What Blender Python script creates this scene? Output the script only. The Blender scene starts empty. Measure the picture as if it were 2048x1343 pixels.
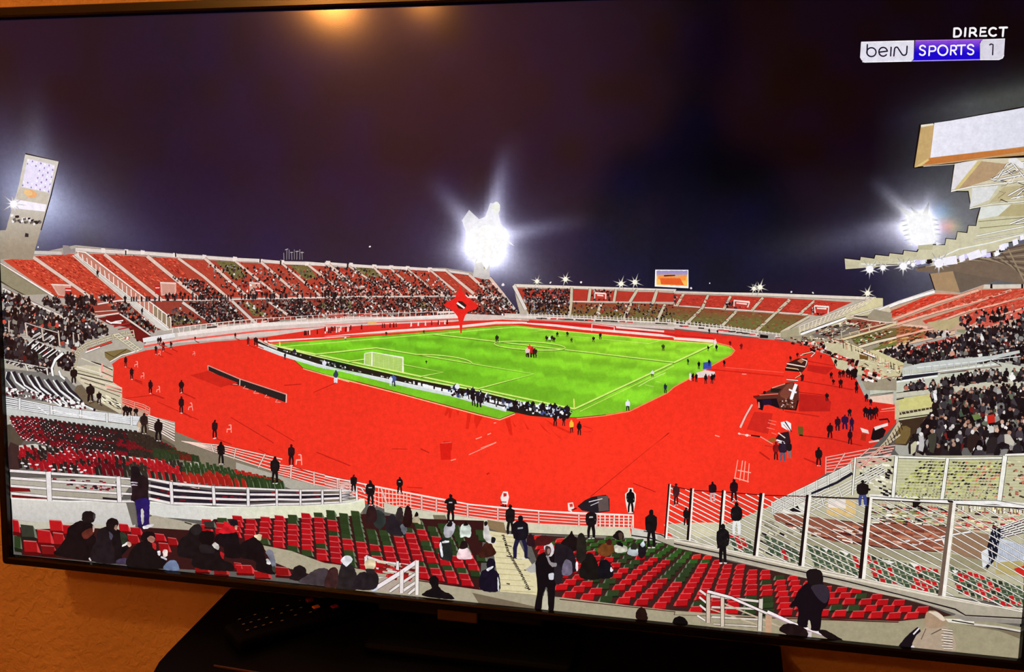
import bpy, bmesh, math, random
import numpy as np
from mathutils import Vector, Matrix

random.seed(7)
SC = bpy.context.scene
COL = SC.collection

# ------------------------------------------------------------------ camera, light, exposure
# The picture area of the television lies in the plane y = 0, centred on x = 0, z = ZC.
W, H = 1.21, 0.6806
ZC = 1.12
FPX = 1600.0


def rot_cam(rx, ry, rz):
    cx, sx, cy, sy, cz, sz = math.cos(rx), math.sin(rx), math.cos(ry), math.sin(ry), math.cos(rz), math.sin(rz)
    Rx = np.array([[1, 0, 0], [0, cx, -sx], [0, sx, cx]])
    Ry = np.array([[cy, 0, sy], [0, 1, 0], [-sy, 0, cy]])
    Rz = np.array([[cz, -sz, 0], [sz, cz, 0], [0, 0, 1]])
    return Rz @ Ry @ Rx


RS = rot_cam(0.10628, -0.17845, -0.0417)
TS = np.array([-0.05567, 0.02533, -0.9137])
CS = -RS.T @ TS                                  # camera position, television frame (x right, y up, z out)
cam_d = bpy.data.cameras.new('camera')
cam = bpy.data.objects.new('camera', cam_d)
COL.objects.link(cam)
cam_d.sensor_width = 36.0
cam_d.lens = FPX / 2048 * 36.0
cam_d.clip_start = 0.02
T2W = np.array([[1, 0, 0], [0, 0, -1], [0, 1, 0]], float)   # television frame -> world
Mw = T2W @ RS.T
m4 = Matrix.Identity(4)
for i in range(3):
    for j in range(3):
        m4[i][j] = Mw[i][j]
pw = T2W @ CS
m4.translation = (pw[0], pw[1], pw[2] + ZC)
cam.matrix_world = m4
SC.camera = cam

world = bpy.data.worlds.new('world')
SC.world = world
world.use_nodes = True
world.node_tree.nodes['Background'].inputs[0].default_value = (0.012, 0.007, 0.004, 1)
world.node_tree.nodes['Background'].inputs[1].default_value = 0.5

vs = SC.view_settings
vs.view_transform = 'Standard'
vs.look = 'None'
vs.exposure = 0.0
vs.gamma = 1.0
vs.use_curve_mapping = False


def ray(px, py):
    d = np.array([(px - 1024) / FPX, (671.5 - py) / FPX, -1.0])
    return RS.T @ d


def on_plane_y(px, py, y):
    """world point where the sight line through a pixel meets the plane y = const"""
    d = T2W @ ray(px, py)
    o = np.array([pw[0], pw[1], pw[2] + ZC])
    t = (y - o[1]) / d[1]
    return o + d * t


def on_plane_z(px, py, z):
    d = T2W @ ray(px, py)
    o = np.array([pw[0], pw[1], pw[2] + ZC])
    t = (z - o[2]) / d[2]
    return o + d * t


def mirrored(px, py, dist):
    """world point, dist in front of the screen, whose mirror image in the screen shows at a pixel"""
    p = on_plane_y(px, py, dist)
    return np.array([p[0], -p[1], p[2]])


def area_light(name, loc, target, size, power, col):
    l = bpy.data.lights.new(name, 'AREA')
    l.shape = 'DISK'
    l.size = size
    l.energy = power
    l.color = col
    o = bpy.data.objects.new(name, l)
    COL.objects.link(o)
    o.location = loc
    o.rotation_euler = (Vector(target) - Vector(loc)).to_track_quat('-Z', 'Y').to_euler()
    return o


def point_light(name, loc, size, power, col):
    l = bpy.data.lights.new(name, 'POINT')
    l.shadow_soft_size = size
    l.energy = power
    l.color = col
    o = bpy.data.objects.new(name, l)
    COL.objects.link(o)
    o.location = loc
    return o


WARM = (1.0, 0.42, 0.075)

# ------------------------------------------------------------------ materials
def lin(c):
    c = np.asarray(c, float) / 255.0
    c = np.clip(c, 0, 4)
    return np.where(c <= 0.04045, c / 12.92, ((c + 0.055) / 1.055) ** 2.4)


def new_mat(name):
    m = bpy.data.materials.new(name)
    m.use_nodes = True
    nt = m.node_tree
    return m, nt, nt.nodes['Principled BSDF']


def noise_mat(name, c1, c2, scale=20, rough=0.6, bump=0.0, bscale=60, spec=0.5, detail=6, metal=0, dist=0.002):
    m, nt, p = new_mat(name)
    tc = nt.nodes.new('ShaderNodeTexCoord')
    n = nt.nodes.new('ShaderNodeTexNoise')
    n.inputs['Scale'].default_value = scale
    n.inputs['Detail'].default_value = detail
    nt.links.new(tc.outputs['Object'], n.inputs['Vector'])
    r = nt.nodes.new('ShaderNodeValToRGB')
    r.color_ramp.elements[0].color = (*lin(c1), 1)
    r.color_ramp.elements[1].color = (*lin(c2), 1)
    r.color_ramp.elements[0].position = 0.3
    r.color_ramp.elements[1].position = 0.7
    nt.links.new(n.outputs['Fac'], r.inputs['Fac'])
    nt.links.new(r.outputs['Color'], p.inputs['Base Color'])
    p.inputs['Roughness'].default_value = rough
    p.inputs['Specular IOR Level'].default_value = spec
    p.inputs['Metallic'].default_value = metal
    if bump:
        n2 = nt.nodes.new('ShaderNodeTexNoise')
        n2.inputs['Scale'].default_value = bscale
        n2.inputs['Detail'].default_value = 5
        n2.inputs['Distortion'].default_value = 0.6
        nt.links.new(tc.outputs['Object'], n2.inputs['Vector'])
        b = nt.nodes.new('ShaderNodeBump')
        b.inputs['Strength'].default_value = bump
        b.inputs['Distance'].default_value = dist
        nt.links.new(n2.outputs['Fac'], b.inputs['Height'])
        nt.links.new(b.outputs['Normal'], p.inputs['Normal'])
    return m


M_WALL = noise_mat('painted_plaster', (205, 168, 128), (222, 186, 146), 9, 0.8, 0.9, 95, 0.2, dist=0.004)
M_BACKWALL = noise_mat('plaster_plain', (205, 170, 135), (215, 182, 146), 5, 0.85)
M_CEIL = noise_mat('ceiling_paint', (205, 190, 170), (215, 200, 182), 5, 0.9)
M_FLOOR = noise_mat('floor_wood', (70, 45, 28), (95, 62, 38), 6, 0.5)
M_PLASTIC = noise_mat('black_plastic', (12, 11, 11), (16, 14, 13), 40, 0.3, 0.1, 500, 0.5, dist=0.0002)
M_BEZEL = noise_mat('bezel_gloss', (9, 8, 8), (13, 11, 10), 40, 0.22, 0, 1, 0.5)
M_BENCH = noise_mat('black_lacquer', (3, 3, 3), (5, 5, 5), 30, 0.5, 0, 1, 0.06)
M_BADGE = noise_mat('badge_plastic', (66, 44, 34), (72, 50, 38), 60, 0.35)
M_REMOTE = noise_mat('remote_plastic', (4, 4, 4), (6, 6, 6), 60, 0.6, 0, 1, 0.05)
M_KEY = noise_mat('key_print', (120, 110, 108), (140, 130, 125), 60, 0.6)
M_KEYD = noise_mat('key_rubber', (7, 7, 7), (9, 9, 9), 60, 0.7, 0, 1, 0.05)
M_KEYR = noise_mat('key_red', (150, 30, 20), (165, 40, 28), 60, 0.6)
M_KEYO = noise_mat('key_orange', (235, 130, 30), (245, 150, 40), 60, 0.6)
M_CLOTH = noise_mat('dark_cloth', (14, 12, 13), (20, 17, 18), 60, 0.9, 0.3, 200, 0.05)
M_SKIN = noise_mat('skin', (150, 100, 80), (165, 112, 90), 30, 0.6)
M_HAIR = noise_mat('hair', (12, 9, 8), (18, 13, 11), 90, 0.7)


def pic_material():
    m, nt, p = new_mat('screen_picture')
    a = nt.nodes.new('ShaderNodeAttribute')
    a.attribute_name = 'Col'
    tc = nt.nodes.new('ShaderNodeTexCoord')
    n = nt.nodes.new('ShaderNodeTexNoise')
    n.inputs['Scale'].default_value = 420
    n.inputs['Detail'].default_value = 2
    nt.links.new(tc.outputs['Object'], n.inputs['Vector'])
    mr = nt.nodes.new('ShaderNodeMapRange')
    mr.inputs[1].default_value = 0.25
    mr.inputs[2].default_value = 0.75
    mr.inputs[3].default_value = 0.93
    mr.inputs[4].default_value = 1.06
    nt.links.new(n.outputs['Fac'], mr.inputs[0])
    mx = nt.nodes.new('ShaderNodeVectorMath')
    mx.operation = 'SCALE'
    n3 = nt.nodes.new('ShaderNodeTexNoise')
    n3.inputs['Scale'].default_value = 150
    n3.inputs['Detail'].default_value = 3
    nt.links.new(tc.outputs['Object'], n3.inputs['Vector'])
    m3_ = nt.nodes.new('ShaderNodeMapRange')
    m3_.inputs[1].default_value = 0.25
    m3_.inputs[2].default_value = 0.75
    m3_.inputs[3].default_value = 0.90
    m3_.inputs[4].default_value = 1.09
    nt.links.new(n3.outputs['Fac'], m3_.inputs[0])
    mu = nt.nodes.new('ShaderNodeMath')
    mu.operation = 'MULTIPLY'
    nt.links.new(mr.outputs[0], mu.inputs[0])
    nt.links.new(m3_.outputs[0], mu.inputs[1])
    nt.links.new(a.outputs['Color'], mx.inputs[0])
    nt.links.new(mu.outputs[0], mx.inputs['Scale'])
    nt.links.new(mx.outputs[0], p.inputs['Emission Color'])
    p.inputs['Emission Strength'].default_value = 1.0
    p.inputs['Base Color'].default_value = (0.002, 0.002, 0.002, 1)
    p.inputs['Roughness'].default_value = 0.13
    p.inputs['Specular IOR Level'].default_value = 0.5
    return m


M_PIC = pic_material()


# ------------------------------------------------------------------ object helpers
def tag(o, label=None, cat=None, group=None, kind=None):
    if label: o['label'] = label
    if cat: o['category'] = cat
    if group: o['group'] = group
    if kind: o['kind'] = kind
    return o


def link_bm(name, bm, mat, parent=None, smooth=False):
    me = bpy.data.meshes.new(name)
    bm.normal_update()
    bm.to_mesh(me)
    bm.free()
    if mat: me.materials.append(mat)
    if smooth:
        for f in me.polygons: f.use_smooth = True
    o = bpy.data.objects.new(name, me)
    COL.objects.link(o)
    if parent: o.parent = parent
    return o


def empty(name, loc=(0, 0, 0)):
    o = bpy.data.objects.new(name, None)
    COL.objects.link(o)
    o.location = loc
    o.empty_display_size = 0.05
    return o


def bm_box(bm, x0, x1, y0, y1, z0, z1, bevel=0.0, seg=2):
    r = bmesh.ops.create_cube(bm, size=1)
    vsx = r['verts']
    for v in vsx:
        v.co.x = x0 if v.co.x < 0 else x1
        v.co.y = y0 if v.co.y < 0 else y1
        v.co.z = z0 if v.co.z < 0 else z1
    if bevel:
        es = list({e for v in vsx for e in v.link_edges})
        bmesh.ops.bevel(bm, geom=es, offset=bevel, segments=seg, affect='EDGES', profile=0.5)


def box(name, x0, x1, y0, y1, z0, z1, mat, parent=None, bevel=0.0):
    bm = bmesh.new()
    bm_box(bm, x0, x1, y0, y1, z0, z1, bevel)
    return link_bm(name, bm, mat, parent)


# ------------------------------------------------------------------ the room
YW = 0.085            # face of the wall behind the television
WALLX0, WALLX1, YB, ZT = -2.6, 2.4, -3.4, 2.5
tag(box('wall_front', WALLX0, WALLX1, YW, YW + 0.1, 0, ZT, M_WALL), 'rough plastered wall glowing orange behind the television', None, None, 'structure')
tag(box('wall_back', WALLX0, WALLX1, YB - 0.1, YB, 0, ZT, M_BACKWALL), 'plain wall opposite the television', None, None, 'structure')
tag(box('wall_left', WALLX0 - 0.1, WALLX0, YB, YW, 0, ZT, M_BACKWALL), 'plain side wall of the room, left of the television', None, None, 'structure')
tag(box('wall_right', WALLX1, WALLX1 + 0.1, YB, YW, 0, ZT, M_BACKWALL), 'plain side wall of the room, right of the television', None, None, 'structure')
tag(box('floor', WALLX0, WALLX1, YB, YW, -0.1, 0, M_FLOOR), 'dark wooden floor', None, None, 'structure')
tag(box('ceiling', WALLX0, WALLX1, YB, YW, ZT, ZT + 0.1, M_CEIL), 'pale ceiling', None, None, 'structure')

# ------------------------------------------------------------------ television body
TV = empty('television', (0, 0, ZC - H / 2 - 0.05))
tag(TV, 'black flat television showing a floodlit football stadium at night', 'television')
TV_INV = Matrix.Translation(-Vector(TV.location))


def tvbox(name, *a, **k):
    o = box(name, *a, **k)
    o.parent = TV
    o.matrix_parent_inverse = TV_INV
    return o


def bezel_bm(bw, bb):
    """one closed frame around the picture: raised face, lip down to the picture, rounded outer edge"""
    bm = bmesh.new()
    rings = []
    prof = [(0.0, -0.0022, 0), (0.0012, -0.0062, 0), (0.0035, -0.0070, 0), (1, -0.0070, 1), (1, -0.0045, 2), (1, 0.004, 3), (1, 0.03, 3)]
    for off, y, mode in prof:
        ring = []
        for sx, sz in ((-1, -1), (1, -1), (1, 1), (-1, 1)):
            tw = bw
            tz = bb if sz < 0 else bw * 1.15
            if mode == 0: ex, ez = off, off
            elif mode == 1: ex, ez = tw - 0.002, tz - 0.002
            elif mode == 2: ex, ez = tw - 0.0006, tz - 0.0006
            else: ex, ez = tw, tz
            cx, cz = sx * (W / 2 + ex), ZC + sz * (H / 2 + ez)
            if mode == 0:
                ring.append(bm.verts.new((cx, y, cz)))
                ring.append(bm.verts.new((cx, y, cz)))
                ring.append(bm.verts.new((cx, y, cz)))
            else:
                r = 0.004
                a0 = {(-1, -1): 180, (1, -1): 270, (1, 1): 0, (-1, 1): 90}[(sx, sz)]
                for k in range(3):
                    a = math.radians(a0 + 45 * k)
                    ring.append(bm.verts.new((cx - sx * r + r * math.cos(a), y, cz - sz * r + r * math.sin(a))))
        rings.append(ring)
    n = 12
    for a, b in zip(rings, rings[1:]):
        for i in range(n):
            j = (i + 1) % n
            bm.faces.new((a[i], a[j], b[j], b[i]))
    bmesh.ops.remove_doubles(bm, verts=bm.verts, dist=1e-6)
    bmesh.ops.recalc_face_normals(bm, faces=bm.faces)
    return bm


bz = link_bm('bezel', bezel_bm(0.0125, 0.0125), M_BEZEL)
bz.parent = TV
bz.matrix_parent_inverse = TV_INV
bz['label'] = 'narrow glossy black frame around the picture'
tvbox('housing', -W / 2 - 0.010, W / 2 + 0.010, 0.012, 0.045, ZC - H / 2 - 0.010, ZC + H / 2 + 0.010, M_PLASTIC, bevel=0.004)
tvbox('rear_cover', -W / 2 + 0.12, W / 2 - 0.12, 0.045, 0.075, ZC - H / 2 + 0.03, ZC + H / 2 - 0.12, M_PLASTIC, bevel=0.01)
# logo tab under the lower frame
pa, pb = on_plane_y(875.5, 1216, -0.004), on_plane_y(955.5, 1236, -0.004)
zb_top, zb_bot = ZC - H / 2 - 0.0132, ZC - H / 2 - 0.0245
lt = tvbox('logo_tab', (pa[0]), (pb[0]), -0.006, 0.012, zb_bot, zb_top + 0.004, M_BADGE, bevel=0.0015)
lt['label'] = 'dark brownish logo tab under the lower frame'
tvbox('sensor_bar', -0.10, 0.10, 0.0, 0.018, ZC - H / 2 - 0.0225, ZC - H / 2 - 0.0115, M_PLASTIC, bevel=0.002)

# ------------------------------------------------------------------ bench below the television, remote control
ZBENCH = 0.7265
stand = bmesh.new()
bm_box(stand, -0.05, 0.05, 0.012, 0.04, ZBENCH + 0.008, ZC - H / 2 - 0.005, 0.004)
so = link_bm('stand_neck', stand, M_BENCH)
so.parent = TV
so.matrix_parent_inverse = TV_INV
stb = bmesh.new()
bm_box(stb, -0.10, 0.14, -0.05, 0.075, ZBENCH + 0.0006, ZBENCH + 0.012, 0.004)
so = link_bm('stand_base', stb, M_BENCH)
so.parent = TV
so.matrix_parent_inverse = TV_INV


def prism(name, pts, z0, z1, mat, parent=None, bevel=0.0):
    bm = bmesh.new()
    lo = [bm.verts.new((p[0], p[1], z0)) for p in pts]
    hi = [bm.verts.new((p[0], p[1], z1)) for p in pts]
    bm.faces.new(hi)
    bm.faces.new(lo[::-1])
    n = len(pts)
    for i in range(n):
        j = (i + 1) % n
        bm.faces.new((lo[i], lo[j], hi[j], hi[i]))
    bmesh.ops.recalc_face_normals(bm, faces=bm.faces)
    if bevel:
        es = [e for e in bm.edges if abs(e.verts[0].co.z - e.verts[1].co.z) < 1e-6]
        bmesh.ops.bevel(bm, geom=es, offset=bevel, segments=2, affect='EDGES')
    return link_bm(name, bm, mat, parent)


p0 = on_plane_z(462, 1172, ZBENCH)
p1 = on_plane_z(395, 1240, ZBENCH)
p2 = on_plane_z(336, 1300, ZBENCH)
p3 = on_plane_z(318, 1320, ZBENCH)
p4 = on_plane_z(304, 1345, ZBENCH)
dirv = (p2 - p0)
print('bench pts', p0.round(3), p2.round(3), p4.round(3), 'cam', (pw + np.array([0, 0, ZC])).round(3))
r1 = on_plane_z(1562, 1296, ZBENCH)
r2 = on_plane_z(1567, 1343, ZBENCH)
print('bench right', r1.round(3), r2.round(3))
yb0 = YW - 0.004
back_l = p0 + (p0 - p1) * ((yb0 - p0[1]) / ((p0 - p1)[1]))
back_r = r1 + (r1 - r2) * ((yb0 - r1[1]) / ((r1 - r2)[1]))
fr = r2 + (r2 - r1) * 1.2
BENCH = empty('tv_bench', (0, -0.1, 0))
tag(BENCH, 'black lacquered television bench with a slanting rounded left end', 'tv bench')
YF = min(p4[1] - 0.05, -0.34)
outline = [back_l, p1, p2, p3, p4, np.array([p4[0] + 0.012, p4[1] - 0.03, 0]), np.array([p4[0] + 0.05, YF, 0]), np.array([fr[0], YF, 0]), r2, back_r]
tp = prism('bench_top', [(q[0], q[1]) for q in outline], ZBENCH - 0.03, ZBENCH, M_BENCH, None, 0.002)
strip = [on_plane_z(a_, b_, ZBENCH + 0.0015) for a_, b_ in ((428, 1328), (520, 1343), (519, 1345.5), (427, 1330))]
M_STRIP = noise_mat('brown_strip', (70, 40, 24), (80, 48, 28), 50, 0.4)
sp = prism('edge_strip', [(q[0], q[1]) for q in strip], ZBENCH - 0.0005, ZBENCH + 0.0015, M_STRIP)
sp.parent = BENCH
sp.matrix_parent_inverse = Matrix.Translation(-Vector(BENCH.location))
sp['label'] = 'thin brownish strip on the bench top'
lowo = [(q[0] * 0.97, q[1] + (0.004 if q[1] > 0 else 0.03) - (0.01 if q[1] > 0 else 0)) for q in outline]
bd = prism('body', lowo, 0.06, ZBENCH - 0.03, M_BENCH)
for o_ in (tp, bd):
    o_.parent = BENCH
    o_.matrix_parent_inverse = Matrix.Translation(-Vector(BENCH.location))
for fx in (lowo[0][0] + 0.15, lowo[-1][0] - 0.1):
    for fy in (YF + 0.1, 0.02):
        o_ = box('foot', fx - 0.02, fx + 0.02, fy - 0.02, fy + 0.02, 0, 0.06, M_BENCH, None, 0.003)
        o_.parent = BENCH
        o_.matrix_parent_inverse = Matrix.Translation(-Vector(BENCH.location))

# the remote lies on the bench; its axis and key places follow the sight lines onto the bench top
ra, rb = on_plane_z(462, 1262, ZBENCH + 0.018), on_plane_z(712, 1192, ZBENCH + 0.018)
ax = (rb - ra); ax[2] = 0
rl = np.linalg.norm(ax); ax /= rl
ay = np.array([-ax[1], ax[0], 0])
REM = empty('remote_control', (*((ra + rb) / 2)[:2], ZBENCH))
REM.rotation_euler = (0, 0, math.atan2(ax[1], ax[0]))
tag(REM, 'black remote control with tiny pale keys lying on the dark bench', 'remote control')
bmr = bmesh.new()
bm_box(bmr, -rl / 2, rl / 2, -0.026, 0.026, 0.001, 0.017, 0.005, 3)
link_bm('shell', bmr, M_REMOTE, REM)
ctr = (ra + rb) / 2


def rem_local(px, py):
    q = on_plane_z(px, py, ZBENCH + 0.018) - ctr
    return float(q @ ax), float(q @ ay)


KEYS = [(479, 1238, 'p'), (495, 1233, 'd'), (510, 1229, 'p'), (525, 1224, 'd'), (545, 1217, 'p'), (575, 1211, 'p'), (600, 1201, 'g'),
        (487, 1248, 'p'), (502, 1244, 'p'), (518, 1239, 'p'), (533, 1235, 'p'), (563, 1226, 'p'), (583, 1220, 'r'), (602, 1215, 'p'),
        (495, 1260, 'p'), (511, 1254, 'p'), (527, 1250, 'p'), (542, 1245, 'p'), (564, 1241, 'p'), (591, 1230, 'p'), (621, 1224, 'g'),
        (619, 1197, 'R'), (632, 1212, 'O'), (669, 1211, 'R'), (650, 1204, 'd')]
for kx, ky, t in KEYS:
    u, v = rem_local(kx, ky)
    if not (-rl / 2 < u < rl / 2 and abs(v) < 0.03): v = max(-0.021, min(0.021, v))
    big = t in 'RO'
    s = 0.0042 if big else 0.0032
    k = box('key', u - s, u + s, v - s * 0.8, v + s * 0.8, 0.015, 0.0185, {'R': M_KEYR, 'O': M_KEYO}.get(t, M_KEYD), REM, 0.0006)
    if t in 'RO': k['label'] = 'orange key' if t == 'O' else 'dull red key'
    if not big and t != 'd':
        q = 0.0012
        bmk = bmesh.new()
        bm_box(bmk, u - q * 1.3, u + q * 1.3, v - q * 0.6, v + q * 0.6, 0.0184, 0.0187)
        link_bm('key_mark', bmk, M_KEY, k)

# ------------------------------------------------------------------ what the screen glass mirrors: lamps and the person taking the picture
def lamp(px, py, dist, power, r, name_label):
    p = mirrored(px, py, dist)
    e = empty('ceiling_lamp', (p[0], p[1], ZT))
    tag(e, name_label, 'lamp')
    bm = bmesh.new()
    bmesh.ops.create_cone(bm, cap_ends=True, segments=24, radius1=0.05, radius2=0.045, depth=0.03)
    o = link_bm('ceiling_rose', bm, M_CEIL, e)
    o.location = (0, 0, -0.015)
    bm = bmesh.new()
    bmesh.ops.create_cone(bm, cap_ends=True, segments=8, radius1=0.004, radius2=0.004, depth=max(0.02, ZT - 0.03 - p[2] - r))
    o = link_bm('cable', bm, M_PLASTIC, e)
    o.location = (0, 0, -(ZT - p[2] - r + 0.03) / 2)
    m, nt, pr = new_mat('warm_bulb')
    pr.inputs['Base Color'].default_value = (0.8, 0.5, 0.2, 1)
    pr.inputs['Emission Color'].default_value = (1, 0.36, 0.07, 1)
    pr.inputs['Emission Strength'].default_value = power
    bm = bmesh.new()
    bmesh.ops.create_uvsphere(bm, u_segments=20, v_segments=12, radius=r)
    for q in bm.verts: q.co.x *= 1.9
    o = link_bm('bulb', bm, m, e, True)
    o.location = (0, 0, p[2] - ZT)
    return p


#LAMPS
LP = lamp(664, 2, 2.3, 330.0, 0.036, 'warm glowing round ceiling bulb, the bigger one mirrored in the screen')
LP2 = lamp(846, -4, 2.5, 190.0, 0.022, 'warm glowing round ceiling bulb, the smaller one mirrored in the screen')
print('lamps', LP.round(2), LP2.round(2))
point_light('wall_fill_light', (-1.0, -1.15, 2.15), 0.06, 24, WARM)  # unseen lamp without a fixture, added to brighten the wall behind the television


def person_behind_camera():
    D = 1.12
    hd = mirrored(1392, 95, D)
    sh = mirrored(1385, 300, D + 0.02)
    root = empty('person', (hd[0], hd[1], 0))
    tag(root, 'person in dark clothes holding up a phone, mirrored as a dark shape in the screen', 'person')
    hx, hy, hz = hd
    zs = sh[2]                 # shoulder line
    hips = zs - 0.52
    V = []
    E = []
    R = []

    def v(x, y, z, r, par=None):
        V.append((x, y, z)); R.append(r)
        if par is not None: E.append((par, len(V) - 1))
        return len(V) - 1
    pel = v(0, 0, hips, 0.15)
    wai = v(0, 0.0, hips + 0.2, 0.14, pel)
    che = v(0, 0.01, zs - 0.13, 0.165, wai)
    nek0 = v(0, 0.01, zs, 0.10, che)
    nek = v(0, 0.02, zs + 0.08, 0.055, nek0)
    v(0, 0.03, zs + 0.13, 0.055, nek)
    for s in (-1, 1):
        a = v(s * 0.17, 0.01, zs - 0.05, 0.07, che)
        b = v(s * 0.24, 0.04, zs - 0.30, 0.05, a)
        c = v(s * 0.13, 0.19, zs - 0.22, 0.035, b)
        d = v(s * 0.10, 0.235, zs - 0.20, 0.03, c)
        l = v(s * 0.10, 0, hips - 0.08, 0.10, pel)
        k = v(s * 0.11, 0.03, hips * 0.53, 0.065, l)
        f = v(s * 0.11, 0.0, 0.09, 0.045, k)
        v(s * 0.12, 0.13, 0.04, 0.04, f)
    me = bpy.data.meshes.new('body')
    me.from_pydata(V, E, [])
    o = bpy.data.objects.new('body', me)
    COL.objects.link(o)
    o.parent = root
    me.materials.append(M_CLOTH)
    sk = o.modifiers.new('skin', 'SKIN')
    for i, r in enumerate(R):
        me.skin_vertices[0].data[i].radius = (r, r * 0.8)
    me.skin_vertices[0].data[0].use_root = True
    ss = o.modifiers.new('sub', 'SUBSURF'); ss.levels = 1; ss.render_levels = 2
    bm = bmesh.new()
    bmesh.ops.create_uvsphere(bm, u_segments=24, v_segments=16, radius=1)
    for q in bm.verts:
        q.co.x *= 0.078 * (1 - 0.18 * max(0, -q.co.z)); q.co.y *= 0.095; q.co.z *= 0.118
        if q.co.y > 0.07 and abs(q.co.x) < 0.02 and -0.04 < q.co.z < 0.02: q.co.y += 0.018
    ho = link_bm('head', bm, M_SKIN, root, True)
    ho.location = (0, 0.03, hz)
    bm = bmesh.new()
    bmesh.ops.create_uvsphere(bm, u_segments=24, v_segments=16, radius=1)
    for q in bm.verts:
        fr_ = q.co.y > 0.3 and q.co.z < 0.35
        q.co.x *= 0.084; q.co.y *= 0.10 if not fr_ else 0.07; q.co.z *= 0.126
    hh = link_bm('hair', bm, M_HAIR, ho, True)
    hh.location = (0, -0.006, 0.008)
    for s in (-1, 1):
        bm = bmesh.new()
        bmesh.ops.create_uvsphere(bm, u_segments=10, v_segments=8, radius=1)
        for q in bm.verts: q.co.x *= 0.008; q.co.y *= 0.018; q.co.z *= 0.03
        e = link_bm('ear', bm, M_SKIN, ho, True); e.location = (s * 0.083, 0.0, -0.01)
        bm = bmesh.new()
        bmesh.ops.create_uvsphere(bm, u_segments=10, v_segments=8, radius=0.009)
        e = link_bm('eye', bm, M_HAIR, ho, True); e.location = (s * 0.03, 0.084, 0.008)
        # hand: palm plus four fingers and a thumb, one skin mesh
        px0, py0, pz0 = s * 0.10, 0.235, zs - 0.20
        V2 = [(px0, py0, pz0), (px0 - s * 0.01, py0 + 0.03, pz0 + 0.035)]
        E2 = [(0, 1)]; R2 = [0.026, 0.03]
        for k in range(4):
            bx_ = pz0 + 0.005 + 0.018 * k
            i = len(V2)
            V2 += [(px0 - s * 0.02, py0 + 0.055, bx_), (px0 - s * 0.045, py0 + 0.066, bx_), (px0 - s * (0.062 - 0.004 * abs(k - 1.5)), py0 + 0.055, bx_)]
            E2 += [(1, i), (i, i + 1), (i + 1, i + 2)]; R2 += [0.010, 0.009, 0.008]
        i = len(V2)
        V2 += [(px0 - s * 0.03, py0 + 0.02, pz0 + 0.05), (px0 - s * 0.055, py0 + 0.028, pz0 + 0.06)]
        E2 += [(1, i), (i, i + 1)]; R2 += [0.011, 0.009]
        me2 = bpy.data.meshes.new('hand')
        me2.from_pydata(V2, E2, [])
        me2.materials.append(M_SKIN)
        h2 = bpy.data.objects.new('hand', me2)
        COL.objects.link(h2); h2.parent = root
        h2.modifiers.new('skin', 'SKIN')
        for q, r in enumerate(R2): me2.skin_vertices[0].data[q].radius = (r, r)
        me2.skin_vertices[0].data[0].use_root = True
        h2.modifiers.new('sub', 'SUBSURF').render_levels = 1
    return root


person_behind_camera()

# ------------------------------------------------------------------ the picture on the screen
SCREEN = None
TILE = dict(t1=(0, 0, 2.92), t2=(650, 0, 2.92), t3=(1348, 0, 2.92), m1=(0, 440, 2.92), m2=(650, 440, 2.92), m3=(1348, 440, 2.92),
            c1=(1560, 580, 6.713), b1=(0, 883, 2.92), b2=(650, 883, 2.92), b3=(1348, 883, 2.92),
            h1=(0, 860, 4.094), f1=(0, 780, 5.84), f2=(340, 1020, 5.84), f3=(690, 980, 5.84), f4=(1030, 1020, 5.84), f5=(1360, 1060, 5.84), f6=(1500, 920, 5.84),
            f7=(1750, 880, 4.198), f8=(1450, 680, 5.84), g1=(0, 490, 5.84), g2=(0, 640, 5.84), g3=(1740, 560, 6.65), g4=(1740, 740, 6.65),
            g5=(1680, 200, 3.358), g6=(860, 740, 5.851), g7=(1700, 40, 5.885), g8=(840, 530, 5.851), p=(0, 0, 1.0))


def P(t, s):
    ox, oy, k = TILE[t]
    out = []
    for w in s.split():
        if w in TILE:
            ox, oy, k = TILE[w]
            continue
        a, b = w.split(',')
        out.append((ox + float(a) / k, oy + float(b) / k))
    return out


ZL = [2.0e-5]


def nz(n=1):
    ZL[0] += 2.4e-6 * n
    return ZL[0]


def unproj(A):
    """pixels (N,2) -> picture plane coordinates (N,2): x, z - ZC"""
    A = np.asarray(A, float)
    d = np.stack([(A[:, 0] - 1024) / FPX, (671.5 - A[:, 1]) / FPX, -np.ones(len(A))], 1) @ RS   # RS.T applied to each
    t = -CS[2] / d[:, 2]
    X = CS[0] + d[:, 0] * t
    Y = CS[1] + d[:, 1] * t
    return np.stack([np.clip(X, -W / 2 - 0.0008, W / 2 + 0.0008), np.clip(Y, -H / 2 - 0.0008, H / 2 + 0.0008)], 1)


PICS = []


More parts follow.
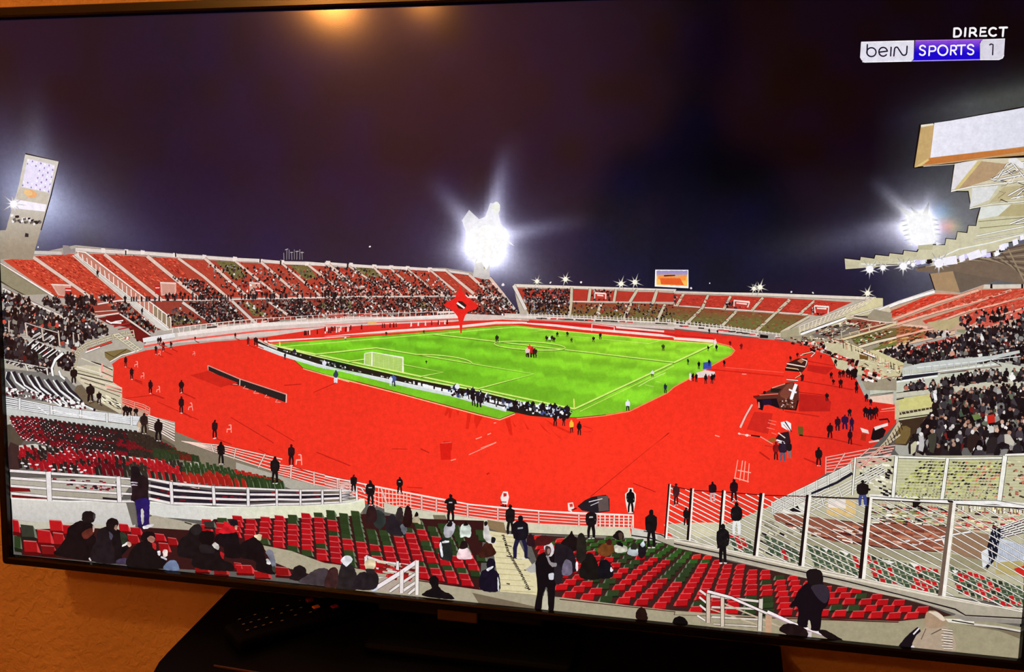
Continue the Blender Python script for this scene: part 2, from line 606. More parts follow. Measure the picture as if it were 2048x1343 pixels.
class Pic:
    def __init__(s, name, label=None, kind=None):
        s.name, s.label, s.kind = name, label, kind
        s.wob = 0.0 if name in ('screen', 'channel_logo', 'channel_lettering', 'live_caption', 'pitch', 'pitch_marking') else 0.36
        s.v, s.z, s.c, s.f, s.g = [], [], [], [], []
        s.gid = s.nl = 0

    def poly(s, pts, col, z=None):
        z = nz() if z is None else z
        i = len(s.v)
        s.v += [(p[0], p[1]) for p in pts]
        s.z += [z] * len(pts)
        if hasattr(col[0], '__len__'): s.c += [tuple(c) for c in col]
        else: s.c += [tuple(col)] * len(pts)
        s.f.append(list(range(i, i + len(pts))))
        s.g.append((z, s.gid or len(s.f)))
        return s

    def line(s, pts, w, col, w2=None, z=None, out=None):
        z = nz() if z is None else z
        if out:
            s.line(pts, w + out, (18, 14, 16), None if w2 is None else w2 + out, z)
            z = z + 1.5e-6
        w2 = w if w2 is None else w2
        P_ = [np.array(p, float) for p in pts]
        n = len(P_)
        L, R = [], []
        for i in range(n):
            a = P_[max(i - 1, 0)]
            b = P_[min(i + 1, n - 1)]
            if 0 < i < n - 1:
                d1 = (P_[i] - a); d1 /= max(1e-6, np.hypot(*d1))
                d2 = (b - P_[i]); d2 /= max(1e-6, np.hypot(*d2))
                d = d1 + d2
            else:
                d = b - a
            d /= max(1e-6, np.hypot(*d))
            nn = np.array([-d[1], d[0]])
            ww = (w + (w2 - w) * i / max(1, n - 1)) / 2
            L.append(P_[i] + nn * ww)
            R.append(P_[i] - nn * ww)
        s.nl -= 1
        s.gid = s.nl * 1000000
        for i in range(n - 1):
            s.poly([L[i], L[i + 1], R[i + 1], R[i]], col, z)
        s.gid = 0
        return s

    def disc(s, x, y, rx, ry, col, z=None, n=10, rot=0.0):
        ca, sa = math.cos(rot), math.sin(rot)
        return s.poly([(x + rx * math.cos(a) * ca - ry * math.sin(a) * sa, y + rx * math.cos(a) * sa + ry * math.sin(a) * ca)
                       for a in [2 * math.pi * k / n for k in range(n)]], col, z)

    def grid(s, pts, fn, step, z=None):
        """filled outline cut into a grid, one colour per vertex"""
        z = nz() if z is None else z
        bm = bmesh.new()
        bm.faces.new([bm.verts.new((p[0], p[1], 0)) for p in pts])
        bmesh.ops.triangulate(bm, faces=bm.faces[:])
        for ax_ in (0, 1):
            lo = min(p[ax_] for p in pts)
            hi = max(p[ax_] for p in pts)
            t = lo + step
            while t < hi:
                co = [0, 0, 0]; co[ax_] = t
                no = [0, 0, 0]; no[ax_] = 1
                bmesh.ops.bisect_plane(bm, geom=bm.verts[:] + bm.edges[:] + bm.faces[:], plane_co=co, plane_no=no)
                t += step
        bm.verts.index_update()
        i = len(s.v)
        for v in bm.verts:
            s.v.append((v.co.x, v.co.y)); s.z.append(z); s.c.append(tuple(fn(v.co.x, v.co.y)))
        q_ = len(s.v)
        for f in bm.faces:
            s.f.append([i + v.index for v in f.verts])
            s.g.append((z, -q_ - 1))
        bm.free()
        return s

    def done(s):
        if s.v and s.name != 'screen': PICS.append(s)
        return s.make() if s.name == 'screen' else None

    def make(s):
        A = np.array(s.v, float)
        if s.wob:
            x_, y_ = A[:, 0].copy(), A[:, 1].copy()
            A[:, 0] += s.wob * (np.sin(x_ * .41 + y_ * .63) + .7 * np.sin(y_ * .93 - x_ * .27 + 2))
            A[:, 1] += s.wob * (np.sin(x_ * .57 - y_ * .35 + 1) + .7 * np.sin(x_ * .81 + y_ * .49 + 4))
        xy = unproj(A)
        me = bpy.data.meshes.new(s.name)
        me.from_pydata([(a[0], -z, a[1]) for a, z in zip(xy, s.z)], [], s.f)
        at = me.color_attributes.new('Col', 'FLOAT_COLOR', 'POINT')
        c = np.ones((len(s.v), 4), np.float32)
        c[:, :3] = lin(np.clip(np.array(s.c, float), 0, 300))
        at.data.foreach_set('color', c.ravel())
        me.materials.append(M_PIC)
        o = bpy.data.objects.new(s.name, me)
        COL.objects.link(o)
        if SCREEN is not None: o.parent = SCREEN
        if s.label: o['label'] = s.label
        if s.kind: o['kind'] = s.kind
        return o


def cells(pts, cs=2.5):
    """grid cells touched by a shape (row by row, generous)"""
    y0, y1 = min(p[1] for p in pts) - .8, max(p[1] for p in pts) + .8
    n = len(pts)
    out = []
    for j in range(int(y0 // cs), int(y1 // cs) + 1):
        a, b_ = j * cs - .8, (j + 1) * cs + .8
        lo, hi = 1e9, -1e9
        for i in range(n):
            (x0_, ya), (x1_, yb) = pts[i], pts[(i + 1) % n]
            if ya > yb: x0_, ya, x1_, yb = x1_, yb, x0_, ya
            if yb < a or ya > b_: continue
            if yb - ya < 1e-6: xa, xb = x0_, x1_
            else:
                t0, t1 = max(0, (a - ya) / (yb - ya)), min(1, (b_ - ya) / (yb - ya))
                xa, xb = x0_ + (x1_ - x0_) * t0, x0_ + (x1_ - x0_) * t1
            lo, hi = min(lo, xa, xb), max(hi, xa, xb)
        if lo <= hi: out.append((j, int((lo - .8) // cs), int((hi + .8) // cs)))
    return out


def flush():
    """stack the printed shapes as thinly as possible: each lies just over what it overlaps"""
    GW, GH, OX, OY = 1060, 660, 60, 60
    lev = np.zeros((GH, GW), np.int16)
    prims = []
    for pi, s in enumerate(PICS):
        seen = {}
        for f, g in zip(s.f, s.g): seen.setdefault(g, []).append(f)
        for k, (g, fs) in enumerate(seen.items()): prims.append((g[0], pi, k, fs))
    prims.sort(key=lambda q: q[:3])
    top = 0
    for z, pi, k, fs in prims:
        s = PICS[pi]
        cl = []
        for f in fs: cl += cells([s.v[i] for i in f])
        m = 0
        cc = []
        for j, i0, i1 in cl:
            j = min(max(j + OY, 0), GH - 1); i0 = min(max(i0 + OX, 0), GW - 1); i1 = min(max(i1 + OX, 0), GW - 1)
            cc.append((j, i0, i1))
            m = max(m, int(lev[j, i0:i1 + 1].max()))
        for j, i0, i1 in cc: lev[j, i0:i1 + 1] = np.maximum(lev[j, i0:i1 + 1], m + 1)
        top = max(top, m + 1)
        zz = 1.0e-5 + (m + 1) * 1.8e-6
        for f in fs:
            for i in f: s.z[i] = zz
    print('layers', top, 'shapes', len(prims))
    for s in PICS: s.make()


def mixc(a, b, t): return tuple(a[i] + (b[i] - a[i]) * t for i in range(3))
def sc(c, k): return tuple(min(255, x * k) for x in c)
def jit(c, k=0.12):
    f = 1 + random.uniform(-k, k)
    return tuple(min(255, max(0, x * f)) for x in c)


def inpoly(x, y, pts):
    c = False
    n = len(pts)
    j = n - 1
    for i in range(n):
        if (pts[i][1] > y) != (pts[j][1] > y) and x < (pts[j][0] - pts[i][0]) * (y - pts[i][1]) / (pts[j][1] - pts[i][1]) + pts[i][0]:
            c = not c
        j = i
    return c


def sample(pts, n):
    x0, x1 = min(p[0] for p in pts), max(p[0] for p in pts)
    y0, y1 = min(p[1] for p in pts), max(p[1] for p in pts)
    out = []
    k = 0
    while len(out) < n and k < n * 30:
        k += 1
        x, y = random.uniform(x0, x1), random.uniform(y0, y1)
        if inpoly(x, y, pts): out.append((x, y))
    out.sort(key=lambda q: q[1])
    return out


DARKS = [(22, 18, 22), (30, 26, 30), (45, 40, 45), (18, 14, 18), (60, 55, 60), (35, 25, 28)]
MIX = DARKS * 3 + [(90, 85, 88), (140, 135, 135), (210, 205, 200), (235, 230, 225), (120, 30, 30), (150, 40, 35), (70, 75, 60), (180, 130, 110)]
GREYS = DARKS * 3 + [(90, 88, 90), (120, 118, 115), (150, 148, 145), (205, 202, 198), (100, 30, 30), (90, 95, 80), (140, 130, 118)]


def crowd(b, pts, n, s0, s1=None, pal=MIX, asp=1.25, head=True):
    """seated spectators as small shoulders-and-head shapes, nearer ones over farther ones"""
    s1 = s0 if s1 is None else s1
    q = sample(pts, n)
    ys = [p[1] for p in pts]
    y0, y1 = min(ys), max(ys)
    zb = nz()
    for k, (x, y) in enumerate(q):
        t = (y - y0) / max(1, y1 - y0)
        s = (s0 + (s1 - s0) * t) * random.uniform(0.75, 1.25)
        z = zb + (k % 14) * 2.0e-6
        c = jit(random.choice(pal), 0.2)
        a = random.uniform(-0.5, 0.5)
        pp = [(-.5, .5), (-.55, -.05), (-.3, -.35), (.28, -.38), (.55, 0), (.5, .55)]
        ca, sa = math.cos(a), math.sin(a)
        b.poly([(x + (u * ca - v * sa) * s, y + (u * sa + v * ca) * s * asp) for u, v in pp], c, z)
        if head:
            hc = jit(random.choice([(20, 16, 16), (25, 20, 20), (150, 105, 88), (190, 150, 130), (30, 26, 28), (215, 208, 205), (40, 35, 38)]), 0.15)
            b.disc(x + s * 0.05, y - s * asp * 0.52, s * 0.26, s * 0.3, hc, z + 1.1e-6, 6)
    nz(13)


def flecks(b, pts, n, cols, lx, ly, ang=0.0, j=0.3):
    zb = nz()
    ca, sa = math.cos(ang), math.sin(ang)
    for k, (x, y) in enumerate(sample(pts, n)):
        w, h = lx * random.uniform(1 - j, 1 + j) / 2, ly * random.uniform(1 - j, 1 + j) / 2
        z = zb + (k % 8) * 2.0e-6
        b.poly([(x + u * w * ca - v * h * sa, y + u * w * sa + v * h * ca) for u, v in ((-1, -1), (1, -1), (1, 1), (-1, 1))], jit(random.choice(cols), 0.15), z)
    nz(7)


def star(b, x, y, r, n=8, rot=0.2, col=(255, 250, 245), tip=None, core=0.22, w=0.08, lens=None):
    for k in range(n):
        a = rot + 2 * math.pi * k / n
        rr = r * (lens[k % len(lens)] if lens else (1.0 if k % 2 == 0 else 0.7))
        dx, dy = math.cos(a), math.sin(a)
        tc_ = tip or sc(sky(x + dx * rr, y + dy * rr), 1.15)
        b.poly([(x - dy * r * w, y + dx * r * w), (x + dx * rr, y + dy * rr), (x + dy * r * w, y - dx * r * w)], [col, tc_, col])
    b.disc(x, y, r * core, r * core, col)


def railing(b, tops, bots, nr, w, col, posts=None, pw=None, out=1.2, w2=None):
    """rails spread between an upper and a lower polyline; posts at fractions along it"""
    tops, bots = [np.array(p) for p in tops], [np.array(p) for p in bots]
    zr = nz()
    for k in range(nr):
        t = k / (nr - 1)
        b.line([a + (c - a) * t for a, c in zip(tops, bots)], w, col, w2, out=out, z=zr)
    nz()
    if posts:
        n = len(tops) - 1
        for q in posts:
            i = min(n - 1, int(q * n)); f = q * n - i
            a = tops[i] + (tops[i + 1] - tops[i]) * f
            c = bots[i] + (bots[i + 1] - bots[i]) * f
            d = c - a
            b.line([a - d * 0.06, c + d * 0.12], (pw or w * 1.6), sc(col, 0.95), out=out)


def plen(pts):
    d = [0]
    for a, b in zip(pts, pts[1:]): d.append(d[-1] + math.hypot(b[0] - a[0], b[1] - a[1]))
    return d


def along(pts, t):
    d = plen(pts)
    L = t * d[-1]
    for i in range(len(pts) - 1):
        if L <= d[i + 1] or i == len(pts) - 2:
            f = (L - d[i]) / max(1e-6, d[i + 1] - d[i])
            return (pts[i][0] + (pts[i + 1][0] - pts[i][0]) * f, pts[i][1] + (pts[i + 1][1] - pts[i][1]) * f)


def figure(b, x, y, h, body=(22, 18, 22), legs=None, head=None, wf=1.0, lean=0.0, stance=1.0, arms='down', halo=None, glint=None):
    """standing figure, feet at x, y"""
    legs = legs or body
    head = head or body
    z = nz()

    def T(u, v): return (x + (u * wf + lean * v) * h, y - v * h)
    if halo:
        b.poly([T(u, v) for u, v in [(-.11, 0), (-.2, .5), (-.21, .78), (-.1, .9), (-.08, 1.02), (.08, 1.02), (.1, .9), (.21, .78), (.2, .5), (.11, 0)]], halo, z)
        z = nz()
    for s in (-1, 1):
        f = s * 0.075 * stance
        b.poly([T(s * 0.005 + f * .3 - .055, .52), T(s * 0.005 + f * .3 + .055, .52), T(f + .04, .25), T(f + .035, .03), T(f + .06 * s + .035, 0), T(f - .035, 0), T(f - .045, .25)], legs, z)
    z = nz()
    tor = [(-.115, .44), (-.12, .62), (-.145, .78), (-.10, .845), (-.04, .88), (.04, .88), (.10, .845), (.145, .78), (.12, .62), (.11, .44)]
    q_ = smooth([T(u, v) for u, v in tor], 3)
    if h > 34: b.grid(q_, lambda x_, y_: sc(body, 0.8 + 0.6 * vnoise(x_, y_, 6, 3)), 6, z)
    else: b.poly(q_, body, z)
    if arms == 'down':
        for s in (-1, 1):
            b.poly([T(s * .10, .84), T(s * .155, .80), T(s * .168, .62), T(s * .14, .46), T(s * .11, .46), T(s * .12, .6)], body, z)
    else:
        for s in (-1, 1):
            b.poly([T(s * .10, .84), T(s * .17, .81), T(s * .20, .66), T(s * .06, .66), T(s * .05, .71), T(s * .12, .73)], body, z)
    z = nz()
    b.disc(T(0, .93)[0], T(0, .93)[1], .06 * h, .072 * h, head, z, 12)
    if glint: b.poly([T(-.06, .72), T(.05, .73), T(.05, .69), T(-.06, .68)], glint, nz())
    return z


def person(x, y, h, label=None, **k):
    b = Pic('person', label)
    figure(b, x, y, h, **k)
    return b.done()


def shape(name, tile, s, col, label=None):
    return Pic(name, label).poly(P(tile, s), col).done()


def chair_icon(b, x, y, h, col=(235, 215, 210)):
    b.line([(x - h * .25, y - h * .05), (x - h * .2, y - h * .45), (x + h * .25, y - h * .5), (x + h * .3, y)], h * .1, col)
    b.line([(x + h * .25, y - h * .5), (x + h * .2, y - h)], h * .12, col)
    b.poly([(x - h * .22, y - h * .5), (x + h * .28, y - h * .55), (x + h * .28, y - h * .42), (x - h * .2, y - h * .38)], col)
    b.line([(x + .2 * h, y - h), (x - .05 * h, y - h * .95)], h * .1, col)


def smooth(pts, n=4):
    out = []
    m = len(pts)
    for i in range(m):
        p0, p1, p2, p3 = pts[i - 1], pts[i], pts[(i + 1) % m], pts[(i + 2) % m]
        for k in range(n):
            t = k / n
            f = lambda a, b, c, d: 0.5 * (2 * b + (c - a) * t + (2 * a - 5 * b + 4 * c - d) * t * t + (3 * b - a - 3 * c + d) * t ** 3)
            out.append(tuple(f(p0[j], p1[j], p2[j], p3[j]) for j in (0, 1)))
    return out


# --- night sky: the screen's own surface -------------------------------------------------
def gauss(x, y, cx, cy, rx, ry): return math.exp(-((x - cx) / rx) ** 2 - ((y - cy) / ry) ** 2)


def beam(x, y, x0, y0, x1, y1, w0, w1, pw_=1.3):
    dx, dy = x1 - x0, y1 - y0
    L = math.hypot(dx, dy)
    dx, dy = dx / L, dy / L
    t = ((x - x0) * dx + (y - y0) * dy) / L
    if t < -0.1 or t > 1: return 0.0
    d = abs(-(x - x0) * dy + (y - y0) * dx)
    w = w0 + (w1 - w0) * max(0, t)
    return math.exp(-(d / w) ** 2) * (1 - max(0, t)) ** pw_ * (1 if t > 0 else 1 + t * 10)


def vnoise(x, y, s, seed=0):
    x, y = x / s, y / s
    xi, yi = math.floor(x), math.floor(y)
    fx, fy = x - xi, y - yi
    fx, fy = fx * fx * (3 - 2 * fx), fy * fy * (3 - 2 * fy)

    def h(a, b):
        n = math.sin(a * 127.1 + b * 311.7 + seed * 74.7) * 43758.5453
        return n - math.floor(n)
    return (h(xi, yi) * (1 - fx) + h(xi + 1, yi) * fx) * (1 - fy) + (h(xi, yi + 1) * (1 - fx) + h(xi + 1, yi + 1) * fx) * fy


def sky(x, y):
    n = vnoise(x, y, 90, 1) - 0.5
    n2 = vnoise(x, y, 60, 2) - 0.5
    r, g, b = 14, 12, 27
    k = max(0.0, 1 - abs(x - 600) / 900)
    r += 12 * k; g += 8 * k; b += 16 * k
    r += 5 * n; g += 3 * n; b += 14 * n2
    k = max(0, (y - 330) / 220) * (0.6 if x < 1300 else 0.45)
    r += 22 * k; g += 24 * k; b += 30 * k
    k = max(0.0, min(1.0, (x - 1150) / 300))
    k *= max(0, 1 - max(0, y - 330) / 150)
    r -= 12 * k; g -= 9 * k; b -= 14 * k
    # left tower
    q = 120 * gauss(x, y, 62, 400, 70, 95) + 55 * gauss(x, y, 120, 420, 130, 110) + 40 * gauss(x, y, 72, 290, 28, 90) + 48 * beam(x, y, 90, 400, 420, 560, 40, 60, 1)
    q += 45 * gauss(x, y, 0, 330, 60, 120)
    r += q * .86; g += q * .92; b += q * 1.0
    # middle floodlight
    q = 300 * gauss(x, y, 970, 490, 34, 36) + 150 * gauss(x, y, 972, 495, 62, 62) + 45 * gauss(x, y, 980, 500, 130, 110)
    q += 170 * beam(x, y, 970, 490, 845, 335, 15, 24, 1.5) + 190 * beam(x, y, 975, 480, 1012, 280, 15, 15, 1.2) + 60 * beam(x, y, 990, 470, 1035, 250, 20, 32, 1.0)
    q += 110 * beam(x, y, 980, 475, 1200, 435, 14, 18, 1.3) + 60 * beam(x, y, 980, 500, 1120, 600, 30, 44, 1) + 60 * beam(x, y, 970, 490, 850, 510, 18, 24)
    r += q * .93; g += q * .95; b += q * 1.02
    # right floodlight
    q = 260 * gauss(x, y, 1842, 456, 30, 34) + 100 * gauss(x, y, 1842, 456, 66, 66) + 34 * gauss(x, y, 1830, 460, 150, 110)
    q += 105 * beam(x, y, 1830, 440, 1735, 350, 8, 17, 1) + 85 * beam(x, y, 1848, 440, 1868, 370, 6, 11, 1) + 75 * beam(x, y, 1840, 455, 1450, 520, 22, 44, 1.3)
    q += 60 * beam(x, y, 1840, 450, 1700, 455, 8, 15, 1)
    r += q * .92; g += q * .92; b += q
    g += 22 * gauss(x, y, 1884, 425, 20, 18); b += 40 * gauss(x, y, 1882, 422, 16, 14); r += 62 * gauss(x, y, 1896, 452, 16, 12); g += 34 * gauss(x, y, 1908, 454, 16, 14); r += 20 * gauss(x, y, 1908, 454, 16, 14)
    # haze over the roof
    d = (y - (225 - (x - 1860) * 0.215))
    if x > 1740: 
        q = 78 * math.exp(-(max(0, -d) / 38) ** 1.3) * min(1, (x - 1740) / 200) * (1 if d < 0 else 1)
        r += q * .9; g += q * .93; b += q * .82
    return (max(3, r), max(3, g), max(7, b))


cs = [(-W / 2, H / 2), (W / 2, H / 2), (W / 2, -H / 2), (-W / 2, -H / 2)]


def proj(X, Y):
    q = RS @ np.array([X, Y, 0.0]) + TS
    return (FPX * q[0] / -q[2] + 1024, 671.5 - FPX * q[1] / -q[2])


CORN = [proj(*c) for c in cs]
print('screen corners', [(round(a), round(b)) for a, b in CORN])
b = Pic('screen', 'lit picture of the television, a football stadium under a dark night sky')
NXG, NYG = 230, 76
ytop = H / 2
grid_pts = []
for j in range(NYG + 1):
    for i in range(NXG + 1):
        X = -W / 2 + W * i / NXG
        Y = H / 2 - (H * 0.5) * j / NYG
        grid_pts.append(proj(X, Y))
base = len(b.v)
b.v += grid_pts
b.z += [0.0] * len(grid_pts)
b.c += [sky(x, y) for x, y in grid_pts]
for j in range(NYG):
    for i in range(NXG):
        a = base + j * (NXG + 1) + i
        b.f.append([a, a + NXG + 1, a + NXG + 2, a + 1])
b.poly([proj(-W / 2, 0), proj(W / 2, 0), proj(W / 2, -H / 2), proj(-W / 2, -H / 2)], (96, 92, 88), 0.0)
SCREEN = b.done()
SCREEN.parent = TV
SCREEN.matrix_parent_inverse = TV_INV @ Matrix.Identity(4)
SCREEN.matrix_basis = Matrix.Translation((0, 0, ZC))
BIG = [CORN[3], CORN[2]]
#PICTURE
# ---- far left grandstand ----------------------------------------------------------------
WHT = (226, 214, 206)
CON = (196, 188, 176)
SRED = (186, 60, 46)
b = Pic('left_grandstand', 'long red-seated grandstand behind the far side of the pitch')
b.poly(P('m1', '0,225 190,200 440,145 620,165 1030,195 1400,220 1700,245 2040,270 m2 700,278 850,300 965,330 1010,400 1150,560 1160,620 0,680 m1 1900,700 1300,720 800,800 700,830 430,1000 0,900'), (176, 166, 156))
up = P('m1', '20,235 190,212 430,195 600,198 1030,222 1500,250 2040,283 m2 30,262 700,300 840,320 960,338 1060,445 800,440 300,440 0,436 m1 1900,445 1400,452 700,466 560,480 330,450')
b.grid(up, lambda x, y: mixc((202, 72, 50), (176, 66, 50), min(1, max(0, (x - 60) / 300))), 30)
lo = P('m1', '320,500 560,482 700,470 1000,470 1500,462 2040,455 m2 0,450 600,450 1010,445 1140,560 900,560 500,575 0,575 m1 2020,560 1500,596 1250,612 1010,625 880,650 760,620 620,560')
b.poly(lo, (150, 62, 50))
b.done()

b = Pic('empty_seat_rows', 'fine rows of empty red seats in the far grandstand', 'stuff')
for s, n, a in (('m1 60,238 190,218 370,350 300,375 330,420', 260, .5), ('m1 225,212 430,205 690,455 540,450 420,380', 420, .5), ('m1 520,200 600,205 860,430 830,470', 200, .5),
                ('m1 655,200 850,210 1160,460 960,460', 330, .5), ('m1 895,215 1030,225 1090,330 1060,340', 120, .5)):
    flecks(b, P('m1', s), n, [(228, 82, 56), (165, 42, 34), (238, 105, 80), (150, 36, 30), (196, 60, 44)], 4.5, 1.4, a)
for s, n in (('m1 1070,225 2040,285 2040,430 1350,440', 420), ('m2 30,265 830,318 940,430 100,430', 500), ('m2 850,325 955,345 1030,430 970,430', 80), ('m2 780,325 900,430 780,430', 60)):
    flecks(b, P('m2', s), n, [(200, 66, 52), (160, 44, 36), (214, 84, 66), (150, 50, 40)], 4, 1.3, .5)
# green seat patches
for s in ('m1 1255,238 1375,245 1445,330 1370,350', 'm1 1690,260 1800,268 1850,330 1790,350', 'm1 1420,480 1460,480 1570,560 1480,560', 'm1 1870,480 1960,500 1950,520 1890,520', 'm2 165,275 280,280 330,330 240,330', 'm2 90,460 150,460 160,520 110,500', 'm2 520,470 580,480 620,520 560,520', 'm1 1010,560 1090,560 1180,600 1020,612'):
    b.poly(P('m1', s), (112, 104, 62))
    flecks(b, P('m1', s), 30, [(120, 120, 70), (90, 90, 50), (150, 130, 90), (60, 60, 40)], 4, 1.5, .5)
b.done()

b = Pic('rim_wall', 'white concrete rim along the top of the far grandstand')
b.line(P('m1', '200,188 360,192'), 7, (205, 195, 190), out=1)
b.line(P('m1', '430,168 620,182 830,192 1030,208 1200,218 1380,230 1500,235 1650,248 1800,253 1940,262 2040,268'), 7, (226, 212, 204), out=1.2)
b.line(P('m2', '0,252 140,264 280,272 380,276 480,280 610,288 705,292'), 6.5, (230, 214, 206), out=1.2)
b.line(P('m2', '705,296 840,314'), 5, (224, 210, 204), out=1)
for q in P('m1', '600,178 735,184 830,190 1018,205 1190,215 1370,228 1520,240 1645,246 1790,255 1925,262 m2 15,250 150,262 285,272 385,276 480,282 610,290'):
    b.poly([(q[0] - 3, q[1] - 5), (q[0] + 5, q[1] - 4), (q[0] + 5, q[1] + 4), (q[0] - 3, q[1] + 4)], (240, 226, 218))
b.poly(P('m1', '365,145 400,148 415,170 440,160 440,190 370,205'), (150, 140, 138))
for q in P('m1', '735,190 1025,200 1640,248 1520,235 2030,265'):
    b.poly([(q[0] - 1.5, q[1] - 5), (q[0] + 1.5, q[1] - 5), (q[0] + 1.5, q[1] + 5), (q[0] - 1.5, q[1] + 5)], (30, 24, 28))
b.done()

UP = [('m1 195,215 560,470', 6.5), ('m1 610,197 950,470', 6.5), ('m1 860,210 1175,468', 6), ('m1 1040,222 1190,330 1350,470', 5), ('m1 1195,222 1455,455', 5), ('m1 1375,240 1640,455', 4.5),
      ('m1 1525,245 1760,450', 4.5), ('m1 1650,255 1870,440', 4.5), ('m1 1800,262 2000,420', 4), ('m1 1925,268 2045,380', 4), ('m2 25,258 230,430', 4), ('m2 140,268 345,405', 4), ('m2 285,276 450,440', 4),
      ('m2 385,282 560,440', 4), ('m2 480,284 670,440', 4), ('m2 612,290 765,420', 4), ('m2 708,296 870,430', 5), ('m2 842,318 975,440', 5), ('m2 962,335 1045,440', 6)]
for s, w in UP:
    b = Pic('stairway')
    b.line(P('m1', s), w * 1.02, (226, 196, 182), out=1.3)
    b.done()
LOW = ['m1 1065,480 1180,560 1270,615 1340,680', 'm1 1355,470 1480,590 1550,650', 'm1 1560,468 1680,553', 'm1 1760,455 1900,565 1990,610', 'm1 1960,465 2045,530', 'm2 230,440 385,552 430,600',
       'm2 410,465 540,530', 'm2 560,445 690,552 760,610', 'm2 690,440 790,520', 'm2 870,440 990,545', 'm2 975,440 1060,520', 'm2 1045,440 1140,562']
for s in LOW:
    b = Pic('stairway')
    b.line(P('m1', s), 5, (214, 200, 190), out=1.4)
    b.done()
# wide stairway with glazed balustrade
b = Pic('wide_stairway', 'broad white stairway with a balustrade running down the far stand')
b.poly(P('m1', '430,200 470,190 1010,640 960,645 900,620'), (214, 208, 200))
b.line(P('m1', '425,205 900,612'), 2.5, (238, 205, 190), out=1)
b.line(P('m1', '470,215 985,640'), 2, (248, 244, 240))
b.poly(P('m1', '440,180 505,190 998,572 998,635 980,628 480,225'), (196, 126, 108))
b.poly(P('m1', '880,478 998,572 998,635 900,560'), (150, 130, 104))
tp_, bt_ = P('m1', '440,180 500,188 998,570'), P('m1', '445,205 490,235 998,640')
b.line(tp_, 2.4, (246, 232, 222), out=1)
b.line(P('m1', '490,238 985,625'), 2.0, (240, 226, 214), out=1)
for k in range(22):
    t = k / 21
    a_, c_ = along(P('m1', '455,182 998,570'), t), along(P('m1', '460,212 998,638'), t)
    b.line([a_, c_], 1.7, (246, 232, 222))
b.done()
# end wall of the near-left stand, rail and tunnel mouths
b = Pic('end_wall', 'plain olive-grey end wall below a white rail')
b.poly(P('g1', '0,225 40,240 300,400 560,570 300,580 130,490 0,415'), (146, 138, 112))
b.poly(P('g1', '0,415 130,490 300,580 260,575 0,440'), (84, 74, 56))
b.line(P('g1', '0,212 300,395 690,635'), 3.2, (245, 232, 226), out=1.6)
b.line(P('g1', '30,205 300,372 600,560'), 1.2, (230, 170, 150))
b.line(P('g1', '50,475 300,630'), 2, (180, 172, 160), out=1)
b.line(P('g1', '30,505 300,640 860,900 1100,1010 1260,1080'), 4, (226, 216, 208), out=1.6)
b.done()
ENT = [('m1', '300,375 415,378 405,450 340,440', (380, 395, 418, 440)), ('m1', '935,365 1030,368 1030,430 940,440', (905, 380, 935, 430)), ('m1', '1455,365 1520,370 1525,430 1460,440', (1490, 395, 1525, 430)),
       ('m1', '1870,390 1925,390 1925,420 1880,425', (1900, 392, 1930, 420)), ('m1', '1960,390 2010,392 2010,430 1965,430', (1965, 392, 1995, 418)), ('m2', '350,395 400,398 400,440 355,440', (370, 400, 390, 418)),
       ('m2', '660,400 720,405 720,440 660,440', (680, 402, 705, 420)), ('m2', '205,385 245,390 245,420 210,425', (220, 395, 240, 415)), ('m2', '480,395 530,398 530,430 485,430', (500, 400, 520, 415))]
for t, s, r in ENT:
    b = Pic('tunnel_entrance')
    q = P(t, s)
    b.poly(q, (222, 176, 160))
    b.poly([(p[0] * .8 + sum(z[0] for z in q) / 4 * .2, p[1] * .8 + sum(z[1] for z in q) / 4 * .2) for p in q], (206, 150, 134))
    x0, y0 = P(t, '%f,%f' % (r[0], r[1]))[0]
    x1, y1 = P(t, '%f,%f' % (r[2], r[3]))[0]
    b.poly([(x0, y0), (x1, y0), (x1, y1), (x0, y1)], (190, 36, 32))
    b.poly([(x0 + 1, y0 + 4), (x1 - 1, y0 + 4), (x1 - 1, y0 + 6), (x0 + 1, y0 + 6)], (245, 220, 212))
    b.line([q[0], q[1]], 2, (240, 222, 212))
    b.done()
b = Pic('concourse_rail')
b.line(P('m1', '570,490 700,468 960,466 1200,466 1500,458 2040,448'), 3, (232, 216, 208), out=1)
b.line(P('m2', '0,444 400,446 700,442 1000,446'), 2.5, (232, 216, 208), out=1)
b.line(P('m2', '800,438 1000,450'), 3, (240, 226, 216))
b.line(P('g8', '550,375 960,385'), 3, (238, 222, 214))
b.done()

b = Pic('far_crowd', 'dense crowd seated across the far grandstand', 'stuff')
H_ = (14, 12, 16)
crowd(b, P('m1', '1090,350 1170,345 1340,465 1160,465'), 150, 3.6, pal=DARKS * 3 + GREYS)
crowd(b, P('m1', '1100,480 1330,472 1445,590 1220,600'), 380, 3.8, pal=DARKS * 3 + GREYS)
crowd(b, P('m1', '1600,465 1790,460 1890,550 1730,575'), 260, 3.8, pal=DARKS * 3 + GREYS)
crowd(b, P('m1', '1200,260 2040,300 2040,440 1330,440'), 330, 3.4, pal=MIX)
crowd(b, P('m1', '1040,500 1200,600 1010,615 980,560'), 70, 4, pal=GREYS)
crowd(b, P('m1', '1000,330 1100,345 1110,410'), 30, 3.4)
crowd(b, P('m1', '1370,470 2040,460 2040,545 1560,580'), 240, 3.6, pal=MIX)
crowd(b, P('m2', '0,330 420,350 900,440 0,440'), 420, 3.3, pal=DARKS * 2 + MIX)
crowd(b, P('m2', '0,450 850,450 960,550 0,560'), 900, 3.3, pal=DARKS * 3 + MIX)
crowd(b, P('m2', '0,270 600,300 800,420 0,330'), 190, 3.2, pal=MIX)
crowd(b, P('m2', '880,360 960,345 1150,560 960,560 880,440'), 330, 3.2, pal=MIX)
crowd(b, P('g1', '600,700 1050,690 1260,1050 860,900'), 150, 6, pal=GREYS)
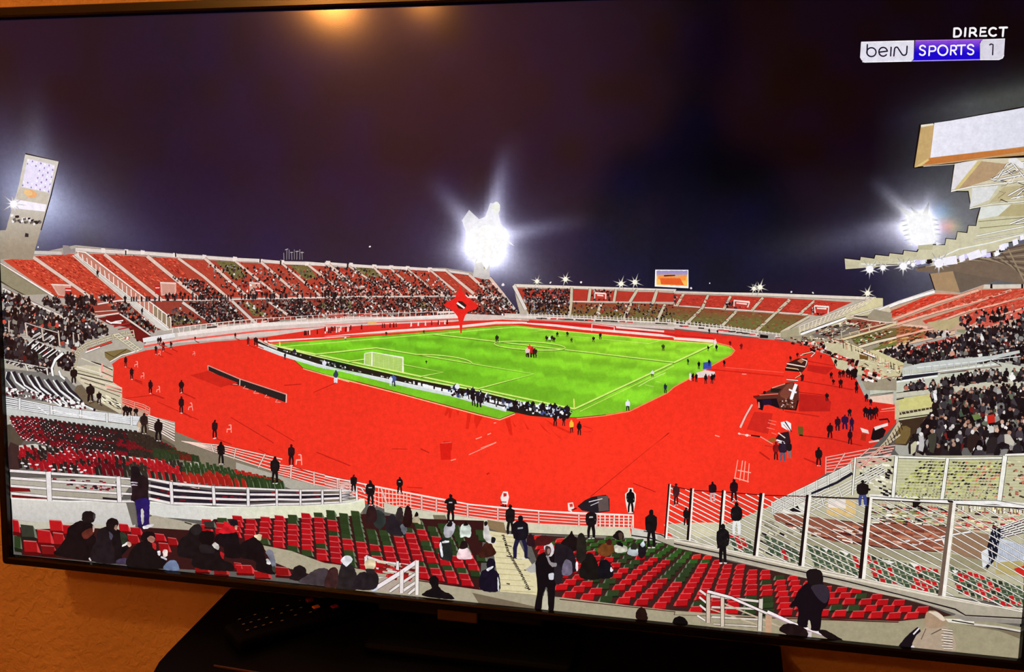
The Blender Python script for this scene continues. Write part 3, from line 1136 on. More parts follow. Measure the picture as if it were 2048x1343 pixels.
crowd(b, P('g1', '1260,690 1480,680 1850,1000 1750,1020'), 130, 5.5, pal=GREYS + [(190, 70, 50)] * 3)
crowd(b, P('g1', '1140,600 1330,600 1330,650 1200,660'), 22, 5)
crowd(b, P('g1', '0,540 330,620 420,720 0,700'), 90, 6, pal=DARKS + MIX)
crowd(b, P('g1', '470,620 690,620 700,680 500,690'), 30, 6, pal=DARKS)
crowd(b, P('g1', '760,590 1110,590 1110,680 790,690'), 22, 8, pal=DARKS)
for k in range(70):
    q = along(P('m1', '760,470 1100,462 1500,455 2040,440'), random.random())
    b.poly([(q[0] - 1.6, q[1] + 2), (q[0] - 1.2, q[1] - 8), (q[0] + 1.2, q[1] - 8), (q[0] + 1.6, q[1] + 2)], random.choice(DARKS))
b.done()
b = Pic('tiny_spectator', 'people standing on the far walkways', 'stuff')
for x, y in P('m1', '970,460 990,455 1010,460 1030,458 1080,455 1500,450 1530,448 1560,450 1900,440 1920,440 905,480 730,475 830,545 570,325 1055,450 1125,455 g1 850,670 905,680 975,680 1060,680 1120,690 1465,655'):
    figure(b, x, y + 3, 15, body=random.choice(DARKS))
b.done()

# pitch-side wall of the far stand
b = Pic('far_boundary_wall', 'white wall and fence between the far stand and the track')
b.poly(P('m1', '840,690 1040,655 1250,625 1500,602 2040,565 m2 0,560 500,565 780,545 1040,555 1440,570 2044,590 m3 0,590 300,630 640,680 m3 640,700 300,665 0,632 m2 2044,640 1440,600 1040,580 780,600 0,635 m1 2040,640 1500,680 1040,715 850,740'), (216, 196, 188))
b.line(P('m1', '860,700 1060,665 1500,612 2040,585 m2 0,585 780,560'), 8, (240, 228, 222))
b.line(P('m1', '840,738 1060,700 1500,650 2040,612 m2 0,612 780,578'), 4, (238, 90, 80))
b.line(P('m1', '850,708 1040,670'), 9, (206, 196, 186))
b.line(P('m1', '1020,628 1250,600 1500,575 2040,545 m2 0,548 780,532'), 1.5, (246, 230, 222))
for k in range(60):
    q = along(P('m1', '1010,650 1500,605 2040,565 m2 0,565 760,545'), k / 59)
    b.line([(q[0], q[1] - 9), (q[0] + random.uniform(-3, 3), q[1] + 6)], 1.3, (240, 226, 216))
for k in range(46):
    q = along(P('m1', '1040,650 1500,600 2040,560 m2 0,562 780,540'), random.random())
    w_ = random.uniform(4, 12)
    b.poly([(q[0] - w_, q[1] - 2), (q[0] + w_, q[1] - 4), (q[0] + w_, q[1] - 1), (q[0] - w_, q[1] + 1)], random.choice([(190, 60, 55), (60, 40, 40), (150, 140, 130), (235, 210, 200), (200, 90, 80)]))
b.done()

# ---- far end stand -------------------------------------------------------------------------
b = Pic('end_grandstand', 'low grandstand with red and green seats behind the far goal')
b.poly(P('m2', '1100,378 1440,388 2044,402 m3 0,412 500,425 1150,450 1220,460 1220,520 760,700 300,650 0,612 m2 2044,620 1440,595 1150,590 1120,470'), (188, 176, 160))
b.grid(P('m2', '1120,398 1430,402 2044,425 m3 0,430 560,450 1040,478 860,560 760,545 300,515 0,492 m2 2044,478 1450,470 1150,460'), lambda x, y: mixc((176, 56, 44), (196, 58, 44), (x - 1030) / 700), 40)
lowg = P('m2', '1150,480 1440,480 2044,490 m3 0,508 300,525 780,560 740,600 620,660 280,625 0,600 m2 2044,600 1450,580 1200,560')
b.grid(lowg, lambda x, y: mixc((150, 62, 44), (112, 104, 58), min(1, max(0, (y - (604 + max(0, x - 1300) * 0.06)) / 26))), 12)
b.line(P('m2', '1105,382 1440,392 2044,408 m3 0,420 500,432 1180,458'), 6, (228, 214, 200), out=1.4)
b.line(P('m2', '1150,470 1440,474 2044,482 m3 0,498 300,518 780,552'), 2.6, (226, 204, 190), out=1)
b.line(P('g8', '1095,235 1160,360 1240,520'), 6, (226, 216, 208), out=1.6)
b.done()
EU = ['m2 1440,392 1438,470', 'm2 1550,398 1540,472', 'm2 1700,402 1688,476', 'm2 1825,405 1780,480', 'm2 1940,408 1915,485', 'm3 55,430 15,500', 'm3 200,438 165,512', 'm3 330,445 290,520', 'm3 520,452 455,525', 'm3 675,462 600,535', 'm3 820,470 735,545']
ED = ['m2 1438,474 1425,575', 'm2 1612,482 1580,580', 'm2 1790,484 1735,595', 'm2 1985,492 1935,595', 'm3 165,512 60,615', 'm3 365,530 275,622', 'm3 600,535 475,650', 'm3 790,562 625,655']
for s in EU + ED:
    b = Pic('stairway')
    b.line(P('m2', s), 5, (206, 192, 166), 6, out=1.6)
    b.done()
b = Pic('end_crowd', 'darkly dressed crowd at the left of the end stand', 'stuff')
crowd(b, P('m2', '1150,400 1430,400 1420,560 1200,560'), 420, 3.6, pal=DARKS * 3 + [(80, 85, 110), (120, 125, 140), (200, 200, 200)])
crowd(b, P('m2', '1450,480 2044,490 2044,585 1450,570'), 160, 3.2, pal=DARKS + MIX)
crowd(b, P('m2', '1560,405 1680,410 1680,470 1560,468'), 40, 3.2)
crowd(b, P('m3', '0,440 30,440 0,490'), 10, 3)
crowd(b, P('m3', '0,585 280,610 280,625 0,610'), 40, 3, pal=GREYS)
crowd(b, P('m3', '300,470 440,480 430,515 310,510'), 40, 3.4)
crowd(b, P('m3', '800,500 900,500 900,550 800,545'), 30, 3.4)
flecks(b, P('m2', '1450,490 2044,495 m3 0,510 780,560 600,640 0,600 m2 2044,590 1450,575'), 300, [(150, 66, 48), (100, 100, 56), (120, 50, 40), (130, 120, 70)], 5, 1.4, .1)
flecks(b, P('m3', '0,440 1000,480 760,540 0,490'), 260, [(205, 66, 50), (160, 46, 38)], 5, 1.3, .08)
b.done()
for t, s in (('m3', '350,470 440,478 430,508 350,502'), ('m3', '820,500 905,505 900,545 825,540'), ('m2', '1575,425 1640,428 1640,460 1575,458')):
    b = Pic('tunnel_entrance')
    q = P(t, s)
    b.poly(q, (196, 60, 50))
    b.line([q[0], q[1]], 3, (240, 226, 216)); b.line([q[0], q[3]], 2, (240, 226, 216)); b.line([q[1], q[2]], 2, (240, 226, 216))
    b.poly([(q[0][0] + 5, q[0][1] + 3), (q[1][0] - 5, q[1][1] + 3), (q[1][0] - 5, q[1][1] + 6), (q[0][0] + 5, q[0][1] + 6)], (245, 215, 205))
    b.done()
b = Pic('end_boundary_fence', 'white fence in front of the end stand')
b.line(P('m2', '1050,560 1440,575 2044,600 m3 0,605 300,640 640,690'), 6, (226, 212, 202), out=1)
b.line(P('m2', '1050,548 1440,560 2044,588 m3 0,590 300,622 640,668'), 1.6, (240, 228, 216), out=1)
for k in range(70):
    q = along(P('m2', '1180,556 1440,566 2044,592 m3 0,596 300,630 640,680'), k / 69)
    b.line([(q[0], q[1] - 6), (q[0] + 1, q[1] + 5)], 1.3, (236, 222, 212))
for k in range(40):
    q = along(P('m2', '1180,570 1440,580 2044,606 m3 0,612 300,645 640,690'), random.random())
    b.poly([(q[0] - 6, q[1] - 1.5), (q[0] + 6, q[1] - 1), (q[0] + 6, q[1] + 1.5), (q[0] - 6, q[1] + 1)], random.choice([(40, 30, 30), (200, 60, 60), (60, 60, 60)]))
b.poly(P('m3', '495,660 590,668 585,700 495,690'), (160, 150, 140)); b.poly(P('m3', '502,668 550,672 548,690 502,686'), (20, 16, 18))
b.done()
b = Pic('corner_stairway', 'railed stairway at the corner between end stand and main stand')
b.poly(P('m3', '1220,455 1215,500 1140,550 760,690 640,690 740,640'), (206, 196, 160))
b.poly(P('m3', '1160,452 1218,455 1212,500 1060,550 980,540'), (214, 204, 160))
a0, a1 = P('m3', '1170,450 735,620'), P('m3', '1120,490 735,660')
b.line(a0, 2, (236, 220, 200), out=1); b.line(a1, 1.6, (236, 220, 200), out=1)
for k in range(18):
    t = k / 17
    b.line([along(a0, t), along(a1, t)], 1.4, (236, 220, 200))
b.line(P('m3', '740,665 1005,570'), 4.5, (250, 246, 244), out=2.2)
b.line(P('m3', '1030,560 1215,505'), 2.5, (230, 220, 200), out=1)
crowd(b, P('m3', '790,660 1010,590 1010,610 800,700'), 26, 4, pal=DARKS)
b.done()
# small lamps along the end stand, scoreboard, stars
for x, y, r in P('m2', '0,0')[:0] + [(1074, 562, 16), (1131, 558, 18), (1242, 567, 19), (1270, 564, 20), (1520, 574, 20), (1508, 577, 16), (1735, 586, 20)]:
    b = Pic('stand_lamp')
    star(b, x, y, r, 8, 0.35, (255, 248, 230), (70, 60, 60), 0.25, 0.09)
    b.done()
b = Pic('distant_light', 'pinprick lights in the dark beyond the stands', 'stuff')
for x, y, r in [(740, 493, 2.0), (1101, 565, 2), (1162, 564, 2.4), (1382, 576, 2), (1583, 583, 1.8), (1626, 585, 1.8), (1419, 566, 1.3), (76, 494, 1.6), (1006, 569, 3)]:
    b.disc(x, y, r, r, (245, 235, 235))
for k, h in enumerate((14, 22, 20, 16, 20, 18, 20, 16)):
    x = 568 + k * 5.2
    b.line([(x, 519), (x, 519 - h)], 1.2, (150, 142, 146))
    if k % 2: b.line([(x - 3, 521 - h), (x + 3, 520 - h)], 1.4, (190, 180, 182))
b.done()
b = Pic('scoreboard', 'glowing video scoreboard above the end stand')
b.poly(P('p', '1311,539 1377,539 1377,576 1310,572'), (250, 245, 240))
b.grid(P('p', '1313,541 1375,541 1375,572 1313,569'), lambda x, y: mixc((150, 140, 210), (250, 190, 90), min(1, max(0, (y - 544) / 12))), 5)
b.poly(P('p', '1316,552 1340,548 1352,554 1372,550 1372,560 1340,562 1316,558'), (250, 150, 70))
b.poly(P('p', '1320,556 1360,556 1368,570 1322,568'), (232, 96, 44))
b.poly(P('p', '1328,550 1350,549 1350,552 1328,553'), (60, 40, 40))
b.done()

# ---- floodlights ------------------------------------------------------------------------------
b = Pic('floodlight_tower', 'tall pale floodlight tower leaning at the left edge')
b.grid(P('t1', '148,897 345,942 240,1343 m1 245,30 190,230 0,228 0,60 t1 35,1343 110,1080'), lambda x, y: mixc((214, 208, 198), (158, 144, 124), min(1, max(0, (y - 400) / 100))), 14)
b.line(P('t1', '148,897 345,942 300,1140 240,1343'), 2.2, (24, 20, 24))
b.poly(P('t1', '160,925 320,965 290,1125 128,1090'), (236, 228, 252))
for i in range(7):
    for j in range(8):
        u, v = i / 6, j / 7
        a = np.array(P('t1', '165,935')[0]) * (1 - u) + np.array(P('t1', '312,972')[0]) * u
        c = np.array(P('t1', '132,1082')[0]) * (1 - u) + np.array(P('t1', '285,1118')[0]) * u
        q = a * (1 - v) + c * v
        if u < 0.4 and 1 < j < 6: continue
        b.disc(q[0], q[1], 1.5, 2.2, (148, 130, 190) if (i + j) % 2 else (255, 252, 255), None, 6)
b.poly(P('t1', '118,1092 288,1130 275,1200 80,1165'), (206, 196, 180))
b.disc(*P('t1', '180,1130')[0], 13, 8, (240, 176, 120), rot=.3); b.disc(*P('t1', '165,1125')[0], 9, 6, (244, 200, 140), rot=.3)
b.poly(P('t1', '90,1165 272,1195 262,1235 60,1215'), (250, 244, 255))
star(b, *P('t1', '80,1190')[0], 26, 10, 0.1, (255, 252, 255), (150, 145, 160), 0.28, 0.1)
for k in range(26):
    x, y = P('t1', '%f,%f' % (70 + k * 6.6, 1262 + k * 1.0 + random.uniform(-6, 30)))[0]
    b.poly([(x - 3, y - 2), (x + 3, y - 3), (x + 3, y + 1), (x - 2, y + 3)], random.choice([(40, 36, 40), (245, 240, 245), (110, 104, 100)]))
b.poly(P('m1', '148,75 168,78 165,100 145,97'), (44, 42, 46))
b.done()
b = Pic('floodlight_glare', 'blinding white floodlight above the far corner with radiating spikes')
b.grid(P('m2', '885,190 962,190 962,345 925,345 862,330 875,260'), lambda x, y: mixc((250, 250, 250), (196, 190, 186), min(1, max(0, (y - 510) / 45))), 8)
b.disc(*P('m2', '932,275')[0], 1.5, 3.5, (170, 160, 120))
S = P('m2', '965,-100 1003,-95 1025,20 1065,60 1045,85 1105,150 1060,130 1035,150 1050,175 1010,185 1005,240 975,215 960,262 940,290 915,245 880,250 893,225 825,232 880,195 800,180 880,170 835,140 885,130 880,95 820,60 800,0 840,-60 900,-5 938,-20')
b.poly(S, [mixc((255, 255, 255), sky(*q_), 0.35 * min(1, max(0, (math.hypot(q_[0] - 972, q_[1] - 490) - 25) / 50))) for q_ in S])
b.disc(*P('m2', '950,130')[0], 27, 36, (255, 255, 255), n=20)
b.disc(*P('t2', '1000,1212')[0], 8, 12, (238, 240, 232), n=14)
for a_, r_ in ():
    x, y = P('m2', '945,130')[0]
    dx, dy = math.cos(a_), math.sin(a_)
    b.poly([(x - dy * 7, y + dx * 7), (x + dx * r_, y + dy * r_), (x + dy * 7, y - dx * 7)], [(255, 255, 255), sky(x + dx * r_, y + dy * r_), (255, 255, 255)])
b.done()
b = Pic('floodlight_glare', 'white floodlight above the main stand roof')
q = P('g5', '455,790 530,755 600,775 640,950 600,985 510,975 470,860')
b.poly(q, (252, 252, 255))
for i in range(6):
    for sx_, (xa, xb) in ((-1, (455, 405)), (1, (615, 665))):
        y_ = 800 + i * 32
        xx = P('g5', '%f,%f %f,%f %f,%f' % (xa + i * 6, y_ - 9, xb + i * 6, y_ + (6 if sx_ > 0 else 14), xa + i * 6, y_ + 14))
        b.poly(xx, [(255, 255, 255), (150, 150, 176), (255, 255, 255)])
for s in ('470,790 360,700 500,760', '500,770 470,715 540,760', '545,770 600,680 590,775'):
    b.poly(P('g5', s), [(255, 255, 255), (120, 120, 130), (255, 255, 255)])
b.poly(P('g5', '525,975 625,965 620,1005 525,1000'), (190, 184, 150))
b.done()

# ---- running track -----------------------------------------------------------------------------
def trackcol(x, y):
    base = (252, 50, 32)
    k = gauss(x, y, 1150, 900, 420, 150)
    c = mixc((240, 50, 34), (255, 54, 34), k)
    c = mixc(c, (228, 50, 36), min(1, max(0, (560 - x) / 330)) * 0.8)
    c = mixc(c, (222, 44, 34), min(1, max(0, (x - 1560) / 140)) * 0.9)
    c = mixc(c, (214, 46, 38), min(1, max(0, (690 - y) / 30)) * 0.8)
    return sc(c, 0.985 + 0.03 * vnoise(x, y, 40, 5))


b = Pic('running_track', 'bright red running track around the pitch')
b.grid(P('m1', '640,850 700,805 840,762 1100,725 1300,705 1500,690 2040,628 m2 0,628 400,605 780,590 1040,580 1440,600 2044,645 m3 0,640 300,672 640,705 780,730 1000,790 1110,880 1130,1010 1300,1075 1300,1180 1160,1320 b3 1010,130 880,190 640,350 560,470 300,520 b2 1960,560 1200,490 400,400 0,300 b1 1700,240 1300,100 m1 1120,1300 860,1190 720,1120 655,940'), trackcol, 36)
b.done()
b = Pic('track_marking', 'faint seams, shadows and dashes on the red track', 'stuff')
DR = (190, 30, 24)
for s, w, c in (('b2 1550,320 1940,0 m2 1940,1295 2010,1240', 2.0, (176, 30, 22)), ('m1 720,1040 900,1020', 1.6, DR), ('m1 920,1060 1160,1165', 1.4, DR), ('m1 1350,1150 1600,1300', 1.6, DR), ('m1 1560,1195 1720,1290', 1.4, DR),
                ('m1 790,930 830,945', 2.4, DR), ('m1 895,1015 960,1040', 2.4, DR), ('m1 1075,1012 1140,1040', 2.4, DR), ('m1 1075,1125 1120,1150', 2.4, DR), ('m1 1255,950 1395,965', 2, DR), ('m1 1660,965 1760,955', 1.8, DR), ('m1 1830,1005 1960,950', 1.8, DR),
                ('b1 1850,60 2044,140', 2.0, DR), ('b1 1510,40 1600,90', 1.6, DR), ('b2 0,80 150,140', 2, DR), ('b2 390,40 480,42', 1.6, DR), ('b2 560,40 610,65', 2, DR), ('b2 480,265 570,270', 1.6, DR), ('b2 500,290 550,295', 1.6, DR), ('b2 945,190 960,180', 3, DR),
                ('m3 200,870 640,910', 2.0, (206, 36, 28)), ('m3 300,860 640,890', 1.2, (255, 96, 80)), ('f8 850,600 1180,640', 1.6, (170, 26, 20)), ('f8 700,830 1100,890', 1.8, (190, 32, 26)), ('f8 900,1110 1250,1150 1600,1230', 2.2, (180, 30, 24)),
                ('f8 880,470 1240,530 1500,580', 2.2, (186, 30, 24)), ('f8 960,240 1300,300', 1.8, (190, 34, 26)), ('b3 500,60 560,105', 3, (190, 30, 24)), ('b3 760,95 830,125', 3, (190, 30, 24)), ('b3 530,20 640,40', 2, (200, 40, 30)), ('b2 1930,290 1800,240', 1.5, DR)):
    b.line(P('m1', s), w, c)
for k in range(5):
    x0, y0 = 938 + 0, 906
for s in ('b2 840,75 1000,5', 'm2 880,1278 915,1265', 'm2 910,1330 1000,1295', 'm2 950,1250 970,1243', 'm2 985,1185 1000,1180', 'b2 735,110 765,102', 'f8 200,390 250,395', 'm3 240,1255 265,1262'):
    b.line(P('b2', s), 1.6, (255, 165, 145))
b.poly(P('m2', '690,1290 745,1290 740,1343 700,1343'), (214, 34, 26)); b.poly(P('b2', '670,10 735,0 735,105 678,105'), (222, 30, 22)); b.line(P('b2', '680,8 740,2'), 2, (240, 90, 76))
for s in ('g6 200,440 240,450 190,540 170,520', 'g6 225,450 265,460 240,560 215,560', 'g6 310,470 345,480 330,530', 'g6 440,500 480,510 450,690 420,680', 'g6 520,510 620,540 570,640 540,690 515,600', 'g6 880,570 940,550 965,770 930,750',
          'g6 950,570 1010,660 990,660', 'g6 1090,580 1165,690 1140,690', 'g6 1270,600 1420,760 1330,690', 'g6 1330,560 1470,640 1660,730 1640,740 1440,650', 'g6 1420,690 1560,819 1500,780'):
    b.poly(P('g6', s), (226, 38, 24))
b.line(P('g6', '1790,650 1880,680 1910,705 1850,725 1800,715'), 1.4, (214, 40, 30))
b.poly(P('f8', '970,285 1270,320 1180,400 960,355'), (196, 34, 28)); b.poly(P('f8', '870,620 1180,650 1240,720 1230,830 860,830'), (190, 32, 28)); b.poly(P('f8', '340,830 560,850 500,1090 250,1040'), (208, 40, 32))
b.done()

# ---- pitch ----------------------------------------------------------------------------------------
A_, B_, C_, D_ = (1149, 817), (561, 693), (1426, 688), (1032, 653.5)      # near corner, left corner, right corner, far corner


def homog(src, dst):
    M = []
    for (X, Y), (x, y) in zip(src, dst):
        M.append([X, Y, 1, 0, 0, 0, -x * X, -x * Y, -x]); M.append([0, 0, 0, X, Y, 1, -y * X, -y * Y, -y])
    return np.linalg.svd(np.array(M))[2][-1].reshape(3, 3)


HP = homog([(0, 0), (0, 68), (105, 0), (105, 68)], [A_, B_, C_, D_])
HPI = np.linalg.inv(HP)


def fp(u, v):
    q = HP @ np.array([u, v, 1.0])
    return (q[0] / q[2], q[1] / q[2])


def fpi(x, y):
    q = HPI @ np.array([x, y, 1.0])
    return q[0] / q[2], q[1] / q[2]


print('halfway', fp(52.5, 0), fp(52.5, 68), 'box', fp(16.5, 13.85), 'goal', fp(0, 30.3), fp(0, 37.7))


def grass(x, y):
    u, v = fpi(x, y)
    c = mixc((112, 190, 38), (150, 214, 48), min(1, max(0, (x - 700) / 650)) * 0.6 + 0.5 * gauss(x, y, 1300, 690, 200, 40))
    if x < 760: c = mixc(c, (128, 208, 36), 0.6)
    k = 1.0
    if 0 <= u <= 105: k *= 1.06 if int(u / 8.75) % 2 else 0.93
    k *= 1.03 if int((v + 200) / 8.5) % 2 else 0.97
    k *= 0.97 + 0.06 * vnoise(x, y, 22, 9)
    return sc(c, k)


b = Pic('pitch', 'bright green striped football pitch')
PO = P('m1', '1590,728 1650,712 2040,690 m2 0,698 400,668 790,636 1000,618 1110,614 1160,618 1350,640 1700,675 2040,705 m3 0,705 230,716 320,738 352,758 330,785 230,840 100,915 0,970 m2 2000,1005 1780,1110 1640,1135 1470,1152 1300,1150 1140,1112 1020,1160 900,1130 450,1010 200,945 0,895 m1 2040,938 1900,900 1770,862 1700,800')
b.grid(PO, grass, 7)
b.line(PO[-13:] + PO[:1], 1.2, (90, 50, 20))
b.line(P('m2', '0,902 450,1017 900,1137 1020,1165 1110,1130'), 1.8, (248, 196, 150))
b.line(P('m2', '1470,1158 1640,1140 1780,1115 2000,1008 m3 0,974 100,919 230,844 335,787 356,760 330,735 235,712'), 1.6, (252, 150, 110))
b.line(P('m1', '1770,866 2040,944'), 1.8, (250, 180, 140))
b.done()
b = Pic('pitch_marking', 'white and pale yellow lines of the pitch')
LC = (214, 240, 120)


def fline(pts, w=1.8, dark=True):
    q = [fp(*p) for p in pts]
    if dark: b.line([(x, y + 1.6) for x, y in q], w, (82, 140, 30))
    b.line(q, w, LC)


fline([(0, 0), (0, 68)], 3.0)
fline([(0, 0), (52, 0), (105, 0)], 3.0)
fline([(105, 0), (105, 68)], 1.4, False)
fline([(0, 68), (105, 68)], 1.2, False)
fline([(52.5, 0), (52.5, 68)], 1.7)
fline([(0, 13.85), (16.5, 13.85), (16.5, 54.15), (0, 54.15)], 2.2)
fline([(0, 24.85), (5.5, 24.85), (5.5, 43.15), (0, 43.15)], 2.0)
fline([(52.5 + 9.15 * math.cos(t), 34 + 9.15 * math.sin(t)) for t in [2 * math.pi * k / 40 for k in range(41)]], 1.5)
fline([(11 + 9.15 * math.cos(t), 34 + 9.15 * math.sin(t)) for t in [-0.925 + 1.85 * k / 14 for k in range(15)]], 1.7)
fline([(105, 13.85), (88.5, 13.85), (88.5, 54.15), (105, 54.15)], 1.0, False)
b.line([(1160, 822), (1330, 740), (1348, 731)], 1.2, (210, 236, 110))
b.line(P('m2', '1830,970 1900,930 1990,890'), 1.2, (220, 240, 150))
b.line(P('m2', '1870,960 1920,972'), 1.2, (190, 220, 120)); b.line(P('m2', '1930,940 1960,946'), 1.2, (190, 220, 120))
b.done()
b = Pic('perimeter_board', 'pale advertising boards along the far touchline')
b.line(P('m1', '1530,712 1600,704 2040,678 m2 0,678 400,648 790,620 1000,598 1150,598 1350,616 1500,632 1960,672 2040,682 m3 0,686 100,696 230,706'), 4.6, (246, 220, 214))
b.line(P('m1', '1530,722 2040,690 m2 0,688 400,656 790,628 1000,606 1100,604'), 1.6, (232, 120, 90))
b.line(P('m2', '1180,594 1440,608 2040,668 m3 0,670 230,690'), 4, (206, 30, 34))
b.line(P('m2', '1190,585 1440,596 1560,606 m2 1700,622 2040,655'), 2.5, (228, 60, 50))
b.line(P('m2', '0,645 200,632 700,606'), 7, (226, 50, 48))
b.line(P('m2', '250,602 300,600'), 5, (240, 180, 110))
b.line(P('m2', '1700,624 1980,650'), 4, (244, 214, 206))
b.line(P('m3', '0,690 120,698 230,708'), 5, (250, 226, 210))
for k in range(40):
    q = along(P('m1', '1700,670 2040,640 m2 0,640 780,595'), random.random())
    b.poly([(q[0] - 1.5, q[1] + 3), (q[0] - 1, q[1] - 6), (q[0] + 1, q[1] - 6), (q[0] + 1.5, q[1] + 3)], random.choice([(110, 24, 24), (60, 20, 24), (240, 220, 210)]))
b.done()

# goals
b = Pic('football_goal', 'white football goal with a net at the near end')
b.poly(P('m2', '230,775 275,772 455,802 455,884 275,850 232,842'), (170, 206, 96))
for k in range(9):
    t = k / 8
    b.line([along(P('m2', '232,778 455,806'), t), along(P('m2', '232,842 455,884'), t)], 0.7, (205, 222, 150))
    b.line([along(P('m2', '232,778 232,842'), t), along(P('m2', '455,806 455,884'), t)], 0.6, (205, 222, 150))
b.line(P('m2', '232,778 232,842'), 2, (232, 240, 206)); b.line(P('m2', '232,778 275,770'), 2, (232, 240, 206))
b.line(P('m2', '275,852 275,770 455,801 456,886'), 3, (244, 244, 226))
b.line(P('m2', '232,842 275,850'), 1.6, (220, 232, 190))
b.done()
b = Pic('football_goal', 'small far goal at the other end of the pitch')
b.line(P('m2', '1558,648 1558,606 1690,622 1690,655'), 1.6, (244, 236, 232))
b.done()

# near-side LED boards
b = Pic('led_board', 'long dark advertising board along the near goal line with white lettering marks')
up_ = P('m1', '1500,705 1640,745 1860,800 2040,842 m2 0,808 250,868 500,925 900,1000 1100,1050 1300,1095 1440,1125')
dn_ = P('m1', '1510,725 1640,775 1860,838 2040,880 m2 0,850 250,900 500,965 900,1060 1060,1110 1200,1140 1420,1160')
b.poly(up_ + dn_[::-1], (30, 32, 26))
b.line([(x, y - 1.5) for x, y in up_], 2.0, (226, 236, 150))
wl = P('m1', '1510,732 1640,782 1860,850 2040,890 m2 0,858 350,935 530,975 750,1020 1060,1108')
b.line(wl, 6, (214, 224, 222))
b.line([(x, y - 3) for x, y in wl], 2, (236, 238, 236))
b.line(P('m1', '1500,695 1560,722 1620,750'), 4, (210, 190, 180))
for k in range(90):
    q = along(P('m2', '520,950 720,1000 1100,1085 1330,1130'), k / 89)
    c = random.choice([(246, 246, 250), (246, 246, 250), (20, 18, 26)])
    b.poly([(q[0] - 1.6, q[1] - 3.4), (q[0] + 1.6, q[1] - 3), (q[0] + 1.6, q[1] + 2.6), (q[0] - 1.6, q[1] + 2.2)], c)
for k in range(40):
    q = along(P('m1', '1560,735 2040,865 m2 0,840 500,950'), random.random())
    b.poly([(q[0] - 1.5, q[1] - 2), (q[0] + 1.5, q[1] - 1.4), (q[0] + 1.5, q[1] + 1), (q[0] - 1.5, q[1] + .6)], random.choice([(240, 240, 244), (120, 120, 120), (170, 170, 160)]))
b.done()
b = Pic('photographer_row', 'photographers crowded behind the near goal line board', 'stuff')
for k in range(60):
    q = along(P('m2', '740,1000 900,1040 1100,1090 1300,1120 1440,1140'), random.random() ** 0.7)
    h = random.uniform(14, 22)
    figure(b, q[0] + random.uniform(-3, 3), q[1] + random.uniform(0, 9), h, body=random.choice([(20, 20, 30), (235, 238, 245), (30, 30, 60), (60, 64, 80), (15, 14, 18), (200, 205, 215)]), legs=(22, 20, 28), wf=1.3)
for k in range(90):
    q = along(P('m2', '730,985 900,1030 1100,1075 1330,1110 1440,1140'), random.random())
    x, y = q[0] + random.uniform(-3, 3), q[1] + random.uniform(-8, 12)
    s_ = random.uniform(1.2, 3)
    b.poly([(x - s_, y - s_ * .6), (x + s_, y - s_), (x + s_ * .7, y + s_), (x - s_ * .8, y + s_ * .8)], random.choice([(250, 250, 255), (14, 12, 20), (14, 12, 20), (60, 80, 140), (190, 205, 215)]))
b.done()
for q, h, kw in ((P('m2', '870,1085')[0], 30, dict(body=(16, 16, 22), lean=-.1)), (P('m2', '900,1092')[0], 28, dict(body=(24, 24, 32), wf=1.4)), (P('m2', '400,970')[0], 24, dict(body=(70, 90, 150), legs=(30, 40, 60), wf=1.5)), (P('m2', '385,968')[0], 20, dict(body=(225, 232, 240))),
                 (P('m2', '65,948')[0], 25, dict(body=(40, 60, 90), legs=(235, 235, 240))), (P('m2', '1345,1200')[0], 26, dict(body=(20, 16, 22))), (P('m2', '1395,1200')[0], 24, dict(body=(24, 18, 26))), (P('m2', '1440,1240')[0], 26, dict(body=(250, 190, 60), legs=(30, 20, 24))),
                 (P('m2', '1485,1255')[0], 28, dict(body=(30, 20, 24))), (P('m2', '1768,1112')[0], 22, dict(body=(235, 235, 245), legs=(24, 22, 30), wf=1.3)), (P('m2', '1988,1010')[0], 20, dict(body=(30, 40, 70), legs=(16, 16, 20))), (P('m2', '1415,1130')[0], 18, dict(body=(30, 28, 40), wf=1.8)),
                 (P('m1', '1895,868')[0], 18, dict(body=(225, 225, 240), wf=1.4)), (P('m1', '1665,815')[0], 14, dict(body=(30, 26, 36))), (P('m1', '1720,790')[0], 14, dict(body=(40, 36, 60), wf=1.6)), (P('m1', '1960,950')[0], 25, dict(body=(50, 60, 90), legs=(225, 225, 235)))):
    person(q[0], q[1], h, **kw)
# players
for q, h, bc in [(P('m2', s)[0], h, c) for s, h, c in (('1195,800', 26, (230, 60, 50)), ('1212,802', 22, (190, 30, 34)), ('1183,800', 20, (230, 200, 190)), ('1226,804', 20, (40, 30, 30)), ('1005,715', 16, (30, 40, 30)), ('1295,708', 12, (24, 24, 24)),
                 ('1312,712', 12, (230, 240, 220)), ('1326,706', 12, (30, 24, 24)), ('1338,714', 12, (24, 24, 24)), ('1357,682', 11, (24, 24, 24)), ('1416,680', 11, (24, 30, 24)), ('1440,715', 10, (60, 60, 30)), ('1568,712', 12, (24, 24, 20)), ('1608,695', 13, (30, 30, 30)),
                 ('1975,762', 14, (60, 70, 30)), ('1912,915', 14, (235, 235, 235)), ('592,838', 7, (30, 50, 20)), ('358,675', 9, (40, 30, 10)), ('578,662', 8, (60, 50, 10)), ('120,700', 8, (230, 230, 220)))]:
    b = Pic('player')
    figure(b, q[0], q[1], h, body=bc, legs=(30, 26, 20), wf=1.4)
    b.done()
b = Pic('corner_flag')
b.line(P('m2', '1457,1100 1455,1042'), 2.6, (226, 236, 110)); b.done()
b = Pic('corner_flag')
b.line(P('m1', '1636,735 1634,712'), 2.2, (240, 230, 90)); b.done()
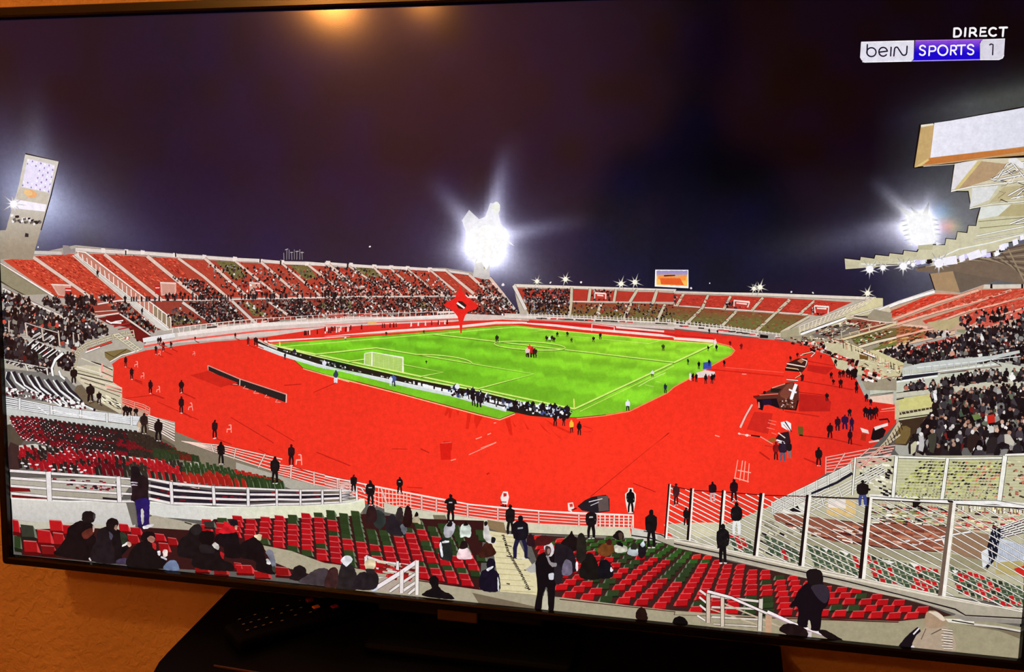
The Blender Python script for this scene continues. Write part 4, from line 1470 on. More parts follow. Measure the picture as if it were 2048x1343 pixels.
# big hanging star banner
b = Pic('star_banner', 'large red four-pointed star hanging above the far touchline')
b.poly(P('g8', '478,235 495,300 550,375 600,400 690,470 660,510 570,540 530,590 495,680 488,795 475,800 462,680 440,600 400,545 350,510 275,468 320,430 400,385 440,330'), (232, 38, 34))
b.poly(P('g8', '425,460 450,420 500,425 545,470 530,500 490,515 450,505'), (50, 24, 24))
b.line(P('g8', '432,440 520,500'), 3.4, (250, 238, 232))
b.done()
# long black board standing on the track
b = Pic('portable_board', 'long black board standing on the red track at left')
b.poly(P('m1', '1213,845 1400,925 1675,1015 1675,1064 1400,965 1216,876'), (34, 32, 32))
b.line(P('m1', '1213,846 1400,926 1675,1016'), 1.8, (216, 150, 140)); b.line(P('m1', '1672,1015 1672,1064'), 2, (230, 200, 190)); b.line(P('m1', '1402,928 1402,966'), 2, (220, 200, 190)); b.line(P('m1', '1214,846 1216,876'), 2, (210, 150, 140))
for k in range(7):
    q = along(P('m1', '1245,890 1620,1045'), k / 6)
    b.line([q, (q[0] - 4, q[1] + 5), (q[0] + 6, q[1] + 6)], 1.4, (230, 160, 150))
b.poly(P('m1', '1110,905 1213,880 1390,950 1290,975'), (206, 38, 28))
b.done()
#PART3
ZROOF = ZL[0]
ZL[0] = 1.5e-4
# ---- roof of the main stand -----------------------------------------------------------------------
TAN = (196, 160, 112)
CRM = (214, 206, 180)
b = Pic('main_stand_roof', 'stepped cream cantilever roof of the main stand with beams and lights')
BK = (16, 12, 14)
steps = P('g5', '30,1065 135,1075 140,1055 232,1065 238,1040 330,1050 335,1028 425,1038 430,1010 518,1020 530,1000 620,1005 622,972 705,972 712,930 780,938 790,885 855,893 865,845 915,845 925,790 945,720 885,730 865,610 745,610 770,420 1236,380 1236,930 1100,960 1000,1080 640,1110 560,1085 400,1110 160,1125 35,1135')
b.line(steps[:29], 4.5, BK)
b.poly(steps, (206, 200, 170))
# underside
b.poly(P('g5', '500,1130 700,1100 900,1080 1050,1075 1120,1000 1236,960 1236,1235 1060,1210 860,1175 700,1165 520,1150'), (118, 100, 84))
for k in range(12):
    t = k / 11
    b.line([along(P('g5', '520,1130 1130,1000'), t), (2048.5, 200 + (975 + 245 * t) / 3.358)], 2.6, (150, 132, 108) if k % 2 else (92, 76, 66))
b.poly(P('g5', '600,1165 760,1150 805,1290 640,1285'), (168, 138, 104))
b.poly(P('g5', '760,1150 1060,1205 970,1240 805,1290'), (108, 94, 82))
b.line(P('g5', '600,1165 640,1285'), 2, BK)
# second, third and fourth fascia
b.poly(P('g5', '770,418 930,400 1236,372 1236,560 885,580 770,612 745,605'), (214, 204, 176))
b.poly(P('g5', '772,420 925,408 765,600 748,598'), (228, 224, 228))
b.poly(P('g5', '940,408 1120,430 1020,530 880,575 790,600'), (182, 152, 118)); b.poly(P('g5', '925,412 955,405 790,604 765,605'), (212, 192, 130))
b.line(P('g5', '745,612 885,582 1236,545'), 3, (238, 234, 224), out=1)
b.poly(P('g5', '890,590 1065,575 1000,670 870,725'), (222, 222, 222)); b.poly(P('g5', '1100,582 1236,570 1236,650 1000,690'), (190, 178, 138))
b.line(P('g5', '870,728 1010,700 1236,680'), 2.4, (236, 232, 214), out=1)
b.poly(P('g5', '945,720 1150,700 1070,775 930,800'), (222, 226, 220)); b.poly(P('g5', '1150,700 1236,696 1236,780 1060,780'), (184, 172, 130))
b.poly(P('g5', '930,800 1236,775 1236,860 940,905'), (204, 200, 164)); b.line(P('g5', '930,815 1236,790'), 1.5, (120, 110, 84)); b.line(P('g5', '915,912 1080,880 1236,850'), 2.4, (240, 240, 232), out=1)
b.line(P('g5', '940,860 1236,830'), 1.4, (130, 120, 90)); b.line(P('g5', '900,940 1236,890'), 1.6, (236, 234, 220), out=1)
for s in ('1020,530 1180,440', '1060,520 1120,430 1236,420', '1030,540 1236,500', '1090,500 1236,460', '1140,400 1236,520', '1130,640 1236,580', '1150,660 1236,640', '1190,640 1236,600', '1145,830 1236,795', '1180,830 1236,820', '1120,470 1160,500', '1010,530 1100,545'):
    b.line(P('g5', s), 2.6, (240, 236, 232), out=1.6)
b.poly(P('g5', '1130,395 1180,385 1236,430 1236,470 1160,420 1135,425'), (232, 230, 232))
for k in range(26):
    x, y = random.uniform(1060, 1236), random.uniform(430, 700)
    b.line(P('g5', '%f,%f %f,%f' % (x, y, x + random.uniform(20, 60), y - random.uniform(-20, 40))), 1.3, random.choice([(40, 34, 34), (240, 236, 232), (150, 130, 100)]))
for s in ('40,1080 130,1088 125,1125 40,1130', '140,1062 232,1068 228,1092 140,1090', '238,1046 330,1055 325,1078 238,1078', '335,1034 425,1044 420,1066 335,1066', '432,1016 520,1024 515,1050 432,1050'):
    b.poly(P('g5', s), (198, 190, 160))
b.line(P('g5', '140,1100 300,1108 500,1080 640,1070 800,1000 1000,960 1236,900'), 2.2, (238, 240, 236))
b.line(P('g5', '240,1108 420,1100 600,1088 780,1040'), 1.4, (30, 26, 34))
for k in range(40):
    x, y = along(P('g5', '450,1095 700,1075 900,1040 1040,1040 1120,970 1230,920'), random.random())
    b.poly([(x - 4, y - 4), (x + 4, y - 5), (x + 5, y + 3), (x - 3, y + 5)], random.choice([(250, 250, 255), (214, 206, 250), (24, 20, 30), (180, 170, 220), (240, 240, 255)]))
b.done()
for s, r in (('200,1135', 22), ('288,1125', 16), ('425,1115', 22), ('490,1105', 12), ('665,1095', 26)):
    b = Pic('roof_floodlight')
    x, y = P('g5', s)[0]
    star(b, x, y, r, 10, 0.35, (255, 253, 255), (90, 80, 84), 0.34, 0.12)
    b.done()
b = Pic('roof_lamp_strip', 'glaring white lamps under the roof edge', 'stuff')
for s in ('690,1060 780,1040 790,1100 700,1110', '800,1050 835,1035 840,1075 805,1090', '850,1030 935,1000 960,1050 870,1075', '945,1010 985,1000 985,1040 955,1050', '1070,975 1105,960 1100,1000 1065,1005', '1155,940 1190,925 1200,965 1165,980', '640,1080 700,1070 690,1110 650,1115'):
    b.poly(P('g5', s), (246, 242, 255))
b.done()
b = Pic('roof_fascia', 'big white illuminated roof fascia with wooden tan edges at upper right')
b.poly(P('g5', '533,160 620,155 1236,40 1236,385 950,395 770,425 500,458 490,450'), BK)
b.poly(P('g5', '542,168 628,162 1236,52 1236,372 900,395 770,412 500,450'), (190, 150, 100))
b.poly(P('g5', '545,180 628,168 602,388 500,450'), (198, 166, 112)); b.poly(P('g5', '542,165 628,158 628,170 545,182'), (232, 226, 206))
b.poly(P('g5', '602,388 1236,318 1236,345 560,440'), (196, 120, 60)); b.poly(P('g5', '500,452 590,395 600,402 540,445'), (222, 196, 130)); b.line(P('g5', '545,442 770,415 1236,352'), 1.8, (196, 160, 120)); b.line(P('g5', '560,445 770,428'), 1.2, (236, 226, 210))
b.grid(P('g5', '634,155 1236,50 1236,312 606,386'), lambda x, y: mixc((236, 234, 246), (222, 222, 236), (x - 1860) / 190), 40)
b.done()

ZL[0] = max(ZL[0], ZROOF)
print('roof depth', ZL[0], ZROOF)
# ---- main stand at right ----------------------------------------------------------------------------
b = Pic('main_grandstand', 'crowded main grandstand rising along the right side')
b.poly(P('g3', '0,455 380,290 850,130 1210,165 1520,55 2048,60 p 2050,900 2050,1200 1790,900 m3 1300,1080 1120,1040 1000,790 900,740 740,700 g3 0,700'), (168, 166, 156))
b.poly(P('g3', '0,420 370,285 720,160 860,140 1210,170 1520,60 2048,60 2048,330 1900,560 1480,640 760,740 0,860'), (196, 160, 136))
b.line(P('g3', '0,450 370,300 700,200 860,150'), 6, (250, 244, 240), out=1.5); b.line(P('g3', '0,425 370,280 850,120'), 1.6, (220, 206, 200))
b.poly(P('g3', '1520,60 2048,50 2048,110 1500,110'), (214, 204, 190))
for q in ((1610, 80), (2022, 80)): b.poly(P('g3', '%d,%d %d,%d %d,%d %d,%d' % (q[0] - 14, 50, q[0] + 14, 50, q[0] + 14, 110, q[0] - 14, 110)), (24, 18, 20))
for s, c in (('280,410 720,225 870,185 1180,190 880,290 290,500', (214, 56, 36)), ('350,540 1300,200 1480,130 2048,110 2048,110 1250,320 380,560', (196, 74, 52)), ('700,540 1340,330 1900,140 2048,120 2048,210 1180,440 740,580', (196, 66, 48)),
             ('1180,490 1420,400 2048,240 2048,360 1500,500 1300,620', (196, 70, 54)), ('1550,510 2048,400 2048,480 1520,620 1320,660', (190, 80, 64)), ('0,590 210,570 230,600 0,690', (190, 92, 66)), ('0,740 230,660 420,610 740,640 600,690 0,840', (164, 90, 52)),
             ('0,850 700,680 1080,690 1040,720 60,920', (150, 100, 64)), ('180,960 500,900 1140,740 1180,790 900,1020 480,1060', (190, 76, 66))):
    b.poly(P('g3', s), c)
for s, w in (('310,525 860,310 1440,130', 4.5), ('0,715 380,575 880,420 1440,270 1880,130', 5), ('900,555 1320,400 1640,330 2048,210', 3.6), ('1480,525 1660,480 2048,370', 4), ('0,860 250,780 700,670 840,650', 4), ('60,930 480,830 1000,720 1130,690', 7)):
    b.line(P('g3', s), w, (238, 176, 152) if 'g' and w != 7 else (226, 188, 160), out=1.3)
for s in ('430,585 760,610 760,650 440,600',): b.poly(P('g3', s), (232, 190, 170))
b.poly(P('g3', '0,455 250,340 280,420 260,560 0,545'), (210, 196, 172))
b.poly(P('g3', '60,870 250,830 260,880 90,925'), (110, 128, 60)); b.poly(P('g3', '1150,655 1310,655 1310,710 1160,690'), (140, 140, 110))
b.poly(P('g3', '760,560 1050,520 1190,480 1180,570 1050,660 880,650'), (186, 168, 126))
b.poly(P('g3', '1130,715 1305,735 1300,785 1150,770'), (214, 190, 160))
for k in range(8): b.line([along(P('g3', '960,290 1480,110'), k / 7), along(P('g3', '960,400 1480,210'), k / 7)], 1, (232, 140, 116))
b.done()
b = Pic('main_stand_seat_rows', 'fine rows of red seats in the main stand', 'stuff')
for s, n in (('g3 280,410 720,225 1180,190 290,500', 110), ('g3 350,550 1300,210 2048,120 1250,320', 170), ('g3 700,560 1340,340 2048,130 2048,210 1180,440', 230), ('g3 1180,490 1420,400 2048,250 2048,360 1500,500', 170), ('g3 1550,520 2048,410 2048,480 1400,650', 110)):
    flecks(b, P('g3', s), n, [(214, 80, 58), (170, 50, 38), (226, 100, 80), (196, 90, 66)], 7, 1.6, -.33)
flecks(b, P('g3', '0,740 420,610 740,640 0,850'), 90, [(190, 110, 70), (100, 90, 50), (60, 40, 30), (200, 80, 60)], 8, 1.6, -.3)
flecks(b, P('g3', '0,860 700,690 1080,700 60,920'), 110, [(200, 160, 100), (70, 50, 40), (120, 110, 60), (190, 80, 60)], 8, 2, -.25)
flecks(b, P('g3', '200,960 1140,750 900,1020 500,1060'), 80, [(214, 96, 86), (240, 180, 170), (120, 30, 34), (50, 24, 30)], 11, 2.2, .4)
b.done()
b = Pic('main_crowd', 'large dark crowd filling the main stand', 'stuff')
crowd(b, P('g3', '1200,470 2048,330 2048,640 1200,650'), 90, 7, pal=DARKS + [(200, 90, 80)] * 3)
crowd(b, P('g3', '760,690 1050,680 1040,740 760,740'), 22, 7)
crowd(b, P('g3', '1320,650 2048,600 2048,960 1180,1000 1180,800'), 330, 8, 9, pal=DARKS * 3 + GREYS)
crowd(b, P('g3', '220,960 1180,800 1180,1020 560,1100'), 230, 7.5, pal=DARKS * 3 + MIX)
crowd(b, P('g3', '1340,960 2048,860 2048,1100 1700,1110 1400,1060'), 90, 9, pal=DARKS * 2 + GREYS)
b.done()
b = Pic('stand_terrace', 'pale concrete terraces and rails across the main stand')
for s, c in (('g3 430,1170 700,1090 1200,1040 1600,1000 1980,930 1990,970 1500,1080 1000,1160 400,1260', (196, 200, 196)), ('g3 0,1240 420,1190 1000,1180 1700,1080 2048,1150 2048,1330 0,1330', (196, 198, 182)), ('g4 0,150 900,60 1560,0 2048,0 2048,130 1700,130 800,250 0,350', (196, 198, 180)),
             ('g4 0,330 800,250 1700,135 1980,150 2048,240 2048,320 1500,270 900,300 0,400', (200, 196, 176)), ('g4 0,350 300,310 310,450 0,410', (232, 200, 180)), ('g4 360,380 850,310 850,490 380,540', (206, 200, 130)), ('g4 330,400 380,390 390,640 330,660', (200, 190, 150)),
             ('g4 370,560 850,480 850,590 400,670', (206, 202, 164)), ('g4 1050,790 1560,750 1540,900 1040,910', (196, 196, 170)), ('g4 600,1090 2048,880 2048,1110 600,1140', (110, 106, 98))):
    b.poly(P('g3', s), c)
b.poly(P('g4', '390,560 840,480 840,510 390,590'), (70, 56, 44))
for k in range(9): b.line([along(P('g4', '400,540 840,470'), k / 8), along(P('g4', '430,590 840,520'), k / 8)], 1.3, (206, 196, 150))
b.poly(P('g4', '380,665 850,590 620,840 480,1000 330,985 340,860'), (62, 46, 34)); b.poly(P('g4', '390,740 480,735 540,770 535,860 470,975 335,975 330,900'), (118, 96, 56))
for s, w, c in (('g3 200,1325 480,1275 900,1220', 6, (38, 38, 50)), ('g4 0,165 400,110 900,40', 6, (34, 34, 44)), ('g3 560,1110 1000,1050 1500,960 2048,880', 2.0, (20, 18, 24)), ('g3 400,1270 900,1215 1700,1110', 2.2, (238, 240, 240)), ('g3 900,1230 1750,1140', 2.4, (150, 130, 120)),
                ('g4 0,205 450,140 900,75', 2.6, (236, 238, 236)), ('g4 0,345 800,245 1700,128 2048,120', 1.4, (90, 84, 80)), ('g4 440,280 800,240 1700,125', 2.6, (24, 18, 20)), ('g3 930,1240 1300,1200', 1.5, (40, 34, 34)), ('g3 620,1160 1400,1080 2000,1010', 1.3, (240, 242, 242)),
                ('g4 380,640 840,580', 2, (30, 24, 20)), ('g4 0,325 320,290', 1.4, (40, 30, 30)), ('g4 150,520 340,490', 2, (240, 140, 120)), ('g4 130,550 340,530', 1.4, (240, 140, 120))):
    b.line(P('g3', s), w, c)
for s in ('g3 1600,1060 1740,1130', 'g3 1580,1190 1700,1290'): b.line(P('g3', s), 2, (30, 26, 30))
for k in range(14): 
    q = along(P('g3', '440,1200 1000,1100 1700,1060'), k / 13)
    b.line([q, (q[0], q[1] + 12)], 1.4, (226, 226, 222), out=.8)
b.poly(P('g4', '310,185 345,185 350,380 305,460'), (186, 184, 170)); b.line(P('g4', '318,180 322,260'), 3, (24, 22, 22)); b.line(P('g4', '350,385 450,372'), 2, (20, 18, 16))
b.done()
b = Pic('main_crowd', 'nearer spectators on the lower terraces of the main stand', 'stuff')
crowd(b, P('g4', '440,230 700,140 760,215 460,270'), 26, 8, pal=DARKS + [(190, 110, 90)])
crowd(b, P('g4', '930,120 1250,70 1700,20 1750,110 1500,130 940,200'), 60, 9, pal=DARKS * 2 + [(196, 120, 100), (120, 110, 100)])
crowd(b, P('g3', '1250,1250 2048,1180 2048,1330 1200,1330'), 60, 9, pal=DARKS * 2 + GREYS)
crowd(b, P('g4', '790,180 940,200 1300,280 2048,200 2048,760 1560,750 1050,780 880,760 840,480'), 520, 10, 12, pal=DARKS * 3 + GREYS + [(60, 75, 60)] * 3)
crowd(b, P('g4', '700,760 850,560 1050,790 1560,760 2048,740 2048,1110 600,1120 540,940'), 330, 13, 15, pal=DARKS * 3 + GREYS)
b.poly(P('g4', '1550,600 1650,580 1660,690 1560,700'), (196, 44, 34)); b.poly(P('g4', '1350,590 1450,580 1480,640 1380,660'), (104, 124, 70))
crowd(b, P('g4', '60,20 420,0 420,90 100,130'), 26, 7, pal=MIX)
b.done()
# figures on the lower terrace, traced
for s, c in (('g4 760,870 830,820 880,840 870,980 840,1100 790,1080 780,1000', (62, 62, 52)), ('g4 540,990 600,930 620,960 600,1080 540,1130', (196, 190, 160)), ('g4 1560,920 1630,870 1690,900 1680,1000 1640,1100 1540,1110', (40, 34, 36)), ('g4 1300,860 1400,830 1450,880 1400,1000 1330,1100 1280,1010', (44, 32, 30)),
             ('g4 1780,850 1850,840 1920,950 1900,1000 1790,960', (196, 190, 176)), ('g4 640,860 710,880 720,990 700,1080 640,1060 650,950', (190, 186, 184)), ('g4 830,300 880,320 890,400 850,390', (246, 244, 246)), ('g4 1900,350 2048,370 2048,500 1960,470', (24, 20, 24))):
    b = Pic('spectator')
    b.poly(P('g4', s), c)
    q = P('g4', s)
    cx_ = sum(p[0] for p in q) / len(q); y_ = min(p[1] for p in q)
    b.disc(cx_, y_ - 2, 4, 4.6, random.choice([(30, 24, 24), (170, 130, 110), (226, 222, 220)]))
    b.done()
# ---- corner between the end stand and the main stand
b = Pic('corner_bank', 'jumble of railings, steps and seats where end stand meets main stand')
b.poly(P('c1', '0,620 280,600 900,420 1000,360 1190,330 1260,250 1500,300 1500,420 1400,560 1290,820 1420,960 1560,1150 1560,1343 1150,1343 1050,1100 900,960 620,860 350,740 120,680'), (158, 146, 124))
b.poly(P('c1', '900,390 1190,380 1420,440 1420,500 1080,560 900,480'), (150, 74, 58)); b.poly(P('c1', '0,560 240,490 260,600 0,640'), (170, 160, 130))
b.poly(P('c1', '420,590 900,440 1060,470 1060,540 700,640 480,650'), (120, 110, 100)); b.poly(P('c1', '950,650 1440,520 1560,500 1560,600 1060,745 1000,720'), (116, 100, 60))
b.poly(P('c1', '960,660 1250,600 1240,670 1090,720'), (104, 120, 56)); b.poly(P('c1', '1230,790 1560,690 1560,760 1300,810'), (110, 120, 60))
b.line(P('c1', '800,670 1150,570 1430,490 1560,450'), 4.5, (226, 204, 160), out=2.2); b.line(P('c1', '1060,760 1300,690 1560,630'), 4.5, (228, 214, 184), out=2.2); b.line(P('c1', '1290,815 1560,760'), 5, (232, 206, 180), out=2)
b.line(P('c1', '920,580 1200,500 1420,450'), 2.4, (226, 190, 160), out=1); b.line(P('c1', '990,345 1180,360'), 2, (40, 30, 28)); b.line(P('c1', '920,350 1190,400 1420,430 1560,430'), 2.6, (236, 208, 190), out=.8)
for s in ('700,560 700,680', '820,540 830,640', '930,560 940,600', '1050,480 1060,580', '1195,460 1200,550'): b.line(P('c1', s), 2, (220, 200, 170), out=.8)
for s in ('640,640 900,740', '700,690 1000,800', '730,750 1060,850'): b.line(P('c1', s), 2.6, (226, 206, 180), out=1)
for s, n, w, h, a in (('420,560 900,400 1060,460 700,640', 90, 6, 1.8, -.3), ('130,640 500,620 760,720 700,790 350,740', 110, 4, 2.4, .3), ('620,620 900,680 1040,800 760,760', 60, 5, 1.8, .3), ('900,400 1400,440 1060,540', 50, 5, 1.6, -.2), ('960,660 1440,530 1540,560 1060,740', 80, 4, 1.6, -.2), ('700,780 1050,880 1150,980 900,930', 60, 5, 2.4, .35)):
    flecks(b, P('c1', s), n, [(26, 18, 20), (26, 18, 20), (236, 224, 206), (206, 190, 150), (150, 60, 50), (90, 80, 60)], w, h, a)
crowd(b, P('c1', '1290,830 1560,770 1700,720 1850,900 1650,990 1450,920'), 60, 7, pal=DARKS * 2 + [(150, 40, 36), (200, 190, 180)])
b.poly(P('c1', '830,870 970,915 960,940 820,895'), (246, 240, 236)); b.poly(P('c1', '1070,850 1170,880 1160,940 1060,920'), (104, 74, 40)); b.poly(P('c1', '1100,815 1290,890 1280,905 1095,840'), (248, 236, 230))
b.done()

# corner terrace between end stand and main stand
b = Pic('corner_terrace', 'cream railings and steps at the foot of the main stand')
b.poly(P('g3', '0,930 90,930 450,1100 400,1270 0,1300'), (206, 196, 150)); b.poly(P('f8', '1150,20 1500,60 1770,190 2044,330 1900,430 1620,420 1300,330 1230,180'), (202, 192, 156))
b.line(P('f8', '1400,20 1550,85 1770,185'), 3, (232, 214, 170), out=1.2); b.line(P('f8', '1520,110 1770,220'), 1.6, (30, 20, 20))
for k in range(22):
    q = along(P('f8', '1380,40 1560,110 2030,330'), k / 21)
    b.line([(q[0] - 1, q[1] - 6), (q[0] + 1, q[1] + 9)], 1.5, random.choice([(60, 30, 24), (236, 220, 180), (190, 120, 90)]))
b.poly(P('f8', '1600,130 1760,190 1760,205 1590,150'), (60, 14, 16)); b.line(P('f8', '1610,138 1755,195'), 2.4, (248, 240, 238))
b.poly(P('f8', '1370,180 1480,220 1480,235 1370,200'), (244, 236, 232)); b.poly(P('f8', '1565,160 1670,190 1665,230 1570,215'), (110, 80, 40))
for k in range(60):
    x, y = P('f8', '%f,%f' % (random.uniform(1560, 2044), random.uniform(230, 460)))[0]
    b.line([(x, y), (x + random.uniform(3, 9), y + random.uniform(-3, 6))], 1.6, random.choice([(40, 30, 26), (226, 216, 170), (150, 140, 110), (240, 236, 210), (190, 90, 70)]))
b.done()
b = Pic('pitchside_people', 'stewards, benches and equipment gathered at the right of the track', 'stuff')
for s, n, w, h in (('f8 760,10 1150,20 1200,120 1040,150 950,60 760,40', 50, 6, 4), ('f8 1040,60 1350,180 1500,230 1490,260 1250,190', 60, 7, 3.5), ('f8 1420,240 1560,260 1530,420 1430,400', 30, 4, 9), ('f8 1600,330 1800,400 1780,480 1610,470', 26, 8, 5)):
    flecks(b, P('f8', s), n, [(24, 14, 18), (24, 14, 18), (240, 220, 214), (214, 80, 66), (120, 40, 36)], w, h, .3)
for s, h in (('1230,190', 10), ('1120,210', 7), ('1290,300', 14), ('1340,440', 15), ('1380,430', 15), ('1435,440', 20), ('1490,460', 22), ('1520,430', 20), ('1240,450', 14), ('1350,560', 19), ('1265,520', 12), ('1535,560', 15), ('1535,620', 16), ('1650,720', 17), ('1700,760', 14), ('1640,900', 22), ('1690,930', 26), ('1740,920', 24), ('1765,890', 20), ('845,200', 10), ('765,240', 10), ('900,470', 14), ('190,105', 12), ('60,60', 9)):
    q = P('f8', s)[0]
    figure(b, q[0], q[1], h, body=random.choice([(24, 14, 18), (40, 16, 22), (20, 16, 30)]), wf=1.4)
b.done()
# dugouts and pitch-side gear
b = Pic('dugout', 'team shelter with white roof ribs and dark seats, middle one beside the track')
b.poly(P('f8', '550,560 700,500 790,485 860,530 865,700 830,820 640,800 370,690 330,670 520,580'), (92, 44, 36))
b.poly(P('f8', '640,620 720,510 790,490 800,600 720,690 650,660'), (124, 66, 52)); b.poly(P('f8', '540,560 660,570 620,610 530,600'), (30, 30, 26)); b.line(P('f8', '550,555 700,510'), 2, (226, 150, 130))
b.poly(P('f8', '370,690 600,680 640,790 460,740 440,820 390,800'), (24, 14, 24)); b.poly(P('f8', '430,690 540,690 550,750 450,760'), (30, 18, 44))
b.line(P('f8', '830,510 800,600 770,690'), 6, (250, 246, 250)); b.line(P('f8', '745,575 835,610'), 4, (250, 246, 250)); b.line(P('f8', '850,700 825,815 690,800'), 3, (40, 10, 12))
b.line(P('f8', '400,640 620,625'), 2, (240, 110, 96)); b.line(P('f8', '330,660 400,650'), 3, (120, 20, 24)); b.disc(*P('f8', '460,610')[0], 3, 3.5, (50, 12, 16))
for k in range(26):
    x, y = P('f8', '%f,%f' % (random.uniform(650, 800), random.uniform(690, 790)))[0]
    b.line([(x, y), (x + random.uniform(-5, 5), y + random.uniform(-6, 6))], 1.5, random.choice([(240, 214, 206), (30, 16, 18), (160, 120, 100)]))
b.line(P('f8', '395,720 400,790'), 3.5, (240, 130, 120))
b.done()
b = Pic('dugout', 'team shelter farther up the track with tan top')
b.poly(P('f8', '700,330 740,260 850,210 960,210 960,300 900,370 700,350'), (60, 30, 28)); b.poly(P('f8', '840,240 900,205 930,230 890,270'), (176, 110, 80))
for s in ('720,270 800,285 940,310', '710,320 850,340 890,400 820,440', '900,220 960,240 940,300', '720,460 850,470', '880,180 1010,130 1050,150 1000,190', '900,160 990,140'): b.line(P('f8', s), 2, random.choice([(246, 220, 206), (246, 200, 150)]), out=2)
b.line(P('f8', '705,345 880,360'), 3, (20, 12, 16)); b.poly(P('f8', '890,410 925,400 915,470 885,480'), (60, 20, 24))
b.done()
b = Pic('dugout', 'nearest team shelter frame with white panels and crates')
b.poly(P('f8', '650,960 720,940 770,970 775,1060 720,1040 660,1010'), (246, 240, 244)); b.line(P('f8', '700,950 780,1070'), 2, (60, 30, 40)); b.line(P('f8', '680,980 760,1070'), 1.4, (200, 120, 110))
b.poly(P('f8', '590,1140 640,1080 740,1060 770,1180 760,1250 640,1230'), (44, 26, 34)); b.line(P('f8', '600,1160 690,1190'), 3.5, (248, 240, 244)); b.line(P('f8', '620,1080 700,1140'), 2, (240, 214, 206)); b.line(P('f8', '620,1190 700,1200'), 2, (240, 230, 230))
b.poly(P('f8', '490,1160 580,1130 590,1190 500,1190'), (150, 90, 40))
for s in ('510,930 600,950', '500,960 590,990', '490,1020 580,1040', '540,1080 600,1100'): b.line(P('f8', s), 1.6, (250, 120, 104))
b.line(P('f8', '315,750 240,880 175,1020'), 4, (250, 190, 180), out=1); b.line(P('f8', '150,1090 260,1105 420,1130 560,1210'), 2, (252, 150, 134)); b.line(P('f8', '300,1110 410,1125'), 3, (70, 10, 14)); b.disc(*P('f8', '165,1090')[0], 3, 2, (255, 220, 214)); b.disc(*P('f8', '255,1107')[0], 4, 2.4, (255, 220, 214))
b.done()
b = Pic('green_bin', 'small olive green bin on the red track')
b.poly(P('f8', '850,1005 912,1005 912,1105 855,1105'), (106, 84, 34)); b.poly(P('f8', '868,1100 910,1100 910,1118 870,1118'), (40, 14, 12)); b.done()
b = Pic('pitchside_bench', 'cluster of people round a white table beside the pitch')
b.poly(P('m3', '130,890 180,875 240,885 240,915 140,920'), (236, 214, 210)); b.poly(P('m3', '170,830 215,825 220,865 170,870'), (60, 80, 170))
b.done()
for s, h, kw in (('m3 110,940', 17, {}), ('m3 130,945', 17, {}), ('m3 185,955', 20, {}), ('m3 205,950', 17, dict(body=(200, 60, 60))), ('m3 222,955', 20, {}), ('m3 235,935', 14, {}), ('m3 95,935', 15, dict(body=(235, 225, 225))), ('m3 145,870', 16, {}), ('m3 205,850', 13, {}), ('m3 82,845', 13, dict(body=(30, 60, 30))), ('m3 293,855', 14, {}),
                 ('m3 240,745', 18, dict(body=(240, 220, 215))), ('m3 248,765', 14, {}), ('m3 200,765', 12, {}), ('m3 328,735', 10, dict(body=(110, 16, 18))), ('m3 394,755', 13, dict(body=(120, 20, 22))), ('m3 206,665', 12, {}), ('m3 254,665', 9, {}),
                 ('f8 1190,710', 17, dict(wf=1.3)), ('f8 1225,1140', 30, dict(wf=1.3, body=(40, 12, 20))), ('f8 1315,1055', 28, dict(wf=1.3, body=(44, 18, 30))), ('f8 1400,1040', 30, dict(wf=1.5, body=(44, 20, 60))), ('f8 1455,890', 16, dict(wf=1.6)), ('f8 1480,1060', 28, dict(body=(40, 18, 50))), ('f8 1460,1215', 30, dict(body=(40, 14, 24))),
                 ('b3 595,105', 36, dict(body=(120, 20, 22), legs=(50, 16, 20))), ('b3 635,112', 40, dict(body=(36, 24, 40), legs=(90, 90, 110), wf=1.3)), ('b3 672,95', 34, dict(body=(28, 22, 28), legs=(120, 110, 110)))):
    q = P('m3', s)[0]
    person(q[0], q[1], h, **kw)
b = Pic('camera_position', 'covered camera gear on a stand at the right edge of the track')
b.poly(P('f8', '1700,1150 1730,1030 1830,1010 1880,1050 1850,1130 1760,1180'), (24, 16, 20)); b.poly(P('f8', '1740,1010 1900,960 1900,1000 1830,1020 1750,1050'), (236, 220, 216)); b.line(P('f8', '1800,930 1900,920 1920,960'), 3, (30, 16, 24))
b.poly(P('f8', '1580,1020 1670,1050 1680,1090 1600,1070'), (240, 216, 210)); b.poly(P('f8', '1590,1090 1650,1100 1640,1180 1580,1160'), (170, 44, 24)); b.line(P('f8', '1680,1190 1800,1170'), 3, (210, 190, 180))
b.done()
b = Pic('corner_railing', 'slanting railing beside the tunnel ramp')
for s, w in (('f8 1780,1300 1900,1180 2044,960', 9), ('f8 1700,1343 1850,1240 2044,1100', 5)):
    b.line(P('f8', s), w, (196, 180, 150), out=1.5)
for k in range(10): 
    q = along(P('f8', '1780,1300 2044,960'), k / 9)
    b.line([q, (q[0] + 5, q[1] + 14)], 1.6, (40, 24, 22))
b.done()

